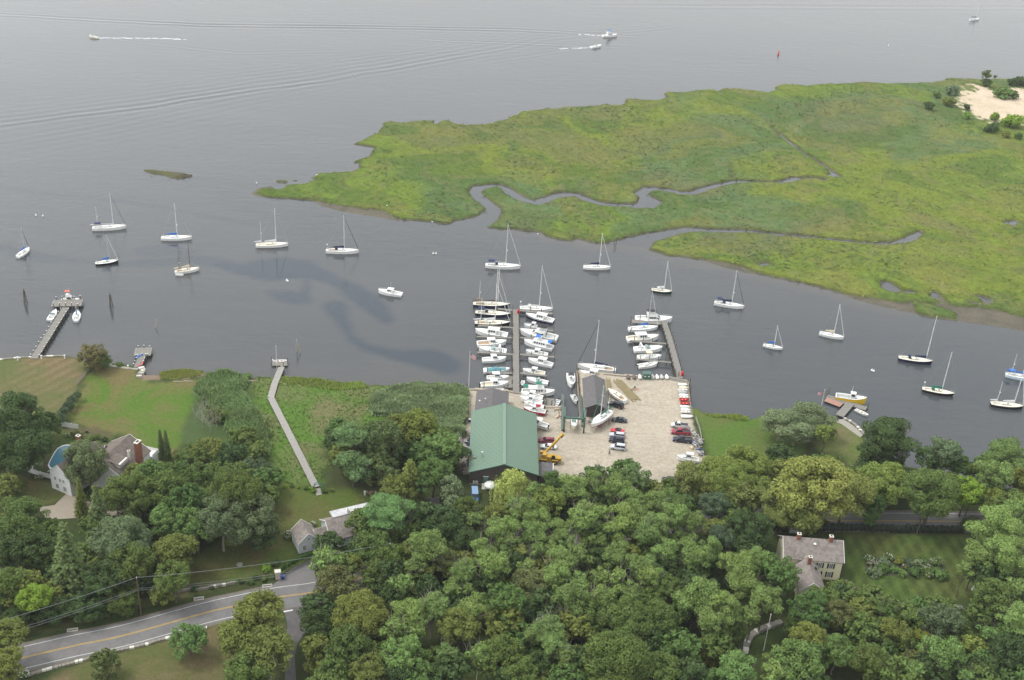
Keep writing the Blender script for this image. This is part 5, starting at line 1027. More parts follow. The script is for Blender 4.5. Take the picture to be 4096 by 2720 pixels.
        house(root, -L*.02, L*.17, Bm*.62, zf, 1.75, gel, slope=.35, wins=1, name='wheelhouse', roof=gel, roof_ext=(.2, .2)); rail(root, st, .7, .985, .4, 'bow_rail')
        b = MB(); b.tube((0, 0, zf+1.8), (0, 0, zf+4.2), .05, mastw, n=5); b.tube((0, -.5, zf+3.0), (0, .5, zf+3.0), .04, mastw, n=4); b.sphere((.4, 0, zf+2.1), .25, whitec, sz=.6); b.build('radio_mast', root)
    if can and style in ('trawler',): canopy(root, -L*.08, L*.09, Bm*.6, zf+3.1, can, base=zf+1.6); canopy(root, -L*.46, -L*.32, Bm*.6, zf+1.9, can, base=zf, name='awning')
    if can and style in ('fly', 'sport'): canopy(root, -L*.22, L*.04, Bm*.66, zf+3.3, can, base=zf+2.0)
    if can and style in ('cuddy', 'express'): canopy(root, -L*.26, -L*.05, Bm*.66, zf+1.7, can, base=zf)
    if ob: outboard(root, -L/2, .75, ob if ob is not True else blackm)
    if style in ('cuddy', 'hardtop', 'fly', 'sport', 'trawler'):
        b = MB(); b.tube((-L*.02, Bm*.2, zf+1.4), (-L*.05, Bm*.2, zf+4.2), .025, mastw, n=4); b.build('antenna', root)
    return root
motor(Gz(1385,938), Gz(1205,912), 'white fishing boat with white hardtop moored alone left of the marina', style='cuddy', ob=None, group='motorboats on the river')
motor(D(421,166), D(480,164), 'white cabin cruiser with blue canopy, farther of two under way at the top', style='fly', can=BL, group='motorboats on the river', L=10.5)
motor(D(357,219), D(417,211), 'white open runabout, nearer of two under way at the top', style='express', group='motorboats on the river', L=8.5)
motor(T0(450,174), T0(414,167), 'small pale open boat under way leaving a white wake, top left', style='console', group='motorboats on the river', col='cream', L=6.5)
motor(C3(895,1150), C3(405,1085), 'white cruiser with dark red waterline and long bow, fourth berth left of the dock', style='hardtop', bot=redb)
motor(C3(430,1278), C3(875,1262), 'white boat with tan open cockpit and small house, fifth berth left of the dock', style='cuddy', floor=teak)
motor(C3(880,1398), C3(455,1362), 'white express cruiser with sloped windshield and arch, sixth berth left', style='express', arch=True)
motor(C4(512,158), C4(872,142), 'white pilothouse boat berthed nearest above the teal-covered boat', style='cuddy')
motor(C4(530,325), C4(925,322), 'white boat under a fitted teal canvas cover', style='covered', can=tealc)
motor(C4(580,435), C4(915,438), 'white cruiser with cabin and slanted windows directly below the teal-covered boat', style='hardtop')
motor(C4(485,552), C4(905,535), 'white runabout with tan cockpit and black outboard, lowest full berth left', style='cuddy', ob=True, floor=tanc)
motor(C4(548,645), C4(845,640), 'white boat half hidden behind the grey-roofed office', style='console', ob=True)
motor(C3(1620,925), C3(1195,838), 'navy-hulled trawler yacht with white cabin, second berth right of the dock', style='hardtop', col='navy', stripe=gel)
motor(C3(1440,1022), C3(1168,988), 'small white boat with white hardtop, third berth right of the dock', style='cuddy')
motor(C3(1675,1200), C3(1110,1098), 'largest white sport cruiser with black flybridge canopy, right of the dock', style='sport', can=blackc)
motor(C3(1608,1345), C3(1168,1250), 'white trawler with bright blue canopies over bridge and stern', style='trawler', can=BL)
motor(C3(1530,1448), C3(1195,1402), 'white cabin boat just below the blue-canopied trawler', style='cuddy')
motor(C4(1605,240), C4(1235,162), 'white cabin boat with two dark side windows, right of the dock above the cream one', style='hardtop')
motor(C4(1485,372), C4(1145,325), 'cream cockpit boat with white top, right of the dock', style='cuddy', floor=tanc)
motor(C4(1535,520), C4(1205,458), 'white bowrider with glass windshield above the green-canopied boat', style='express', ob=True)
motor(C4(1130,660), C4(1630,678), 'black-bottomed white trawler with dark green canopy at the foot of the dock', style='trawler', can=green, bot=hullc['green'])
motor(C4(1150,470), C4(1130,552), 'tiny white tender tied at the foot of the dock', style='skiff', ob=True, name='dinghy', cat='dinghy')
motor(C4(1452,752), C4(1115,685), 'white outboard cabin boat ashore, first of four below the green-canopied trawler', style='cuddy', ob=True, z=LZ+.5, group='boats stored ashore')
motor(C4(1445,825), C4(1105,758), 'white outboard cabin boat ashore, second of four', style='cuddy', ob=True, z=LZ+.5, group='boats stored ashore')
motor(C4(1468,900), C4(1165,832), 'white outboard boat ashore, third of four', style='console', ob=True, z=LZ+.5, group='boats stored ashore')
motor(C4(1495,975), C4(1158,925), 'crimson-hulled boat ashore with maroon canopy, lowest of four', style='cuddy', col='red', can=maroon, ob=True, z=LZ+.5, group='boats stored ashore')
motor(C4(1530,1195), C4(1180,1110), 'white cabin boat ashore poking out from behind the green roof', style='hardtop', stripe=redb, z=LZ+.9, group='boats stored ashore', ob=mat('canvas_navy', (0, 0, 0)))
motor(C4(1888,375), C4(1905,575), 'white centre console boat with black T-top, bow pointing down in the slip', style='console', can=blackm)
motor(C4(1920,700), C4(1985,820), 'small plain white boat in the slip below the black T-top boat', style='console', ob=True, floor=cream)
motor(C4(1700,775), C4(1640,890), 'grey-floored open skiff beside the small float left of the slip', style='skiff', ob=True, name='skiff', cat='skiff')
motor(C4(1942,1075), C4(1945,1225), 'pale yellow runabout with brown seats hanging in the boat hoist', style='express', col='cream', floor=darkw, z=LZ+1.3, group='boats stored ashore')
motor(C5(1345,500), C5(1900,520), 'big white sport cruiser with black canopy at the head of the right-hand dock', style='sport', can=blackm)
motor(C5(1215,818), C5(1690,790), 'cream cabin boat with long white hardtop at the right-hand dock', style='hardtop', dk=cream, floor=cream)
motor(C5(1318,978), C5(1750,965), 'white express boat with teal-tinted windshield at the right-hand dock', style='express', arch=True)
motor(C5(1375,1098), C5(1735,1095), 'white boat with cream canvas top at the right-hand dock', style='console', can=tanc)
motor(C5(1388,1235), C5(1680,1200), 'plain open white skiff with outboard, lowest at the right-hand dock', style='console', ob=True, floor=cream)
motor(C5(830,1402), C5(480,1335), 'white cabin boat with black hull stripe at the yard corner, bow left', style='hardtop', stripe=blackm)
motor(C6(2325,1330), C6(1992,1285), 'white cabin boat ashore at the lower right corner of the yard', style='hardtop', z=LZ+.6, group='boats stored ashore', floor=cream)
motor(E(480,978), E(622,985), 'white cruiser with orange canopy behind the left pier head', style='fly', can=orange, group='boats at the private piers')
motor(E(388,1135), E(440,1068), 'white runabout tied left of the long left pier', style='express', group='boats at the private piers')
sailboat(E(596,1148), E(608,1075), 'small white daysailer tied right of the long left pier', cover=BL, jib=None, mast=alu, H=6.0, group='boats at the private piers')
motor(E(2145,1458), E(2248,1452), 'white skiff with red seats on the float of the boardwalk pier', style='skiff', floor=orange, ob=whitec, group='boats at the private piers', z=.25, name='skiff', cat='skiff')
motor(K(985,1248), K(1198,1288), 'bright yellow hulled workboat with white wheelhouse at the right-hand float', col='yellow', style='lobster', floor=greyi, group='boats at the private piers')
motor(K(1130,1335), K(1220,1378), 'plain white rowing boat beside the float ramp', style='row', group='boats at the private piers', name='rowboat', cat='rowboat', floor=whitec)
motor(E(1385,775), E(1430,778), 'white dinghy alongside the ketch with wooden masts', style='skiff', group='boats at the private piers', name='dinghy', cat='dinghy', L=3)
# --- dinghies on the yard edge
def dinghy(p, rz, L, label, col, inv=True, grp='dinghies along the yard edge', cm=None, name='dinghy', tilt=0):
    P = G(p, LZ+.5); root = empty(name, (P.x, P.y, LZ), rz, label, 'dinghy', grp); b = MB(); Bm = L*.42; n = 8; m = cm or hullc[col]
    rings = []
    for k in range(n+1):
        t = k/n; hb = Bm/2*itp(SKIFB, t); x = -L/2+L*t; hh = .5*(1-.35*max(0, t-.6)/.4)
        z0 = .35; rings.append([(x, -hb, z0), (x, -hb*.85, z0+hh*.6), (x, -hb*.35, z0+hh), (x, hb*.35, z0+hh), (x, hb*.85, z0+hh*.6), (x, hb, z0)] if inv else [(x, -hb, z0+.42), (x, -hb*.85, z0+.1), (x, 0, z0), (x, 0, z0), (x, hb*.85, z0+.1), (x, hb, z0+.42)])
    for a, c in zip(rings, rings[1:]):
        for j in range(5): b.add([a[j], c[j], c[j+1], a[j+1]], [(0, 1, 2, 3)], m)
    b.add(rings[0], [tuple(range(6))], m); b.build('hull', root)
    if not inv:
        b = MB()
        for xx in (-.2, .15): b.box((L*xx, 0, .62), (.25, Bm*.8, .04), teak)
        b.build('thwart', root)
    for k in (-.3, .3): b = MB(); b.box((L*k, 0, .17), (.12, Bm*1.1, .34), mat('weathered_wood', (.23, .215, .19), .85, .2, 3)); b.build('rack', root)
    return root
A0 = heading(G(C6(2010,150), LZ), G(C6(2150,155), LZ))
for i, (x, y, c, cm, inv, lab) in enumerate([(2085,148,'white',None,1,'first from the ramp, plain white'),(2100,195,'cream',None,1,'second from the ramp, cream'),(2090,235,'white',None,0,'third, upright with grey inside'),(2085,268,'grey',None,1,'fourth, grey'),(2100,312,'white',None,1,'fifth, white with red rim'),(2105,350,'white',None,0,'sixth, upright white'),(2105,388,'grey',red,0,'seventh, upright red'),(2120,445,'red',red,0,'eighth, short upright red'),(2120,495,'white',None,1,'ninth, white beside the shore bush'),(2130,540,'white',None,1,'tenth, white'),(2130,580,'white',None,0,'eleventh, upright white'),(2150,645,'grey',whitec,1,'last and largest, covered pale grey')]):
    dinghy(C6(x, y), A0, 3.1 if i < 11 else 3.9, 'dinghy on the right yard edge, '+lab, c, bool(inv), cm=cm)
for i, (x, c, cm, lab) in enumerate([(1225,'white',brownc,'grey-brown top, leftmost'),(1320,'grey',brownc,'dark grey, second from the left'),(1410,'white',None,'white over red, left of the green cabinet'),(1610,'white',greyi,'grey top, right of the green cabinet'),(1680,'white',None,'narrow white, second right of the cabinet'),(1750,'grey',greyi,'dark grey-green, third right of the cabinet'),(1832,'white',None,'white and green, rightmost')]):
    dinghy(C5(x, 1395), A0+math.pi/2, 2.9, 'inflatable dinghy racked on the top yard edge, '+lab, c, True, cm=cm, grp='dinghies racked on the top edge')
def kayak(p, rz, m, label, z):
    P = G(p, z); b = MB(); n = 8; L = 3.6; rings = []
    for k in range(n+1):
        t = k/n; hb = .36*math.sin(math.pi*min(max(t, .02), .98))**.8; x = -L/2+L*t; rings.append([(x, -hb, .16), (x, -hb*.5, 0), (x, hb*.5, 0), (x, hb, .16), (x, hb*.5, .30), (x, -hb*.5, .30)])
    for a, c in zip(rings, rings[1:]):
        for j in range(6): b.add([a[j], c[j], c[(j+1) % 6], a[(j+1) % 6]], [(0, 1, 2, 3)], m)
    root = empty('kayak', (P.x, P.y, z), rz, label, 'kayak', 'kayaks on the short left pier'); b.build('hull', root)
    b = MB(); b.box((0, 0, .31), (.75, .36, .03), blackm); b.build('cockpit', root)
kayak(E(1090,1422), 1.1, mat('kayak_blue', (.06, .22, .75), .4, .03), 'blue kayak on the short left pier', 1.35); kayak(E(1108,1482), 1.35, mat('kayak_red', (.75, .06, .05), .4, .03), 'red kayak on the short left pier', 1.35)
# ================================================================== DOCKS
wood = mat('dock_wood', (.235, .222, .20), .85, .2, 2.5, c2=(.18, .168, .148), lo=.4, hi=.65, sc=(6, .4, 1)); wood2 = mat('weathered_wood', (.23, .215, .19), .85, .2, 3)
pilem = mat('pile_wood', (.17, .155, .12), .9, .2, 3, c2=(.10, .10, .065), lo=.4, hi=.6); dgap = mat('plank_gap', (.14, .125, .10), .9, .1); palew = mat('pale_wood', (.29, .275, .25), .85, .14, 2)
def deckrun(a, b, w, z, root, name='walkway', th=.22, m=None, plank=.8, beam=True):
    """planked run from a to b, in the frame of root"""
    inv = root.matrix_basis.inverted() if root.type == 'EMPTY' else Matrix()
    a = inv @ Vector((a.x, a.y, z)); b = inv @ Vector((b.x, b.y, z)); d = (b-a); L = d.length; d.normalize(); n = Vector((-d.y, d.x, 0)); rz = math.atan2(d.y, d.x); mb = MB()
    k = max(1, int(L/plank)); R_ = random.Random(int(L*97))
    mb.box((a+b)/2+Vector((0, 0, -th/2-.03)), (L, w*.94, th), dgap, rz=rz)
    for i in range(k):
        c = a+d*(L*(i+.5)/k); mb.box(c+Vector((0, 0, R_.uniform(-.006, .006))), (L/k-.05, w*R_.uniform(.985, 1.015), .06), m or wood, rz=rz)
    o = mb.build(name, root); return o
def piles(root, pts, ztop, r=.17, name='pile', cap=None, m=None, lean=0):
    inv = root.matrix_basis.inverted(); R_ = random.Random(len(pts)*7+3)
    base = MB().tube((0, 0, -1.6), (0, 0, 1), r, m or pilem, r*.85, n=7).me('pile')
    for p in pts:
        zt = ztop+R_.uniform(-.25, .3); q = inv @ Vector((p.x, p.y, 0)); o = bpy.data.objects.new(name, base); COL.objects.link(o); o.parent = root; o.location = q; o.scale = (1, 1, zt)
        o.rotation_euler = (R_.uniform(-.02, .02), R_.uniform(-.02, .02), R_.uniform(0, 6))
        if cap:
            c = bpy.data.objects.new('pile_cap', cap); COL.objects.link(c); c.parent = root; c.location = (q.x, q.y, zt)
def along(a, b, n, off): 
    d = (b-a).normalized(); nn = Vector((-d.y, d.x, 0)); return [a+(b-a)*((k+.5)/n)+nn*off for k in range(n)]
DZ = 1.25
# centre dock
a, b = G(C4(1037,690), DZ), G(C3(1030,735), DZ); a.z = b.z = 0
root = empty('boat_dock', (a.x, a.y, 0), heading(a, b), 'long centre dock with side piers running out from the boatyard', 'dock'); deckrun(a, b, 2.1, DZ, root)
piles(root, along(a, b, 12, 1.25)+along(a, b, 12, -1.25), 2.3)
CP = []
for l, r, w_ in [(C3(745,722), C3(985,750), 1.3), (C3(1085,745), C3(1610,800), 1.5), (C3(440,985), C3(985,1020), 1.1), (C3(1085,1035), C3(1620,1070), 1.1), (C3(420,1160), C3(985,1180), 1.0), (C3(1085,1175), C3(1640,1215), 1.0), (C3(425,1405), C3(985,1440), 1.1), (C3(1095,1440), C3(1640,1480), 1.1), (C4(580,352), C4(990,362), 1.1), (C4(1095,362), C4(1515,402), 1.1)]:
    p, q = G(l, DZ), G(r, DZ); p.z = q.z = 0; deckrun(p, q, w_, DZ-.02, root, 'side_pier', plank=.6); n = max(2, int((q-p).length/3.4)); CP += [p+(q-p)*(k/n)+Vector((0, .65, 0)) for k in range(n+1)]
piles(root, CP, 2.7, r=.15)
fl = MB(); f0 = G(C4(945,485), .5)-Vector((root.location.x, root.location.y, 0)); f0 = Matrix.Rotation(-root.rotation_euler.z, 3, 'Z') @ f0; fl.box((f0.x, f0.y, .35), (8.5, 3.4, .4), wood2); o = fl.build('float', root); o.location = (0, 0, 0)
# right dock
P1 = [G(C5(*p), DZ) for p in ((2040,1420), (2010,1310), (1960,1120), (1900,900), (1840,700), (1790,560))]
root = empty('boat_dock', (P1[0].x, P1[0].y, 0), heading(P1[0], P1[-1]), 'right-hand dock bending out from the top right yard corner', 'dock')
for p, q in zip(P1, P1[1:]): deckrun(p, q, 2.2, DZ, root)
deckrun(G(C5(1285,530), DZ), G(C5(1830,560), DZ), 2.6, DZ+.01, root, 'head_pier'); CP = []
for l, r, w_ in [(C5(1255,830), C5(1820,880), 1.1), (C5(1350,1120), C5(1900,1175), 1.0)]:
    p, q = G(l, DZ), G(r, DZ); deckrun(p, q, w_, DZ-.02, root, 'side_pier', plank=.6); CP += along(p, q, 4, .6)
deckrun(G(C5(1870,1420), DZ), G(C5(2120,1470), DZ), 2.4, DZ+.02, root, 'ramp')
for p, q in zip(P1, P1[1:]): CP += along(p, q, 3, 1.3)+along(p, q, 3, -1.3)
piles(root, CP+[G(C5(*p), 1) for p in ((1265,560), (1270,500), (1410,500), (1700,530), (1265,690), (1295,960), (1350,1090), (1820,1060))], 2.6, r=.16)
# private piers
lampcap = (lambda b: (b.tube((0, 0, 0), (0, 0, .12), .19, whitec, .16, n=8), b.me('pile_cap'))[1])(MB())
a, b = G(E(265,1440), 1.3), G(E(515,1035), 1.5); root = empty('pier', (a.x, a.y, 0), heading(a, b), 'long wooden pier with T-shaped head and white-capped posts at the far left', 'pier'); deckrun(a, b, 2.4, 1.35, root)
h0, h1 = G(E(408,1005), 1.4), G(E(645,1000), 1.4); deckrun(h0, h1, 5.2, 1.36, root, 'pier_head'); h0.z = h1.z = 0; a.z = b.z = 0
piles(root, along(a, b, 13, 1.3)+along(a, b, 13, -1.3), 1.9, r=.15, cap=lampcap); piles(root, along(h0, h1, 5, 2.7)+along(h0, h1, 5, -2.7), 2.6, r=.17, cap=lampcap)
a, b = G(H1(1435,312), 1.3), G(H1(1490,180), 1.3); root = empty('pier', (a.x, a.y, 0), heading(a, b), 'short pier with square platform carrying two kayaks', 'pier'); deckrun(a, b, 2.4, 1.3, root)
h0, h1 = G(H1(1405,150), 1.3), G(H1(1585,145), 1.3); deckrun(h0, h1, 5.5, 1.31, root, 'pier_head'); a.z = b.z = h0.z = h1.z = 0
piles(root, along(a, b, 4, 1.3)+along(a, b, 4, -1.3)+along(h0, h1, 3, 2.8)+along(h0, h1, 3, -2.8), 2.0, r=.15, cap=lampcap)
PB = [G(H6(*p), 1.75) for p in ((950,1562), (478,625), (520,478), (590,310))]
root = empty('boardwalk', (PB[0].x, PB[0].y, 0), heading(PB[0], PB[1]), 'long bent grey boardwalk across the meadow out to a small float', 'boardwalk')
for p, q in zip(PB, PB[1:]): deckrun(p, q, 2.05, 1.75, root, m=palew, plank=1.0)
CP = []
for p, q in zip(PB, PB[1:]): CP += along(p, q, max(3, int((q-p).length/4)), 1.0)+along(p, q, max(3, int((q-p).length/4)), -1.0)
piles(root, CP[:44], 1.65, r=.12); piles(root, CP[44:], 2.4, r=.13)
h0, h1 = G(H6(495,272), .5), G(H6(655,272), .5); deckrun(h0, h1, 3.0, .55, root, 'float'); deckrun(G(H6(590,320), 1.6), G(H6(605,285), 1.2), 1.2, 1.2, root, 'ramp')
piles(root, [G(H6(487,290), 0), G(H6(655,290), 0), G(H6(612,345), 0)], 3.2, r=.13)
a, b = G(H8(770,350), .9), G(H8(865,240), .9); root = empty('floating_dock', (a.x, a.y, 0), heading(a, b), 'crossed grey floats with ramp and flagpole on the right shore', 'dock'); deckrun(a, b, 2.6, .9, root, 'ramp')
deckrun(G(H8(660,185), .5), G(H8(1000,290), .5), 2.6, .55, root, 'float'); deckrun(G(H8(650,210), .5), G(H8(785,262), .5), 2.8, .6, root, 'red_float', m=mat('red_deck', (.36, .20, .15), .85, .12, 2))
piles(root, [G(H8(673,180), 0), G(H8(1008,300), 0), G(H8(655,195), 0)], 3.4, r=.16)
# free-standing piles
for (x, y, t, hgt, lab) in ((200, 995, E, 5.2, 'dolphin of leaning piles left of the left pier'), (872, 1030, E, 5.4, 'dolphin of leaning piles between the left moorings')):
    p = G(t(x, y), 0); b = MB(); 
    for k in range(3): b.tube((math.cos(k*2.1)*.7, math.sin(k*2.1)*.7, -1), (math.cos(k*2.1)*.12, math.sin(k*2.1)*.12, hgt), .19, pilem, .15, n=7)
    b.tube((0, 0, hgt-.7), (0, 0, hgt-.5), .36, steel, n=8); o = b.build('mooring_dolphin'); o.location = p; tag(o, lab, 'dolphin', 'mooring dolphins')
def post(p, h, lean, lab, m=None, r=.17, name='leaning_pile', grp=None, cat='pile'):
    P = G(p, 0); b = MB(); b.tube((0, 0, -1), (lean[0], lean[1], h), r, m or mat('pale_pile', (.36, .34, .24), .85, .15, 3), r*.8, n=7); b.tube((lean[0], lean[1], h), (lean[0], lean[1], h+.05), r*.95, palew, n=7); o = b.build(name); o.location = P; tag(o, lab, cat, grp)
post(E(1208,1200), 3.0, (1.1, .9), 'leaning pale pile alone between the left pier and the short pier'); post(H6(750,150), 4.6, (.15, 0), 'upright one of the two pale piles right of the boardwalk float'); post(H6(798,158), 4.4, (-1.4, 0), 'leaning one of the two pale piles right of the boardwalk float')
for x, y, h, lab in ((2160, 1000, 3.4, 'twin dark piles in the creek mouth, left one'), (2150, 1003, 3.0, 'twin dark piles in the creek mouth, right one')): post(A(x, y), h, (0, 0), lab, m=pilem)
# ================================================================== BUILDINGS
roofgreen = None
def gmat_roof():
    m, t, b = nodes('green_metal'); b.inputs['Roughness'].default_value = .42; b.inputs['Metallic'].default_value = .15
    n = noise(t, .25, 5, .6, sc=(1, .25, 1)); r = ramp(t, n.outputs[0], .3, .7, .93, 1.07); rgb = N(t, 'RGB'); rgb.outputs[0].default_value = (.100, .168, .118, 1); t.links.new(mul(t, rgb.outputs[0], r.outputs[0]), b.inputs['Base Color']); return m
greenm = gmat_roof(); green_l = mat('green_rib', (.150, .230, .165), .4, .05); green_d = mat('green_trim', (.09, .20, .14), .5, .06); sidingd = mat('dark_siding', (.078, .064, .058), .85, .25, 1.2, sc=(.3, .3, 7)); shing = mat('shingle_brown', (.165, .138, .115), .95, .18, 2.5, c2=(.125, .105, .09), bmp=.4); shingg = mat('shingle_grey', (.125, .118, .118), .95, .14, 3, c2=(.10, .096, .098), bmp=.3)
wwall = mat('white_clapboard', (.72, .72, .70), .7, .05, 1); gwall = mat('grey_clapboard', (.58, .61, .61), .7, .05, 1); ywall = mat('cream_clapboard', (.72, .68, .46), .7, .05, 1); trimw = mat('white_trim', (.76, .76, .73), .6, .03); brick = mat('brick', (.27, .105, .065), .85, .18, 6, c2=(.21, .08, .05)); plank_old = mat('old_shingle', (.245, .215, .19), .95, .2, 2.2, c2=(.18, .155, .14), bmp=.4)
wg = mat('window_glass', (.03, .035, .04), .1, .1); stone = mat('stone', (.25, .23, .19), .9, .2, 1.5, c2=(.24, .22, .19)); concw = mat('pale_cap', (.62, .60, .52), .8, .08)
def window(root, p, n, w, h, m=trimw, mull=(2, 3), shutters=None):
    """window on a wall; p local centre, n outward normal (2D)"""
    rz = math.atan2(n[1], n[0])+math.pi/2; c = Vector(p); o2 = Vector((n[0], n[1], 0)); b = MB(); d = .06
    for s in (-1, 1):
        t = Vector((math.cos(rz), math.sin(rz), 0)); b.box(c+t*s*(w/2)+o2*d/2, (.10, d, h+.1), m, rz=rz); b.box(c+Vector((0, 0, s*h/2))+o2*d/2, (w+.1, d, .10), m, rz=rz)
    for k in range(1, mull[0]): b.box(c+t*(k/mull[0]-.5)*w+o2*d/2, (.05, d*.8, h), m, rz=rz)
    for k in range(1, mull[1]): b.box(c+Vector((0, 0, (k/mull[1]-.5)*h))+o2*d/2, (w, d*.8, .05), m, rz=rz)
    wo = b.build('window', root); g = MB(); g.box(c+o2*.012, (w, .02, h), wg, rz=rz); g.build('pane', wo)
    if shutters:
        for s in (-1, 1): b = MB(); b.box(c+t*s*(w/2+.3)+o2*.03, (.4, .05, h+.1), shutters, rz=rz); b.build('shutter', root)
    return wo
def gable(root, x0, x1, y0, y1, ze, zr, wall, roof, zb=0, over=.35, axis='x', ribs=0, ribm=None, th=.18, trim=trimw, hip=0, name='wall', rname='roof'):
    """gabled block; ridge along axis"""
    b = MB()
    if axis == 'x': ym = (y0+y1)/2; e = [(x0, y0), (x1, y0), (x1, y1), (x0, y1)]
    b.prism(e if axis == 'x' else [(x0, y0), (x1, y0), (x1, y1), (x0, y1)], zb, ze, wall)
    if axis == 'x':
        for x in (x0, x1):
            s = .001 if x == x0 else -.001; b.add([(x+s, y0, ze), (x+s, y1, ze), (x+s, ym, zr-.06)], [(0, 1, 2), (2, 1, 0)][:1], wall)
    else:
        xm = (x0+x1)/2
        for y in (y0, y1): b.add([(x0, y, ze), (x1, y, ze), (xm, y, zr-.06)], [(0, 1, 2)], wall)
    b.build(name, root); r = MB()
    if axis == 'x': u0, u1, v0, v1 = x0, x1, y0, y1; P = lambda u, v, z: (u, v, z)
    else: u0, u1, v0, v1 = y0, y1, x0, x1; P = lambda u, v, z: (v, u, z)
    vm = (v0+v1)/2; sl_ = (zr-ze)/(vm-v0); U0, U1 = u0-over*(hip == 0)-.0, u1+over*(hip == 0)
    for sg, va in ((-1, v0), (1, v1)):
        vb = va+sg*over; zb_ = ze-over*sl_; h0 = hip
        q = [P(U0-(over if hip else 0), vb, zb_), P(U1+(over if hip else 0), vb, zb_), P(U1-h0, vm, zr), P(U0+h0, vm, zr)]; up = [(x, y, z+th) for x, y, z in q]
        r.add(q+up, [(0, 1, 2, 3), (7, 6, 5, 4), (0, 4, 5, 1), (1, 5, 6, 2), (2, 6, 7, 3), (3, 7, 4, 0)], roof)
        if ribs:
            for k in range(ribs):
                u = U0+(U1-U0)*(k+.5)/ribs; a = Vector(P(u, vb, zb_+th+.02)); c = Vector(P(u, vm-0*sg, zr+th+.02)); hw = .13
                uu = Vector(P(1, 0, 0)); r.add([a-uu*hw*1.6-Vector((0, 0, .03)), a+uu*hw*1.6-Vector((0, 0, .03)), c+uu*hw*1.6-Vector((0, 0, .03)), c-uu*hw*1.6-Vector((0, 0, .03)), a-uu*hw+Vector((0, 0, .06)), a+uu*hw+Vector((0, 0, .06)), c+uu*hw+Vector((0, 0, .06)), c-uu*hw+Vector((0, 0, .06))], [(4, 5, 6, 7), (0, 1, 5, 4), (1, 2, 6, 5), (2, 3, 7, 6), (3, 0, 4, 7)], ribm or roof)
    if hip:
        for U, s in ((U0-over, 1), (U1+over, -1)):
            r.add([P(U, v0-over, ze-over*sl_+th), P(U, v1+over, ze-over*sl_+th), P(U+s*(hip+over), vm, zr+th)], [(0, 1, 2)], roof)
    ro = r.build(rname, root)
    if trim and not hip:
        for U in (U0-.012, U1+.012):
            tb = MB()
            for sg, va in ((-1, v0), (1, v1)):
                vb = va+sg*over; a = Vector(P(U, vb, ze-over*sl_+.02)); c = Vector(P(U, vm, zr+.02)); hw = Vector(P(.05, 0, 0)); tb.add([a-hw, a+hw, c+hw, c-hw, a-hw+Vector((0, 0, .2)), a+hw+Vector((0, 0, .2)), c+hw+Vector((0, 0, .2)), c-hw+Vector((0, 0, .2))], [(0, 1, 2, 3), (4, 5, 6, 7), (0, 1, 5, 4), (1, 2, 6, 5), (2, 3, 7, 6), (3, 0, 4, 7)], trim)
            tb.build('trim', ro)
    return ro
def chimney(parent, x, y, z0, z1, wx=.9, wy=.9, m=None):
    b = MB(); b.box((x, y, (z0+z1)/2), (wx, wy, z1-z0), m or brick); b.box((x, y, z1+.06), (wx+.16, wy+.16, .12), concw); b.box((x, y, z1+.17), (wx*.5, wy*.5, .1), blackm); return b.build('chimney', parent)
def frame_from(o, xdir, label, name, cat, z=LZ):
    return empty(name, (o.x, o.y, z), math.atan2(xdir.y, xdir.x), label, cat)
# green boat shed. x = across (left to right), y = away from camera
a, b, c = G(C7(485,1138), 5.4), G(C7(570,180), 5.4), G(C7(1590,1185), 5.4); Wd = (c-a).length; Ln = (b-a).dot(Vector((-(c-a).normalized().y, (c-a).normalized().x, 0)))
root = frame_from(a, c-a, 'big boat shed with ribbed pale green metal roof and dark board walls', 'boat_shed', 'boat shed')
gable(root, .3, Wd-.3, .3, Ln-.3, 4.2, 7.3, sidingd, greenm, axis='y', over=.3, ribs=48, ribm=green_l, trim=green_d)
b = MB(); b.box((Wd/2, Ln/2, 7.3+.26), (.9, Ln+.1, .14), green_l); b.build('ridge_cap', root)
b = MB(); b.box((4.9, .24, 1.7), (1.2, .14, 2.3), green_d); b.box((4.9, .2, 2.95), (1.5, .2, .12), trimw); o = b.build('door', root); b = MB(); b.sphere((5.35, .14, 1.6), .07, steel); b.build('handle', o)
b = MB(); [b.box((4.9, -.35-k*.42, .45-k*.13), (2.0, .44, .9-k*.26), concw) for k in range(4)]; b.build('steps', root)
b = MB(); b.box((Wd/2, .22, .2), (Wd-.7, .14, .5), palew); b.build('foundation', root)
b = MB(); b.box((1.6, .2, .95), (.5, .1, .9), trimw); b.box((2.4, .2, .95), (.8, .1, .9), concw); b.build('meter_box', root)
b = MB(); b.tube((3.6, 6.3, 5.2), (3.6, 6.3, 6.9), .14, steel, n=8); b.tube((3.6, 6.3, 6.9), (3.6, 6.3, 7.1), .24, trimw, n=8); b.box((1.9, 6.2, 5.0), (3.6, .28, .10), mat('rust', (.17, .10, .06), .9, .2), ry=-.0); b.build('vent_pipe', root)
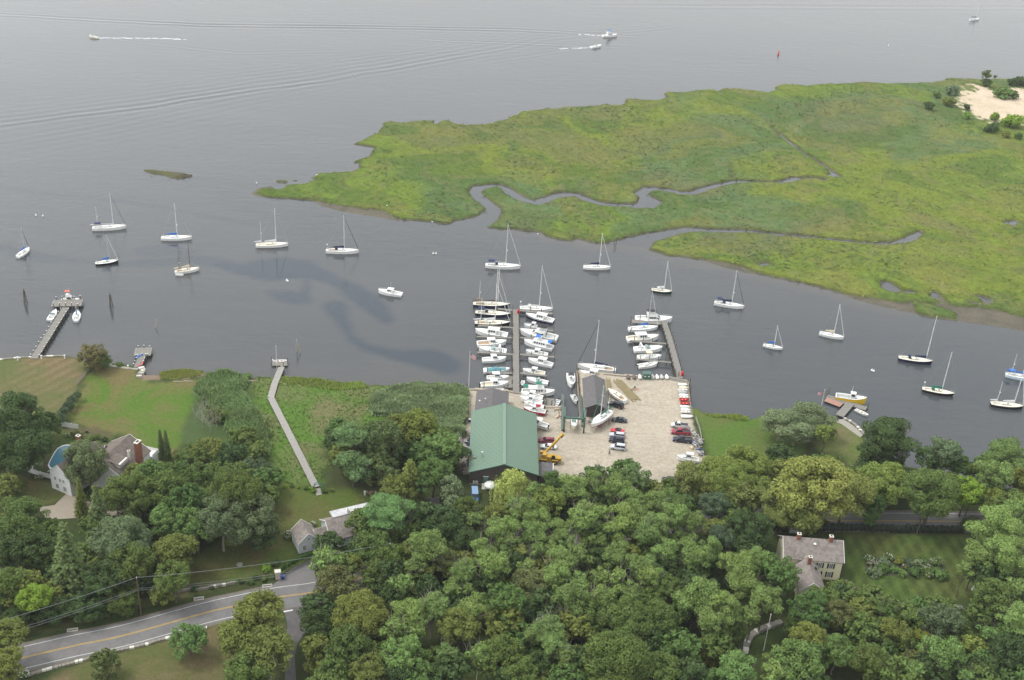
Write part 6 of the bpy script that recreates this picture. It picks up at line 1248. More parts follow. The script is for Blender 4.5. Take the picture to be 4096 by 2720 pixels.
# grey low-roofed office
a, b, c = G(C4(385,960), 4.6), G(C4(410,630), 4.6), G(C4(885,890), 4.6); Wd = (c-a).length*.98; Ln = (b-a).length*1.0
root = frame_from(a, Vector((math.cos(0.0), 0, 0)), 'low grey-roofed office between the boat shed and the docks', 'office_building', 'building')
gable(root, .3, Wd-.3, -2, Ln-.2, 3.1, 4.3, mat('tan_wall', (.35, .30, .24), .8, .08), shingg, axis='y', over=.35, trim=None, hip=0)
b = MB(); b.tube((3.0, 4.8, 3.4), (3.0, 4.8, 5.1), .10, steel, n=7); b.sphere((3.0, 4.8, 5.2), .24, whitec); b.build('vent_pipe', root); b = MB(); b.sphere((4.9, 2.8, 4.15), .3, whitec, sz=.6); b.build('skylight', root); b = MB(); b.box((1.2, 6.0, 3.55), (.45, .45, .3), whitec); b.build('roof_vent', root)
b = MB(); b.box((Wd+.9, 3.0, 1.3), (1.7, 3.6, 2.6), shingg); b.build('side_annex', root)
# low lean-to with white edge, right of the shed
a, c = G(C7(1600,1180), 3.5), G(C7(1785,970), 3.5); root = empty('lean_to_shed', (a.x, a.y, LZ), heading(G(C7(1590,1185), 3), G(C7(1795,1200), 3)), 'low grey-roofed lean-to with white edge against the boat shed', 'shed')
b = MB(); b.box((1.75, 2.9, 1.1), (3.5, 6.6, 2.2), sidingd); b.build('wall', root); b = MB(); b.box((1.75, 2.9, 2.35), (3.9, 7.1, .18), shingg, ry=.04); b.box((3.75, 2.9, 2.3), (.16, 7.1, .26), trimw); b.build('roof', root)
# open-sided shed on the quay
a, b, c = G(C6(540,548), 5.2), G(C6(505,52), 5.2), G(C6(905,535), 5.2); Wd = (c-a).length; Ln = (b-a).length
root = empty('quay_shed', (a.x, a.y, LZ), heading(a, b)-math.pi/2, 'open-sided quay shed with plain dark grey gable roof beside the slip', 'shed')
gable(root, 1.0, Wd-1.0, 2.5, Ln-.5, 4.0, 5.2, sidingd, shingg, axis='y', over=1.0, trim=None)
for x in (.6, Wd-.6):
    for k in range(6): b = MB(); b.tube((x, .3+k*(Ln-.6)/5, 0), (x, .3+k*(Ln-.6)/5, 3.7), .11, palew, n=6); b.build('post', root)
b = MB(); b.box((2.6, -.6, .75), (2.6, .8, .08), wood2); [b.box((2.6+sx, -.6+sy, .37), (.1, .1, .72), wood2) for sx in (-1.1, 1.1) for sy in (-.3, .3)]; o = b.build('work_table'); o.location = root.location; o.rotation_euler = root.rotation_euler; tag(o, 'wooden work table in front of the open-sided quay shed', 'table')
# --- cream house on the right
ze = 7.2
a, c, d = G(C(600,664), ze), G(C(938,690), ze), G(C(500,487), ze+2.6); Wd = 15.5; u = (c-a).normalized(); vv = Vector((-u.y, u.x, 0))
o = c-u*Wd; root = empty('cream_house', (o.x, o.y, LZ), math.atan2(u.y, u.x), 'cream clapboard house with brown shingle roof and two ridge chimneys beside the striped lawn', 'house')
D_ = 9.2; ro = gable(root, .4, Wd-.35, .35, D_, ze-LZ, ze-LZ+3.2, ywall, plank_old, axis='x', over=.35)
chimney(ro, 4.0, D_/2, 8.2, 10.6); chimney(ro, Wd-3.3, D_/2, 8.2, 10.6); b = MB(); b.sphere((Wd-7.4, D_*.36, 8.75), .42, whitec, sz=.6); b.build('skylight', ro)
for x in (9.6, 12.4): window(root, (x, .35, 4.4), (0, -1), .95, 1.5, shutters=blackm, mull=(2, 4)); window(root, (x, .35, 1.7), (0, -1), .95, 1.6, shutters=blackm, mull=(2, 4))
for y in (2.4, 6.6): window(root, (Wd-.35, y, 4.4), (1, 0), .95, 1.5, mull=(2, 4)); window(root, (Wd-.35, y, 1.7), (1, 0), .95, 1.5, mull=(2, 4))
a = G(C(735,905), 5.0); inv = Matrix.Rotation(-root.rotation_euler.z, 3, 'Z'); q = inv @ Vector((a.x-o.x, a.y-o.y, 0))
gable(root, 3.0, 9.0, -9.5, .3, 4.2, 6.6, ywall, plank_old, axis='y', over=.35, name='wing_wall', rname='wing_roof'); chimney(root, 6.0, -2.2, 5.6, 8.8, .8, .8)
window(root, (6.0, -9.5, 2.2), (0, -1), .9, 1.3); b = MB(); b.box((8.0, -2.4, 5.55), (.7, .9, .08), glass, ry=.65); b.build('roof_window', root)
p = G(C(915,880), LZ+2.4); b = MB(); n = 8
top = [(math.cos(k*math.pi/4)*1.7, math.sin(k*math.pi/4)*1.7) for k in range(8)]; ph = empty('parasol', (p.x, p.y, LZ), 0, 'teal garden parasol on the patio of the cream house', 'parasol')
for k in range(8): b.add([(0, 0, 2.9), (*top[k], 2.25), (*top[(k+1) % 8], 2.25)], [(0, 1, 2), (2, 1, 0)][:1], mat('parasol_cloth', (.05, .22, .30), .8, .06))
b.build('canopy', ph); b = MB(); b.tube((0, 0, 0), (0, 0, 2.9), .04, steel); b.build('pole', ph)
for k, (x, y) in enumerate(((885,905),(990,880),(1010,905))):
    p = G(C(x, y), LZ); b = MB(); b.box((0, 0, .42), (.55, .55, .06), palew); b.box((0, .26, .75), (.55, .06, .6), palew); [b.box((sx, sy, .2), (.05, .05, .42), palew) for sx in (-.24, .24) for sy in (-.24, .24)]; o = b.build('patio_chair'); o.location = (p.x, p.y, LZ); o.rotation_euler.z = k*1.7; tag(o, ['patio chair left of the teal parasol', 'patio chair right of the teal parasol, far one', 'patio chair right of the teal parasol, near one'][k], 'chair', 'patio chairs')
sheet('patio', [gp(C, [(860,835),(950,820),(1010,850),(1025,910),(960,915),(930,960),(870,925)], LZ)], LZ+.045, mat('patio_brick', (.28, .20, .15), .9, .15), .1)
root = empty('garden_shed', G(C(535,430), LZ), 0, 'small white shed roof showing behind the cream house', 'shed'); gable(root, -1.4, 1.4, -1.4, 1.4, 2.0, 2.7, wwall, trimw, axis='y', over=.15)
# --- grey cottage, lower left centre
ze = 4.4; a, c = G(H4(1025,858), ze), G(H4(1250,803), ze); u = (c-a).normalized(); Wd = (c-a).length; ridge = G(H4(1070,628), ze+2.4); Ln = 6.2
root = empty('grey_cottage', (a.x, a.y, LZ), math.atan2(u.y, u.x), 'pale grey cottage with weathered roofs, round gable window and white dormer strip', 'house')
gable(root, .2, Wd-.2, .2, Ln, ze-LZ, ze-LZ+2.5, gwall, plank_old, axis='y', over=.25); window(root, (Wd*.30, .2, 1.55), (0, -1), .9, 1.5, mull=(3, 4)); window(root, (Wd*.70, .2, 1.55), (0, -1), .9, 1.5, mull=(3, 4))
b = MB(); b.tube((Wd/2, .20, 4.05), (Wd/2, .12, 4.05), .42, trimw, n=14); b.tube((Wd/2, .12, 4.05), (Wd/2, .10, 4.05), .32, wg, n=14); b.box((Wd/2, .09, 4.05), (.06, .04, .64), trimw); b.box((Wd/2, .09, 4.05), (.64, .04, .06), trimw); b.build('round_window', root)
gable(root, Wd-.4, Wd+3.6, 1.2, 5.2, 2.6, 4.0, gwall, plank_old, axis='x', over=.2, name='link_wall', rname='link_roof')
gx0, gx1 = Wd+3.0, Wd+16; ro = gable(root, gx0, gx1, -1.0, 8.0, 2.9, 5.7, gwall, plank_old, axis='x', over=.35, name='main_wall', rname='main_roof')
b = MB(); b.box(((gx0+gx1)/2+.6, 5.4, 5.80), (10.6, 3.0, .14), palew); b.box(((gx0+gx1)/2+.6, 5.4, 5.90), (10.2, 2.7, .06), mat('white_membrane', (.46, .46, .46), .7, .2, .8, c2=(.33, .33, .33), lo=.5, hi=.7)); b.build('flat_roof', ro)
b = MB(); b.box((gx0+8.4, .9, 4.2), (4.6, 2.6, 1.3), trimw); d_ = b.build('dormer', ro); b = MB(); [b.box((gx0+6.7+k*1.1, -.415, 4.3), (.8, .03, .8), wg) for k in range(4)]; b.build('pane', d_); b = MB(); b.box((gx0+8.4, 1.0, 4.92), (5.0, 3.0, .14), plank_old); b.build('dormer_roof', d_)
chimney(ro, gx0+6.2, 4.6, 5.9, 6.8, .7, .7, m=trimw); window(root, (gx1-3, -1.0, 1.5), (0, -1), 1.2, 1.3); window(root, (gx0+3, -1.0, 1.5), (0, -1), 1.2, 1.3)
# --- white house, left
ze = 6.8; a, c = G(H1(505,1395), ze), G(H1(730,1490), ze); u = (c-a).normalized(); Wd = (c-a).length*.97
root = empty('white_house', (a.x, a.y, LZ), math.atan2(u.y, u.x), 'large white clapboard house with grey-brown shingle roofs and brick chimneys at the left', 'house')
gable(root, .2, Wd-.2, .2, 13, ze-LZ, ze-LZ+3.2, wwall, shing, axis='y', over=.3)
for k in (.26, .5, .66): window(root, (Wd*k, .2, 3.9), (0, -1), .75, 1.1, mull=(2, 3))
for k in (.32, .68): window(root, (Wd*k, .2, 1.5), (0, -1), 1.1, 1.4, mull=(3, 3))
chimney(root, 1.0, 10.5, 6.0, 11.4, 1.1, .9)
r1 = G(H1(1350,1022), 10.3); r2 = G(H1(1098,1248), 10.3); u = (r2-r1).normalized(); L2 = (r2-r1).length+2; o = r1
root2 = root; Ri = Matrix.Rotation(-root.rotation_euler.z, 3, 'Z'); q = Ri @ (r1-root.location); ang = math.atan2(u.y, u.x)-root.rotation_euler.z
mw_ = empty('main_wing', (q.x, q.y, 0), ang, None, None); mw_.parent = root
gable(mw_, 0, L2, -6, 6, 5.4, 9.1, wwall, shing, axis='x', over=.35, name='wall')
chimney(mw_, 5.6, 6.5, 0, 12.0, 1.9, 1.1); chimney(mw_, 7.0, 4.4, 6.0, 9.4, .6, .6, m=trimw)
b = MB(); b.box((10.0, 3.0, 7.4), (3.6, 3.4, 1.3), wwall); b.box((10.0, 3.2, 8.15), (4.2, 4.2, .16), shing, rx=-.18); b.build('dormer', mw_)
for x in (9.3, 10.7): b = MB(); b.box((x, 4.72, 7.4), (.8, .05, .7), wg); b.build('dormer_pane', mw_)
for x in (8.0, 10.6): window(mw_, (x, 6, 3.6), (0, 1), .9, 1.3); window(mw_, (x, 6, 1.4), (0, 1), .9, 1.3)
gable(mw_, 1, 7, -10.5, -5.5, 4.2, 7.0, wwall, shing, axis='y', over=.3, name='rear_wall', rname='rear_roof')
b = MB(); b.box((-1.6, 4.5, 3.3), (3.2, 4.5, .2), trimw); [b.box((-1.6, 4.5+k*.55, 3.8), (3.1, .05, .9), trimw) for k in (-4, 4)]; b.box((-3.15, 4.5, 3.8), (.06, 4.4, .9), trimw); b.box((-1.6, 4.5, 1.6), (2.6, 4.0, 3.2), wwall); b.build('balcony', mw_)
# pool
pp = gp(H1, [(515,1370),(500,1335),(520,1290),(560,1215),(600,1160),(650,1130),(700,1120),(780,1125),(790,1150),(740,1250),(650,1330),(560,1390)], LZ)
tag(sheet('pool_surround', [pp], LZ+.09, trimw, .15), kind='structure'); ct = sum((Vector(p) for p in pp), Vector())/len(pp)
wm_, t_, b_ = nodes('pool_water'); b_.inputs['Base Color'].default_value = (.075, .19, .25, 1); b_.inputs['Roughness'].default_value = .08; nn_ = noise(t_, 2.0, 3); bump(t_, b_, nn_.outputs[0], .3, .05)
tag(sheet('pool_water', [[ct+(p-ct)*.90 for p in pp]], LZ+.096, wm_, .1), kind='structure')
# ================================================================== FENCES, WALLS
def fence(pts, h, label, m, style='rail', name='fence', sp=2.4, z=LZ):
    root = empty(name, (pts[0].x, pts[0].y, z), 0, label, 'fence'); o = pts[0]; cnt = 0
    for a, b in zip(pts, pts[1:]):
        a = Vector((a.x-o.x, a.y-o.y, 0)); b = Vector((b.x-o.x, b.y-o.y, 0)); d = b-a; L = d.length; rz = math.atan2(d.y, d.x); n = max(1, round(L/sp))
        for k in range(n):
            s = a+d*(k/n); e = a+d*((k+1)/n); mb = MB(); mb.box(s+Vector((0, 0, h/2)), (.14, .14, h+.1), m, rz=rz); mb.build('post', root); mb = MB(); mid = (s+e)/2
            if style == 'rail':
                for zz_ in (.3, .65, 1.0): mb.box(mid+Vector((0, 0, h*zz_*.95)), (L/n, .07, .13), m, rz=rz)
                mb.build('rail', root)
            else: mb.box(mid+Vector((0, 0, h*.46)), (L/n-.1, .05, h*.88), m, rz=rz); mb.build('panel', root)
    return root
fence(gp(H1, [(1015,285),(960,350),(880,450),(805,535)]), 1.3, 'weathered split rail fence between the brown field and the green lawn', wood2)
fence(gp(H1, [(612,945),(650,965),(700,972),(760,985),(830,992)]), 1.8, 'curved white board fence at the lower end of the green lawn', trimw, 'board'); fence(gp(H1, [(158,1390),(240,1425),(330,1452),(440,1490),(540,1515)]), 1.7, 'white board fence running to the gable of the white house', trimw, 'board'); fence(gp(H1, [(345,1415),(405,1370),(455,1385)]), 1.2, 'short white picket return beside the pool end', trimw, 'board')
def stonewall(fn, pts, h, w, label, n=0, z=LZ, name='stone_wall', m=None):
    P = gp(fn, pts, z); b = MB(); R_ = random.Random(len(label)); pp_ = smooth([(p.x, p.y) for p in P], 4)
    for a, c in zip(pp_, pp_[1:]):
        a = Vector((*a, 0)); c = Vector((*c, 0)); L = (c-a).length; k = max(1, round(L/.9)); rz = math.atan2(c.y-a.y, c.x-a.x)
        for i in range(k):
            q = a+(c-a)*((i+.5)/k); b.box((q.x-P[0].x, q.y-P[0].y, h/2+R_.uniform(-.06, .06)), (L/k*R_.uniform(.8, 1.02), w*R_.uniform(.75, 1.1), h), m or (stone if R_.random() < .7 else concw), rz=rz+R_.uniform(-.08, .08))
    o = b.build(name); o.location = (P[0].x, P[0].y, z); tag(o, label, 'wall'); return o
stonewall(C, [(160,1400),(168,1330),(205,1270),(270,1225),(350,1195),(440,1165)], .9, 1.5, 'curved dry stone wall in the clearing by the white pole'); stonewall(H3, [(330,1518),(560,1450),(700,1415),(900,1365),(1080,1315)], .5, .7, 'low stone edging along the bottom side of the road, left part'); stonewall(H3, [(1340,1245),(1500,1205),(1750,1150),(1900,1105),(2070,1060)], .5, .7, 'low stone edging along the bottom side of the road, right part')
stonewall(H5, [(305,940),(380,925)], .5, .7, 'short stone stretch beside the young maple'); stonewall(H5, [(0,500),(150,480),(300,475),(420,450),(560,425),(715,398)], .7, .6, 'old stone wall above the roadside verge'); stonewall(H1, [(-40,244),(170,222),(330,213)], .5, .7, 'stone sea wall along the brown field left of the pier', z=.95); stonewall(H1, [(430,208),(560,203),(685,200)], .5, .7, 'stone sea wall along the brown field right of the pier', z=.95)
stonewall(H1, [(1475,330),(1500,360),(1480,385),(1460,410),(1452,440)], .9, 1.8, 'tumbled rocks beside the short pier', z=.5); stonewall(H8, [(800,378),(850,400),(900,435),(940,475),(980,520)], .6, 1.0, 'rock edge of the shore path at the right', z=.7)
p = G(H5(1216,335), LZ); b = MB(); b.box((0, 0, 1.1), (1.2, 1.0, 2.2), mat('pier_stone', (.52, .44, .38), .9, .12, 2)); b.box((0, 0, 2.28), (1.5, 1.3, .16), concw); o = b.build('gate_pier'); o.location = (p.x, p.y, LZ); o.rotation_euler.z = .3; tag(o, 'square pinkish stone gate pier at the driveway mouth', 'gate pier')
p = G(H5(1276,345), LZ); root = empty('recycling_bin', (p.x, p.y, LZ), .2, 'blue wheeled bin beside the stone gate pier', 'bin'); bl_ = mat('bin_blue', (.02, .05, .30), .5, .05); b = MB(); b.frus([(-.27, -.3, .08), (.27, -.3, .08), (.27, .3, .08), (-.27, .3, .08)], [(-.34, -.37, 1.1), (.34, -.37, 1.1), (.34, .37, 1.1), (-.34, .37, 1.1)], bl_); b.build('body', root); b = MB(); b.box((0, 0, 1.14), (.74, .8, .08), mat('bin_lid', (.03, .10, .40), .4, .05)); b.build('lid', root); b = MB(); [b.tube((sx, .3, .1), (sx+.06, .3, .1), .1, rubber, n=8) for sx in (-.3, .24)]; b.build('wheels', root)
# arborvitae hedge: each shrub its own
for i in range(17):
    t = i/16; x = 1215+(1610-1215)*t; y = 262-195*t-18*math.sin(t*3.1); tree(H5(x, y-14), 24/2.951, 'M', (.06, .125, .025), 'arborvitae in the row of hedge conifers along the cottage drive', 'arborvitae hedge along the cottage drive', hc=1.7, sq=1.8, name='arborvitae', cat='hedge')
# dark clipped hedge along the road by the striped lawn
hp = gp(C, [(410,430),(700,455),(1000,462),(1400,470),(1860,475)]); b = MB(); R_ = random.Random(4)
hm = mat('hedge_dark', (.018, .028, .016), .95, .4, 1.4, bmp=1); 
for a, c in zip(hp, hp[1:]):
    k = int((c-a).length/1.3)
    for i in range(k): q = a+(c-a)*((i+.5)/k)-hp[0]; b.sphere((q.x+R_.uniform(-.1, .1), q.y+R_.uniform(-.15, .15), 1.0), 1.05*R_.uniform(.9, 1.15), hm, nu=7, nv=5, sz=1.15)
o = b.build('clipped_hedge', smooth=True); o.location = (hp[0].x, hp[0].y, LZ); tag(o, 'long dark clipped hedge between the road and the striped lawn', 'hedge')
# garden arch
p = G(H4(1240,300), LZ); b = MB(); n = 9; gp_ = [(math.cos(math.pi*k/n)*1.3, 0, 1.5+math.sin(math.pi*k/n)*1.2) for k in range(n+1)]
for yy in (-.4, .4): b.path([(1.3, yy, 0)]+[(x, yy, z) for x, y, z in gp_]+[(-1.3, yy, 0)], .12, green_d)
o = b.build('garden_arch'); o.location = (p.x, p.y, LZ); tag(o, 'dark green garden arch at the foot of the boardwalk', 'arch')
sheet('arch_path', [gp(H4, [(1205,265),(1255,265),(1275,335),(1215,345)], LZ)], LZ+.05, palew, .1)
# firewood
p = G(H9(1030,725), LZ); root = empty('wood_pile', (p.x, p.y, LZ), .12, 'stacked firewood with a white end tarp under the olive conifer', 'wood pile'); b = MB(); R_ = random.Random(3)
for k in range(60): x = R_.uniform(-2.1, 2.2); z = R_.uniform(.1, 1.0); b.tube((x, -.4, z), (x, .4, z), .12, bark if k % 2 else teak, n=6)
b.build('logs', root); b = MB(); b.box((-2.4, 0, .5), (.5, .9, 1.0), trimw); b.build('tarp', root)
# slip walls, quay, seawall caps
def wallrun(pts, z0, z1, w, m, label, name, cat='wall', kind=None):
    b = MB(); o = pts[0]
    for a, c in zip(pts, pts[1:]): d = c-a; b.box(((a.x+c.x)/2-o.x, (a.y+c.y)/2-o.y, (z0+z1)/2), (d.length+w*.9, w, z1-z0), m, rz=math.atan2(d.y, d.x))
    q = b.build(name); q.location = (o.x, o.y, 0); tag(q, label, cat, kind=kind); return q
quayw = mat('quay_timber', (.24, .20, .155), .9, .2, 2); conc_g = mat('green_concrete', (.105, .135, .118), .85, .15, 1)
wallrun([G(C4(*p), LZ) for p in ((272,632), (400,630), (885,653), (1110,690), (1478,702))], -1, LZ+.25, .35, quayw, 'timber sea wall along the water side of the office', 'sea_wall')
wallrun([G(C4(1768,710), 1.6), G(C4(1768,1240), 1.6)], -1.2, 1.75, .85, conc_g, 'greenish concrete runway beam left of the boat slip', 'slip_beam'); wallrun([G(C4(2040,720), 1.6), G(C4(2085,1180), 1.6)], -1.2, 1.75, .95, conc_g, 'greenish concrete runway beam right of the boat slip', 'slip_beam')
wallrun([G(C4(1992,330), LZ), G(C4(2000,520), LZ), G(C4(2022,800), LZ), G(C4(2045,1060), LZ)], -1.2, LZ+.22, .4, quayw, 'timber sea wall along the right side of the slip', 'sea_wall'); wallrun([G(C5(850,1365), LZ), G(C5(1100,1390), LZ), G(C5(1870,1428), LZ), G(C5(2140,1480), LZ)], -1.2, LZ+.25, .35, quayw, 'timber sea wall behind the racked inflatable dinghies', 'sea_wall'); wallrun([G(C6(*p), LZ) for p in ((2168,115), (2174,250), (2194,420), (2204,525))], -1.2, LZ+.25, .35, quayw, 'timber sea wall at the right edge of the yard', 'sea_wall')
wallrun([G(C4(1480,910), LZ), G(C4(1765,910), LZ)], -1.2, LZ+.25, .35, quayw, 'timber sea wall below the skiff float', 'sea_wall')
root = empty('skiff_float', G(C4(1550,880), .4), 0, 'narrow grey float between piles left of the grey skiff', 'dock'); a, b = G(C4(1560,890), .5), G(C4(1555,760), .5); deckrun(a, b, 3.2, .55, root, 'float'); piles(root, [G(C4(x, y), 0) for x, y in ((1490,720), (1495,800), (1510,880), (1590,885), (1640,900), (1750,905))], 2.6, r=.16)
for i, (x, y, fn) in enumerate(((262,640,C4),(455,620,C4),(530,625,C4),(900,660,C4),(1985,330,C4),(1995,420,C4),(2010,560,C4),(2190,160,C6),(2195,300,C6),(2200,430,C6),(2010,1440,C5),(1000,1370,C5))):
    P = G(fn(x, y), 0); b = MB(); b.tube((0, 0, -1), (0, 0, 2.9), .17, pilem, .14, n=7); o = b.build('wall_pile'); o.location = P; tag(o, 'single timber pile standing against the boatyard sea wall', 'pile', 'piles against the sea wall')
# boat hoist over the slip
steelg = mat('green_steel', (.065, .135, .105), .6, .15, 1.5); root = empty('boat_hoist', G(C4(1950,1200), LZ), 0, 'green steel travelling boat hoist straddling the head of the slip', 'boat hoist'); o = root.location
def hl(p, z): q = G(p, z); return Vector((q.x-o.x, q.y-o.y, z-LZ))
TZ = 6.2; tl, tr_, bl2, br2 = hl(C4(1805,905), TZ), hl(C4(2100,925), TZ), hl(C4(1800,1060), TZ), hl(C4(2115,1080), TZ)
for (p, q, nm) in ((tl, bl2, 'side_beam'), (tr_, br2, 'side_beam'), (bl2, br2, 'cross_beam')):
    b = MB(); d = q-p; b.box((p+q)/2, (d.length+.4, .45, .55), steelg, rz=math.atan2(d.y, d.x)); b.build(nm, root)
for p in (tl, tr_, bl2, br2):
    b = MB(); b.box((p.x, p.y, TZ/2-LZ/2), (.45, .5, TZ-LZ), steelg); b.build('leg', root); b = MB(); b.tube((p.x-.2, p.y, .45), (p.x+.2, p.y, .45), .45, rubber, n=12); b.build('wheel', root)
b = MB(); mid = (bl2+br2)/2; [b.tube((mid.x+s*1.2, mid.y, TZ-LZ-.3), (mid.x+s*1.1, mid.y-1.0, 1.6), .05, blackm, n=4) for s in (-1, 1)]; [b.tube((mid.x+s*1.2, mid.y+3, TZ-LZ-.3), (mid.x+s*1.1, mid.y+2.0, 1.6), .05, blackm, n=4) for s in (-1, 1)]; b.build('sling', root)
# ================================================================== VEHICLES
cp = paint('car_paint', .22, .6); rim = mat('wheel_rim', (.45, .45, .45), .35, .05, metal=.6); lampw = mat('lamp_clear', (.7, .7, .68), .2, .03); lampr = mat('lamp_red', (.45, .01, .01), .3, .03); bedm = mat('bed_liner', (.05, .05, .052), .8, .1)
def car_mesh(kind, L, W, H):
    """returns list of (part name, mesh); x forward"""
    out = []; b = MB(); hw = W/2
    hood = {'sedan': .86, 'suv': 1.02, 'wagon': .88, 'coupe': .74, 'pickup': 1.06}[kind]; gc = .26; z1 = hood
    prof = {'sedan': [(-.5, .45, .74), (-.48, z1-.06, .82), (-.30, z1+.02, .94), (.0, z1+.02, 1), (.18, z1, .98), (.42, z1-.12, .90), (.49, z1-.28, .80), (.5, .40, .74)],
            'suv': [(-.5, .45, .86), (-.49, z1+.05, .94), (-.30, z1+.05, 1), (0, z1+.04, 1), (.20, z1, .98), (.43, z1-.10, .92), (.495, z1-.3, .84), (.5, .45, .8)]}
    P = prof['suv' if kind in ('suv', 'pickup', 'wagon') else 'sedan']
    rings = []
    for fx, zt, fw in P:
        x = fx*L; w_ = hw*fw; rings.append([(x, -w_*.94, gc), (x, -w_, gc+.25), (x, -w_, zt-.16), (x, -w_*.90, zt), (x, w_*.90, zt), (x, w_, zt-.16), (x, w_, gc+.25), (x, w_*.94, gc)])
    for a, c in zip(rings, rings[1:]):
        for j in range(8): b.add([a[j], c[j], c[(j+1) % 8], a[(j+1) % 8]], [(0, 1, 2, 3)], cp)
    b.add(rings[0], [tuple(range(8))], cp); b.add(rings[-1], [tuple(range(7, -1, -1))], cp)
    cab = {'sedan': (-.36, -.22, .06, .22), 'wagon': (-.49, -.43, .06, .22), 'suv': (-.485, -.43, .10, .24), 'coupe': (-.30, -.12, .02, .20), 'pickup': (-.06, -.03, .16, .28)}[kind]
    xb0, xt0, xt1, xb1 = [v*L for v in cab]; zb = z1+.0; zt = H
    g = MB(); wb, wt = hw*.90, hw*.72; g.frus([(xb0, -wb, zb), (xb1, -wb*.95, zb-.04), (xb1, wb*.95, zb-.04), (xb0, wb, zb)], [(xt0, -wt, zt-.06), (xt1, -wt, zt-.06), (xt1, wt, zt-.06), (xt0, wt, zt-.06)], glass)
    b.frus([(xt0-.05, -wt-.03, zt-.08), (xt1+.05, -wt-.03, zt-.08), (xt1+.05, wt+.03, zt-.08), (xt0-.05, wt+.03, zt-.08)], [(xt0+.05, -wt+.08, zt), (xt1-.10, -wt+.08, zt), (xt1-.10, wt-.08, zt), (xt0+.05, wt-.08, zt)], blackm if kind == 'coupe' else cp)
    for sg in (1, -1):      # pillars
        for u in ((0, 0), (1, 1), (.48, .48)) if kind != 'coupe' else ((0, 0), (1, 1)):
            xa = xb0+(xb1-xb0)*u[0]; xc = xt0+(xt1-xt0)*u[1]; b.tube((xa, sg*wb*.985, zb), (xc, sg*(wt+.01), zt-.06), .045, cp, n=4)
    if kind == 'pickup':
        b.box((-.28*L, 0, z1+.065), (.0, 0, 0), cp); bd = MB(); bd.box((-.275*L, 0, z1+.055), (.40*L, W*.80, .02), bedm); out.append(('bed', bd.me('bed')))
        for sg in (1, -1): b.box((-.275*L, sg*W*.45, z1+.14), (.41*L, .09, .22), cp)
        b.box((-.485*L, 0, z1+.14), (.09, W*.88, .22), cp); b.box((-.065*L, 0, z1+.2), (.06, W*.82, .3), cp)
    b.box((L*.485, 0, .42), (.2, W*.82, .2), cp if kind != 'pickup' else rim); b.box((-L*.485, 0, .45), (.2, W*.84, .2), cp if kind != 'pickup' else rim)
    out.append(('body', b.me('body', True))); out.append(('windows', g.me('windows')))
    r = .33 if kind not in ('suv', 'pickup') else .39; wh = MB(); wh.tube((0, -.12, 0), (0, .12, 0), r, rubber, n=14); wr = MB(); wr.tube((0, -.13, 0), (0, .13, 0), r*.6, rim, n=10)
    wm, wrm = wh.me('wheel'), wr.me('rim')
    for fx in (-.31, .32):
        for sg in (1, -1): out.append(('wheel', wm, (fx*L, sg*(hw-.11), r), wrm))
    hm_ = MB(); hm_.box((0, 0, 0), (.10, .34, .14), lampw); tm = MB(); tm.box((0, 0, 0), (.08, .18, .26), lampr); h2, t2 = hm_.me('headlight'), tm.me('tail_light')
    for sg in (1, -1): out.append(('headlight', h2, (L*.485, sg*hw*.62, z1-.24))); out.append(('tail_light', t2, (-L*.495, sg*hw*.76, z1-.14)))
    return out
_cars = {}
def car(front, rear, kind, c, label, Lr, z=LZ, group='vehicles parked in the gravel yard', grp2=None, cat=None, L=None, W=None, H=None):
    a, b = G(front, z+.7), G(rear, z+.7); c0 = (a+b)/2; hd = heading(b, a)
    W = W or {'sedan': 1.82, 'wagon': 1.80, 'suv': 1.95, 'coupe': 1.75, 'pickup': 2.0}[kind]; H = H or {'sedan': 1.42, 'wagon': 1.46, 'suv': 1.80, 'coupe': 1.24, 'pickup': 1.85}[kind]; key = (kind, Lr)
    if key not in _cars: _cars[key] = car_mesh(kind, Lr, W, H)
    root = empty('parked_'+{'suv': 'suv', 'pickup': 'pickup_truck'}.get(kind, 'car'), (c0.x, c0.y, z+.04), hd, label, cat or {'suv': 'suv', 'pickup': 'pickup truck'}.get(kind, 'car'), group)
    for p in _cars[key]:
        o = bpy.data.objects.new(p[0], p[1]); COL.objects.link(o); o.parent = root; o.color = (*c, 1)
        if len(p) > 2: o.location = p[2]
        if len(p) > 3: q = bpy.data.objects.new('rim', p[3]); COL.objects.link(q); q.parent = o
    return root
car(C6(925,430), C6(1142,500), 'suv', (.012, .013, .02), 'black suv angled beside the cream daysailer', 5.0); car(C6(968,685), C6(1206,712), 'sedan', (.012, .028, .035), 'dark green sedan right of the two-masted sailboat on stands', 4.7)
car(C6(955,850), C6(1165,878), 'coupe', (.62, .012, .02), 'bright red convertible with black top, uppermost of the row of four', 4.2); car(C6(932,922), C6(1175,950), 'wagon', (.50, .52, .55), 'silver wagon with roof window, below the red convertible', 4.8)
car(C6(928,1003), C6(1168,1038), 'suv', (.010, .012, .03), 'black suv between the silver wagon and the silver suv', 4.7); car(C6(960,1115), C6(1175,1145), 'suv', (.52, .54, .58), 'silver suv, lowest of the row of four', 4.6)
car(C6(1890,775), C6(2175,805), 'pickup', (.55, .55, .55), 'silver pickup truck, top of three at the right yard edge', 5.3); car(C6(1890,880), C6(2208,905), 'pickup', (.30, .012, .03), 'dark red pickup truck, middle of three at the right yard edge', 5.9); car(C6(1920,995), C6(2230,1030), 'pickup', (.008, .010, .035), 'navy pickup truck, bottom of three at the right yard edge', 5.9)
car(C4(1397,1405), C4(1630,1418), 'wagon', (.20, .015, .035), 'maroon station wagon beside the green-roofed shed', 4.8); car(C4(1415,1498), C4(1672,1520), 'sedan', (.75, .76, .77), 'white sedan beneath the yellow crane boom', 4.9)
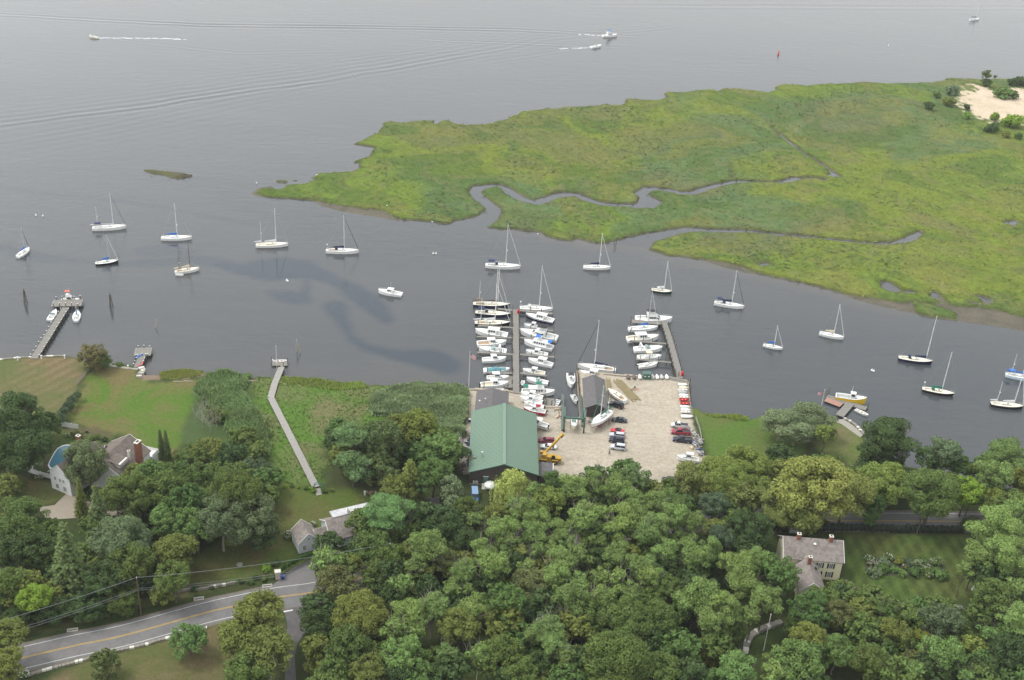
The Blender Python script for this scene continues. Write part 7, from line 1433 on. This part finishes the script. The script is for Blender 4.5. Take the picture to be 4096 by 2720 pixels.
car(W6(948,195), W6(1028,205), 'sedan', (.012, .014, .02), 'black car at the lower yard edge next to the flowering bush', 4.7); car(H9(1562,800), H9(1590,885), 'pickup', (.008, .009, .016), 'black pickup truck in the asphalt court among the trees', 5.3, group=None); car(H9(1480,865), H9(1500,905), 'coupe', (.02, .02, .025), 'dark car half under the tree in the asphalt court', 4.2, group=None)
# blue van and covered boat by the shed steps
p0, p1 = G(C7(585,1450), LZ+1.2), G(C7(590,1555), LZ+1.2); root = car(C7(592,1560), C7(582,1445), 'suv', (.07, .16, .36), 'blue van with pale blue flat roof in front of the shed', 4.9, group=None, cat='van', H=2.0); root.name = 'parked_van'
b = MB(); b.box((-.75, 0, 2.06), (3.7, 1.72, .09), mat('van_roof', (.22, .33, .50), .6, .08)); b.build('roof', root)
p = G(C7(828,1390), LZ); root = empty('covered_boat', (p.x, p.y, LZ), .4, 'small boat on a trailer under a white tarp near the willow', 'boat'); b = MB(); b.sphere((0, 0, 1.2), 1.9, whitec, nu=10, nv=6, sz=.45); b.sphere((1.3, 0, 1.1), 1.1, whitec, nu=8, nv=5, sz=.5); b.build('cover', root, smooth=True); b = MB(); b.box((0, 0, .45), (3.6, .12, .12), steel); [b.tube((-.3, s*.95, .35), (-.3, s*.8, .35), .33, rubber, n=10) for s in (1, -1)]; b.build('trailer', root)
# crane
yel = mat('crane_yellow', (.46, .28, .035), .5, .10, 1.5); fr, bk_ = G(C7(1625,925), LZ+.9), G(C7(1880,945), LZ+.9); cc_ = (fr+bk_)/2; root = empty('mobile_crane', (cc_.x, cc_.y, LZ), heading(fr, bk_), 'yellow rough terrain crane with raised boom beside the green roof', 'crane')
b = MB(); b.box((0, 0, 1.15), (6.2, 1.5, .7), yel); b.box((2.6, 0, 1.75), (2.0, 2.0, .9), yel); b.box((-3.1, 0, 1.1), (.4, 2.3, .6), yel); b.box((3.6, 0, 1.0), (.4, 2.4, .6), yel); b.build('chassis', root)
for x in (-1.75, 1.75):
    for s in (1, -1):
        w_ = MB(); w_.tube((x, s*.85, .75), (x, s*1.45, .75), .78, rubber, n=16); o = w_.build('wheel', root); r_ = MB(); r_.tube((x, s*1.44, .75), (x, s*1.50, .75), .40, yel, n=12); r_.build('rim', o); f_ = MB(); f_.box((x, s*1.15, 1.62), (1.9, .7, .14), yel); f_.build('fender', root)
b = MB(); [b.box((1.9+k*.28, -1.02, 1.8), (.08, .04, .7), blackm) for k in range(7)]; b.build('grille', root)
b = MB(); b.box((-.1, 0, 2.15), (2.4, 1.9, .8), yel); b.box((-1.6, .2, 2.5), (1.2, 2.0, 1.2), yel); b.box((-2.6, .9, 3.0), (1.0, .9, .7), yel); b.build('turntable', root)
b = MB(); b.frus([(.6, -1.05, 1.9), (1.9, -1.05, 1.9), (1.9, -.15, 1.9), (.6, -.15, 1.9)], [(.7, -1.0, 3.3), (1.6, -1.0, 3.3), (1.6, -.2, 3.3), (.7, -.2, 3.3)], glass); o = b.build('cab', root); b = MB(); b.box((1.15, -.6, 3.36), (1.1, .95, .1), yel); b.build('roof', o)
tip = G(C7(1965,520), 9.0); bs = G(C7(1690,800), 4.0); Ri = Matrix.Rotation(-root.rotation_euler.z, 3, 'Z'); q0 = Ri @ (bs-root.location); q1 = Ri @ (tip-root.location); d = (q1-q0).normalized()
b = MB()
def beam(b, p, q, w, h, m):
    d = (q-p).normalized(); s = d.cross(Vector((0, 0, 1))).normalized(); u = s.cross(d); b.add([p-s*w-u*h, p+s*w-u*h, p+s*w+u*h, p-s*w+u*h, q-s*w-u*h, q+s*w-u*h, q+s*w+u*h, q-s*w+u*h], [(3, 2, 1, 0), (4, 5, 6, 7), (0, 1, 5, 4), (1, 2, 6, 5), (2, 3, 7, 6), (3, 0, 4, 7)], m)
beam(b, q0-d*1.2, q0+d*6.2, .27, .31, yel); beam(b, q0+d*6.2, q1-d*.6, .22, .26, yel); b.build('boom', root); b = MB(); beam(b, q1-d*.7, q1+d*.7, .42, .45, yel); beam(b, q1-d*.6, q1-d*.0, .45, .3, blackm); b.build('boom_head', root)
b = MB(); b.tube(q1+Vector((.2, -.2, -.3)), q1+Vector((.2, -.2, -2.3)), .035, blackm, n=4); b.sphere(q1+Vector((.2, -.2, -2.5)), .25, whitec); b.build('hook', root)
root.scale = (.92, .92, .92)
# ================================================================== YARD THINGS
# timber piles stacked on the ground
for (x0, y0, x1, y1, n, lab) in ((985,95,1290,415,7,'wide bundle of long yellowish timber poles lying in the yard'), (865,60,905,250,4,'narrow bundle of shorter timber poles beside the quay shed')):
    a, b_ = G(C6(x0, y0), LZ), G(C6(x1, y1), LZ); d = (b_-a).normalized(); nn = Vector((-d.y, d.x, 0)); root = empty('timber_bundle', (a.x, a.y, LZ), 0, lab, 'timber poles')
    for k in range(n): b = MB(); o = nn*(k*.47); e = (b_-a)+o; s_ = random.Random(k).uniform(-.8, .8); b.tube(Vector((o.x, o.y, .22))+d*s_, Vector((e.x, e.y, .22))+d*s_, .17, mat('pole_wood', (.27, .225, .12), .85, .18, 2), .17, n=8); b.build('pole', root)
# green utility cabinet
p = G(C5(1515,1440), LZ); root = empty('utility_cabinet', (p.x, p.y, LZ), A0, 'dark green cabinet between the racked dinghies', 'cabinet'); b = MB(); b.box((0, .8, 1.0), (2.5, 2.0, 2.0), steelg); b.build('body', root); b = MB(); b.box((0, .8, 2.06), (2.7, 2.2, .12), steelg); b.build('lid', root); b = MB(); [b.box((s*.6, -.22, 1.2), (.5, .04, .3), whitec) for s in (1, -1)]; b.build('notice', root)
# red gas cylinders / buoys at dock heads
for fn, x, y, z, lab, r in ((C3, 1068, 800, DZ, 'red buoy standing at the head of the centre dock', .45), (C5, 2072, 1385, DZ, 'red buoy standing at the foot of the right-hand dock', .5)):
    p = G(fn(x, y), z); b = MB(); b.tube((0, 0, 0), (0, 0, 1.1), r*.8, red, r, n=10); b.tube((0, 0, 1.1), (0, 0, 1.7), r, red, r*.45, n=10); o = b.build('dock_buoy'); o.location = p; tag(o, lab, 'buoy')
# boat trailer and anchors left of the slip
p = G(C4(1590,990), LZ); root = empty('boat_trailer', (p.x, p.y, LZ), -1.45, 'empty galvanised boat trailer left of the slip', 'trailer'); b = MB(); [b.tube((-1.8, s*.9, .5), (.6, s*.9, .5), .06, steel, n=5) for s in (1, -1)]; [b.tube((.6, s*.9, .5), (2.6, 0, .5), .06, steel, n=5) for s in (1, -1)]; [b.tube((x, -.9, .5), (x, .9, .5), .06, steel, n=5) for x in (-1.6, -.4)]; b.build('frame', root); b = MB(); [b.tube((-1.0, s*1.15, .32), (-1.0, s*.97, .32), .3, rubber, n=10) for s in (1, -1)]; b.build('wheels', root)
rust = mat('rust', (.17, .10, .06), .9)
for i, (x, y) in enumerate(((1690,945), (1700,1060))):
    p = G(C4(x, y), LZ); b = MB(); b.tube((-.9, 0, .15), (.9, 0, .15), .10, rust, n=6); b.tube((.9, -.6, .2), (.9, .6, .2), .10, rust, n=6); b.sphere((-.5, .4, .25), .3, tanc); b.sphere((.2, .5, .2), .25, tanc); b.tube((0, -.7, .12), (.1, -2.3, .12), .12, rust, n=6); o = b.build('mooring_anchor'); o.location = (p.x, p.y, LZ); o.rotation_euler.z = i*.8+.2; tag(o, ['upper rusty mooring anchor with tan floats left of the slip', 'lower rusty mooring anchor with tan floats left of the slip'][i], 'anchor', 'mooring anchors')
# orange and green implement
p = G(C6(1300,235), LZ); b = MB(); [b.tube((-1.8, s*.5, .3), (2.0, -s*.6, .3), .06, orange, n=5) for s in (1, -1)]; b.tube((-.8, -1.0, .35), (.8, 1.1, .7), .12, steelg, n=6); b.box((.6, .7, .7), (.6, .5, .5), steelg); o = b.build('spreader_frame'); o.location = (p.x, p.y, LZ); tag(o, 'green and orange lifting frame lying beside the timber poles', 'lifting frame')
# pile of old docks and racks, right edge and left
def junk(p, rz, n, sx, sy, label, ms, name='scrap_stack', cat='scrap pile', h=.9):
    P = G(p, LZ); b = MB(); R_ = random.Random(n+int(sx*10))
    for k in range(n): b.box((R_.uniform(-sx, sx), R_.uniform(-sy, sy), R_.uniform(.1, h)), (R_.uniform(.5, 2.4), R_.uniform(.12, .5), R_.uniform(.06, .3)), R_.choice(ms), rz=R_.uniform(-.5, .5)+(1.57 if R_.random() < .5 else 0))
    o = b.build(name); o.location = (P.x, P.y, LZ); o.rotation_euler.z = rz; tag(o, label, cat); return o
junk(C6(2270,970), -1.25, 34, 4.2, .8, 'stack of grey planks along the right fence, upper part', [wood2, palew, greyi], h=.8); junk(C6(2310,1150), -1.25, 34, 4.5, .8, 'stack of grey boards and blue scraps along the right fence, lower part', [wood2, greyi, blueb, palew], h=.9); junk(C6(2255,1150), 0, 6, 1.2, .5, 'orange pallet beside the grey boards', [tanc, teak], h=.3)
junk(C4(100,1140), 1.4, 26, 2.6, .9, 'racks of old grey timber left of the boat shed', [wood2, palew, sidingd], h=1.6); junk(C4(180,1290), 1.2, 18, 2.4, .8, 'scattered boards at the corner of the timber racks', [wood2, palew, rust], h=.6)
junk(C7(370,640), 1.5, 30, 5.5, .7, 'line of mooring floats and scraps under the trees left of the shed', [whitec, rust, brownc, wood2, greyi], h=.5); junk(C7(480,680), 1.5, 24, 4.5, .5, 'blue-grey gear heaped against the left shed wall', [blueb, greyi, brownc, blackm], h=1.1); junk(C7(480,990), 1.5, 16, 3.0, .7, 'dark tarped gear against the lower left shed wall', [blackm, blueb, brownc], h=1.6); junk(C7(380,1080), 1.5, 20, 3.0, .4, 'rusty gear at the lower left corner of the shed', [rust, brownc, concw], h=.9)
b = MB(); P = G(C4(165,1150), LZ); b.box((0, 0, 1.1), (1.6, 6.0, .14), wood2); [b.box((sx, sy, .5), (.14, .14, 1.1), wood2) for sx in (-.7, .7) for sy in (-2.6, 0, 2.6)]; o = b.build('old_gangway'); o.location = (P.x, P.y, LZ); o.rotation_euler.z = .02; tag(o, 'grey wooden gangway stored on the timber racks', 'gangway')
p = G(C4(305,1125), LZ); b = MB(); b.tube((0, 0, 0), (0, 0, .95), .38, mat('barrel_blue', (.02, .10, .42), .4, .05), n=12); b.tube((0, 0, .95), (0, 0, 1.0), .40, whitec, n=12); b.tube((0, 0, .45), (0, 0, .5), .40, blue, n=12); o = b.build('barrel'); o.location = (p.x, p.y, LZ); tag(o, 'blue plastic barrel left of the green-roofed shed', 'barrel')
for i, (fn, x, y) in enumerate(((C4,388,812), (C4,445,940), (C4,325,1240), (C6,420,880), (C6,1760,1100))): pass
# propped chain-link fence at the right
fence([G(C6(*p), LZ) for p in ((2280,690), (2330,830), (2352,900), (2380,1100))], 1.3, 'thin grey fence along the right side of the yard', palew, 'rail')
# person in the yard
def person(p, rz, label):
    P = G(p, LZ); root = empty('person', (P.x, P.y, LZ), rz, label, 'person')
    V = {'pel': (0, 0, .95), 'ab': (0, 0, 1.12), 'ch': (0, .01, 1.36), 'nk': (0, .0, 1.50), 'hd': (0, .02, 1.62), 'tp': (0, .02, 1.74), 'ls': (-.17, 0, 1.42), 'le': (-.24, .04, 1.15), 'lw': (-.24, .16, .93), 'rs': (.17, 0, 1.42), 're': (.25, -.03, 1.15), 'rw': (.25, .06, .92), 'lh': (-.10, 0, .90), 'lk': (-.12, .14, .52), 'la': (-.12, .10, .09), 'lf': (-.12, .26, .04), 'rh': (.10, 0, .90), 'rk': (.12, -.06, .52), 'ra': (.12, -.24, .12), 'rf': (.12, -.10, .04), 'lx': (-.24, .20, .84), 'rx': (.25, .09, .83)}
    rad = dict(pel=.15, ab=.135, ch=.165, nk=.065, hd=.105, tp=.07, ls=.075, le=.05, lw=.036, rs=.075, re=.05, rw=.036, lh=.095, lk=.065, la=.045, lf=.045, rh=.095, rk=.065, ra=.045, rf=.045, lx=.03, rx=.03)
    Ed = [('pel', 'ab'), ('ab', 'ch'), ('ch', 'nk'), ('nk', 'hd'), ('hd', 'tp'), ('ch', 'ls'), ('ls', 'le'), ('le', 'lw'), ('lw', 'lx'), ('ch', 'rs'), ('rs', 're'), ('re', 'rw'), ('rw', 'rx'), ('pel', 'lh'), ('lh', 'lk'), ('lk', 'la'), ('la', 'lf'), ('pel', 'rh'), ('rh', 'rk'), ('rk', 'ra'), ('ra', 'rf')]
    ks = list(V); me = bpy.data.meshes.new('body'); me.from_pydata([V[k] for k in ks], [(ks.index(a), ks.index(b)) for a, b in Ed], []); o = bpy.data.objects.new('body', me); COL.objects.link(o)
    md = o.modifiers.new('skin', 'SKIN'); o.modifiers.new('sub', 'SUBSURF').levels = 1
    for i, k in enumerate(ks): sv = me.skin_vertices[0].data[i]; sv.radius = (rad[k], rad[k]); sv.use_root = (k == 'pel')
    dg = bpy.context.evaluated_depsgraph_get(); m2 = bpy.data.meshes.new_from_object(o.evaluated_get(dg)); bpy.data.objects.remove(o)
    sk = mat('skin', (.45, .27, .19), .6, .05); sh = mat('shirt', (.16, .22, .27), .85, .1); tr2 = mat('trousers', (.10, .11, .12), .85, .1); hr = mat('hair', (.06, .04, .03), .8, .1)
    m2.materials.clear(); [m2.materials.append(m) for m in (sk, sh, tr2, hr)]
    for f in m2.polygons:
        c = f.center; f.material_index = 2 if c.z < .98 and abs(c.x) < .20 else (3 if c.z > 1.66 or (c.z > 1.56 and c.y < -.02) else (1 if .98 <= c.z < 1.47 and not (abs(c.x) > .2 and c.z < 1.12) else 0)); f.use_smooth = True
    o = bpy.data.objects.new('body', m2); COL.objects.link(o); o.parent = root
person(C6(928,1255), .5, 'person walking across the gravel below the silver suv in dark clothes')
person(C6(930,1230), 2.0, 'person in dark clothes one step farther up than the walker')
# ================================================================== POLES, WIRES, FLAGS
def flagpole(p, h, label, flag=None, lean=(0, 0), z=LZ, r=.09, m=None):
    P = G(p, z); root = empty('flagpole', (P.x, P.y, z), 0, label, 'flagpole'); b = MB(); b.tube((0, 0, -.3), (lean[0], lean[1], h), r, m or mastw, r*.6, n=7); b.sphere((lean[0], lean[1], h+.08), .12, whitec); b.build('pole', root)
    if flag:
        W_, H_, s, droop = flag; f = MB(); rd = mat('flag_red', (.55, .03, .05), .8, .03); wt_ = mat('flag_white', (.75, .75, .74), .8, .02); nb = mat('flag_blue', (.03, .04, .22), .8, .03); nx = 8; X = lambda i, j: Vector((lean[0]*.95+s*W_*i/nx, .18*math.sin(i*.9), h-.25-H_*j/13-droop*(i/nx)**1.2))
        for i in range(nx):
            for j in range(13): f.add([X(i, j+1), X(i+1, j+1), X(i+1, j), X(i, j)], [(0, 1, 2, 3)], nb if i < 3 and j < 7 else (rd if j % 2 == 0 else wt_))
        fo = f.build('flag', root)
        st_ = MB()
        for jj in range(4):
            for ii in range(4):
                c = X((ii+.5)*.75, .8+jj*1.6); 
                for sy in (-.02, .02): st_.add([c+Vector((-.05, sy, -.05)), c+Vector((.05, sy, -.05)), c+Vector((.05, sy, .05)), c+Vector((-.05, sy, .05))], [(0, 1, 2, 3)], wt_)
        st_.build('flag_stars', fo)
flagpole(C4(292,590), 13.0, 'tall white flagpole with a drooping striped flag at the sea wall left of the office', flag=(1.9, 1.7, 1, 1.0)); flagpole(H8(612,272), 6.2, 'flagpole with striped flag beside the right-hand floats', flag=(1.9, 1.2, -1, .7), z=.2); flagpole(H6(543,322), 8.2, 'bare white pole at the boardwalk ramp', z=.6); flagpole(C(302,1375), 11.0, 'bare pale pole in the clearing beside the curved stone wall')
# buoys and markers
def buoy(p, m, label, h=.5, r=.3):
    P = G(p, 0); b = MB(); b.sphere((0, 0, .15), r, m, sz=.9); b.tube((0, 0, .1), (0, 0, h), r*.35, m, r*.2, n=6); o = b.build('mooring_buoy'); o.location = P; tag(o, label, 'buoy')
P = G(D(1228,253), 0); b = MB(); b.tube((0, 0, -.5), (0, 0, .5), .75, red, .7, n=12); b.tube((0, 0, .5), (0, 0, 2.4), .5, red, .25, n=8); b.box((0, 0, 2.6), (.5, .5, .4), red); o = b.build('channel_buoy'); o.location = P; tag(o, 'red channel buoy far out on the open water', 'buoy')
buoy(D(1735,212), whitec, 'white can buoy far out at the right, beyond the red one', h=1.6, r=.5)
for i, (fn, x, y, l) in enumerate(((Gz,485,828,'left one of the pair left of the dark slick'),(Gz,492,834,'right one of the pair left of the dark slick'),(Gz,1633,618,'left one of the pair above the solitary fishing boat'),(Gz,1655,618,'right one of the pair above the solitary fishing boat'),(E,283,318,'left one of the pair below the far left ketch'),(E,337,323,'right one of the pair left of the white ketch'),(K,1247,1058,'left one of the pair above the yellow workboat'),(K,1260,1063,'right one of the pair above the yellow workboat'),(K,1835,1240,'beneath the black-hulled sloop bow'))): buoy(fn(x, y), whitec, 'small white mooring buoy, '+l, h=.9, r=.42)
foam = mat('foam', (.75, .77, .78), .8, .25, .9)
def wakefoam(pts, w0, w1, label):
    P = [G(p, .03) for p in pts]; b = MB(); n = len(P); R_ = random.Random(9)
    for a, c, k in zip(P, P[1:], range(n)):
        m = max(3, int((c-a).length/.8))
        for i in range(m):
            t = (k+i/m)/(n-1); w = w0+(w1-w0)*t
            if R_.random() < t*.4: continue
            q = a+(c-a)*(i/m); L_ = R_.uniform(.5, 1.5); wy = R_.uniform(.15, .5)*w; cy = q.y+R_.uniform(-w, w)*.45; b.prism([(q.x-P[0].x+L_*math.cos(an_), cy-P[0].y+wy*math.sin(an_)) for an_ in (0, 1.05, 2.1, 3.14, 4.2, 5.2)], .02+i*.0007, .05+i*.0007, foam)
    o = b.build('wake_foam'); o.location = (P[0].x, P[0].y, 0); tag(o, label, 'foam', kind='stuff')
wakefoam([T0(450,175), T0(600,176), T0(760,178), T0(860,183)], 1.4, 1.8, 'white wake foam behind the small open boat at the top left'); wakefoam([D(418,166), D(380,162), D(300,160)], 2.0, 2.6, 'wake foam behind the cabin cruiser'); wakefoam([D(357,220), D(310,222), D(220,226)], 1.5, 2.0, 'wake foam behind the open runabout')
# utility poles and lines
pw = mat('pole_brown', (.13, .085, .055), .9, .15, 4); wirem = mat('wire_grey', (.20, .21, .22), .5, .05); 
def upole(P, h, label):
    root = empty('utility_pole', (P.x, P.y, LZ), 0, label, 'utility pole'); b = MB(); b.tube((0, 0, -.2), (0, 0, h), .16, pw, .12, n=8); b.build('pole', root); b = MB(); b.tube((0, 0, h), (0, 0, h+.5), .06, whitec, n=6); b.box((0, 0, h-3.1), (.5, .1, .12), pw, rz=.3); b.build('insulator', root); return root
U1 = G((565, 2460), LZ); hU = 11.0; U0 = G((-420, 2760), LZ); U2 = G((1560, 2318), LZ)
for U, l in ((U1, 'brown utility pole on the verge above the double yellow line'), (U2, 'utility pole hidden among the trees beyond the junction')): upole(U, hU, l)
def span(a, b, za, sag, n=14): return [Vector((a.x+(b.x-a.x)*t, a.y+(b.y-a.y)*t, LZ+za-sag*4*t*(1-t))) for t in [k/n for k in range(n+1)]]
root = empty('power_lines', (U1.x, U1.y, 0), 0, 'grey overhead wires strung from pole to pole along the road', 'wires')
off = Vector((U1.x, U1.y, 0))
for za, sag, r in ((hU+.3, 1.1, .045), (hU-3.0, 1.3, .035), (hU-3.5, 1.5, .035)):
    b = MB(); b.path([p-off for p in span(U0, U1, za, sag)], r, wirem, n=4); b.path([p-off for p in span(U1, U2, za, sag)], r, wirem, n=4); b.build('wire', root)
# white lamp posts along the brown field shore
for i, (x, y) in enumerate(((188,240),(435,225),(678,222),(960,268),(1158,292),(1340,328))):
    P = G(H1(x, y), LZ); b = MB(); b.box((0, 0, .65), (.34, .34, 1.3), trimw); b.box((0, 0, 1.38), (.46, .46, .12), trimw); o = b.build('shore_post'); o.location = (P.x, P.y, LZ-.1); tag(o, 'square white post on the shore, number %s from the left edge' % ('one', 'two', 'three', 'four', 'five', 'six')[i], 'post', 'white posts along the left shore')
# driftwood
for i, (fn, x0, y0, x1, y1) in enumerate(((H1,1810,462,1910,465),(H1,1920,460,2020,462),(H6,230,452,320,460),(H6,550,468,640,492))):
    a, c = G(fn(x0, y0), LZ), G(fn(x1, y1), LZ); b = MB(); b.tube((0, 0, .15), (c.x-a.x, c.y-a.y, .15), .16, mat('driftwood', (.45, .41, .35), .9, .1), .10, n=6); o = b.build('driftwood_log'); o.location = (a.x, a.y, LZ); tag(o, ['bleached log on the little beach, left one', 'bleached log on the little beach, right one', 'bleached log at the top of the scrub strip', 'bleached log beside the boardwalk bend'][i], 'log', 'bleached driftwood logs')
# tree trunk pale on the shady lawn, already part of the oak; boulder
P = G(H4(415,1072), LZ); b = MB(); b.sphere((0, 0, .2), .9, stone, sz=.5); o = b.build('boulder'); o.location = (P.x, P.y, LZ); tag(o, 'flat grey boulder on the shady lawn', 'boulder')
# hydrangeas
def hydr(p, r, n, label, grp=None, c='oak'):
    P = G(p, LZ); root = tree(p, r, 'B', c, label, grp, name='flowering_shrub', cat='shrub'); b = MB(); R_ = random.Random(n); Rm = r*1.1/scale_at(P)
    for k in range(n):
        d = Vector((R_.gauss(0, 1), R_.gauss(0, 1), abs(R_.gauss(0, 1))+.3)).normalized()*Rm*R_.uniform(.85, 1.05); b.sphere((d.x, d.y, d.z*.75+Rm*.4), R_.uniform(.08, .17), mat('blossom', (.45, .45, .38), .8, .05), nu=6, nv=4)
    b.build('blossoms', root); return root
hydr(H4(920,765), 22, 46, 'white-blossomed shrub at the left corner of the grey cottage'); hydr(H4(1180,648), 14, 22, 'small white-blossomed shrub behind the grey cottage link'); hydr(H1(1410,1410), 24, 40, 'white-blossomed shrub below the tall brick chimney'); hydr(H1(712,1025), 11, 14, 'white-blossomed shrub behind the pool'); hydr(H1(405,1465), 15, 26, 'white-blossomed shrub on the white board fence'); hydr(H3(285,1500), 22, 60, 'white flowering shrub in the bottom left corner')
GG = 'plants in the flower bed on the striped lawn'
sheet('bed_soil', [gp(C, [(1080,650),(1250,640),(1720,680),(1740,805),(1540,800),(1110,780)], LZ)], LZ+.04, mat('soil', (.065, .060, .035), .95, .2, 1.2, c2=(.05,.07,.03)), .08); sheet('border_soil', [gp(C, [(1400,995),(1500,985),(1860,1010),(1900,1060),(1700,1080),(1400,1070)], LZ)], LZ+.04, mat('soil', (.10, .065, .045)), .08)
for x, y, r, n, c, l in [(1130,660,26,24,'oak','white phlox clump at the top left corner of the bed'),(1140,695,22,10,'brown','pinkish clump under the white phlox'),(1200,705,24,20,'gray','white and grey clump at the left of the bed'),(1280,650,26,22,'oak','white clump on the top edge of the bed'),(1240,680,28,0,'gray','silver-grey mound left of the bed centre'),(1360,670,28,0,'olive','olive shrub in the top middle of the bed'),(1440,690,30,0,'blue','blue-grey mound in the bed centre'),(1415,725,20,8,'brown','small tan clump in the bed centre'),(1500,700,30,0,'gray','silver mound right of the bed centre'),(1580,725,20,18,'oak','white clump right of the bed centre'),(1540,680,26,0,'maple','green mound on the top edge, right of centre'),(1660,685,30,20,'oak','white-dotted shrub at the top right of the bed'),(1160,765,36,0,'gray','pale grey-green mound at the bottom left corner of the bed'),(1250,740,34,0,'maple','green mass at the lower left of the bed'),(1385,772,26,0,'bright','pale green mound at the bottom middle of the bed'),(1490,765,34,0,'maple','green mass at the bottom centre right'),(1600,790,24,12,'oak','white-dotted low plants at the bottom right'),(1700,790,38,0,'bright','large pale green mound at the bottom right corner of the bed'),(1650,755,28,0,'maple','green mound at the right of the bed'),(1330,745,24,0,'bright','green plant in the lower middle of the bed'),(1560,760,26,0,'maple','green plant at the lower right of the bed')]:
    (hydr(C(x, y), r*1.55/1.96, n, l, GG, c) if n else tree(C(x, y), r*1.7/1.96, 'B', c, l, GG, name='garden_plant', cat='plant'))
for x, y, r, n, c, l in [(1480,1000,26,14,'bright','pale green clump in the lower border, left'),(1440,1050,36,0,'maple','green shrub in the lower border, far left'),(1560,1030,34,0,'oak','dark green shrub in the lower border'),(1760,1020,34,10,'bright','pale clump in the lower border, right'),(1840,1040,20,14,'gray','white clump at the right end of the lower border'),(1230,980,30,0,'maple','low green shrub left of the lower border')]:
    (hydr(C(x, y), r/1.96, n, l, None, c) if n else tree(C(x, y), r/1.96, 'B', c, l, None, name='garden_plant', cat='plant'))
p = G(C(1943,905), LZ); b = MB(); b.box((0, 0, .3), (.7, .7, .6), concw); b.tube((0, 0, .6), (0, 0, 2.0), .3, concw, .18, n=8); b.sphere((0, 0, 2.15), .22, concw); o = b.build('garden_statue'); o.location = (p.x, p.y, LZ); tag(o, 'pale stone statue at the right edge of the striped lawn', 'statue')
# gulls on the flats and water
gm = mat('gull_white', (.75, .75, .74), .7, .03)
for i, (fn, x, y, l) in enumerate(((A,393,592,'on the marsh point'),(A,808,773,'on the mud below the marsh'),(A,1076,870,'at the marsh edge above the long sloop'),(A,40,640,'on the water left of the marsh tip'),(A,1698,940,'on the marsh edge right of the long sloop'),(T0,1638,348,'flying low over the open water'),(T0,1183,846,'beside the small islets'))):
    P = G(fn(x, y), .7 if i not in (3, 5) else .05); b = MB(); b.sphere((0, 0, .2), .26, gm, nu=7, nv=5, sz=.7); b.sphere((.3, 0, .36), .13, gm, nu=6, nv=4); b.tube((.38, 0, .36), (.52, 0, .34), .035, tanc, .01, n=4); b.frus([(-.25, -.12, .2), (.1, -.2, .2), (.1, .2, .2), (-.25, .12, .2)], [(-.62, -.03, .24), (-.2, -.08, .33), (-.2, .08, .33), (-.62, .03, .24)], gm); o = b.build('gull', smooth=True); o.location = P; o.rotation_euler.z = i*1.3; tag(o, 'white gull '+l, 'gull', 'gulls')
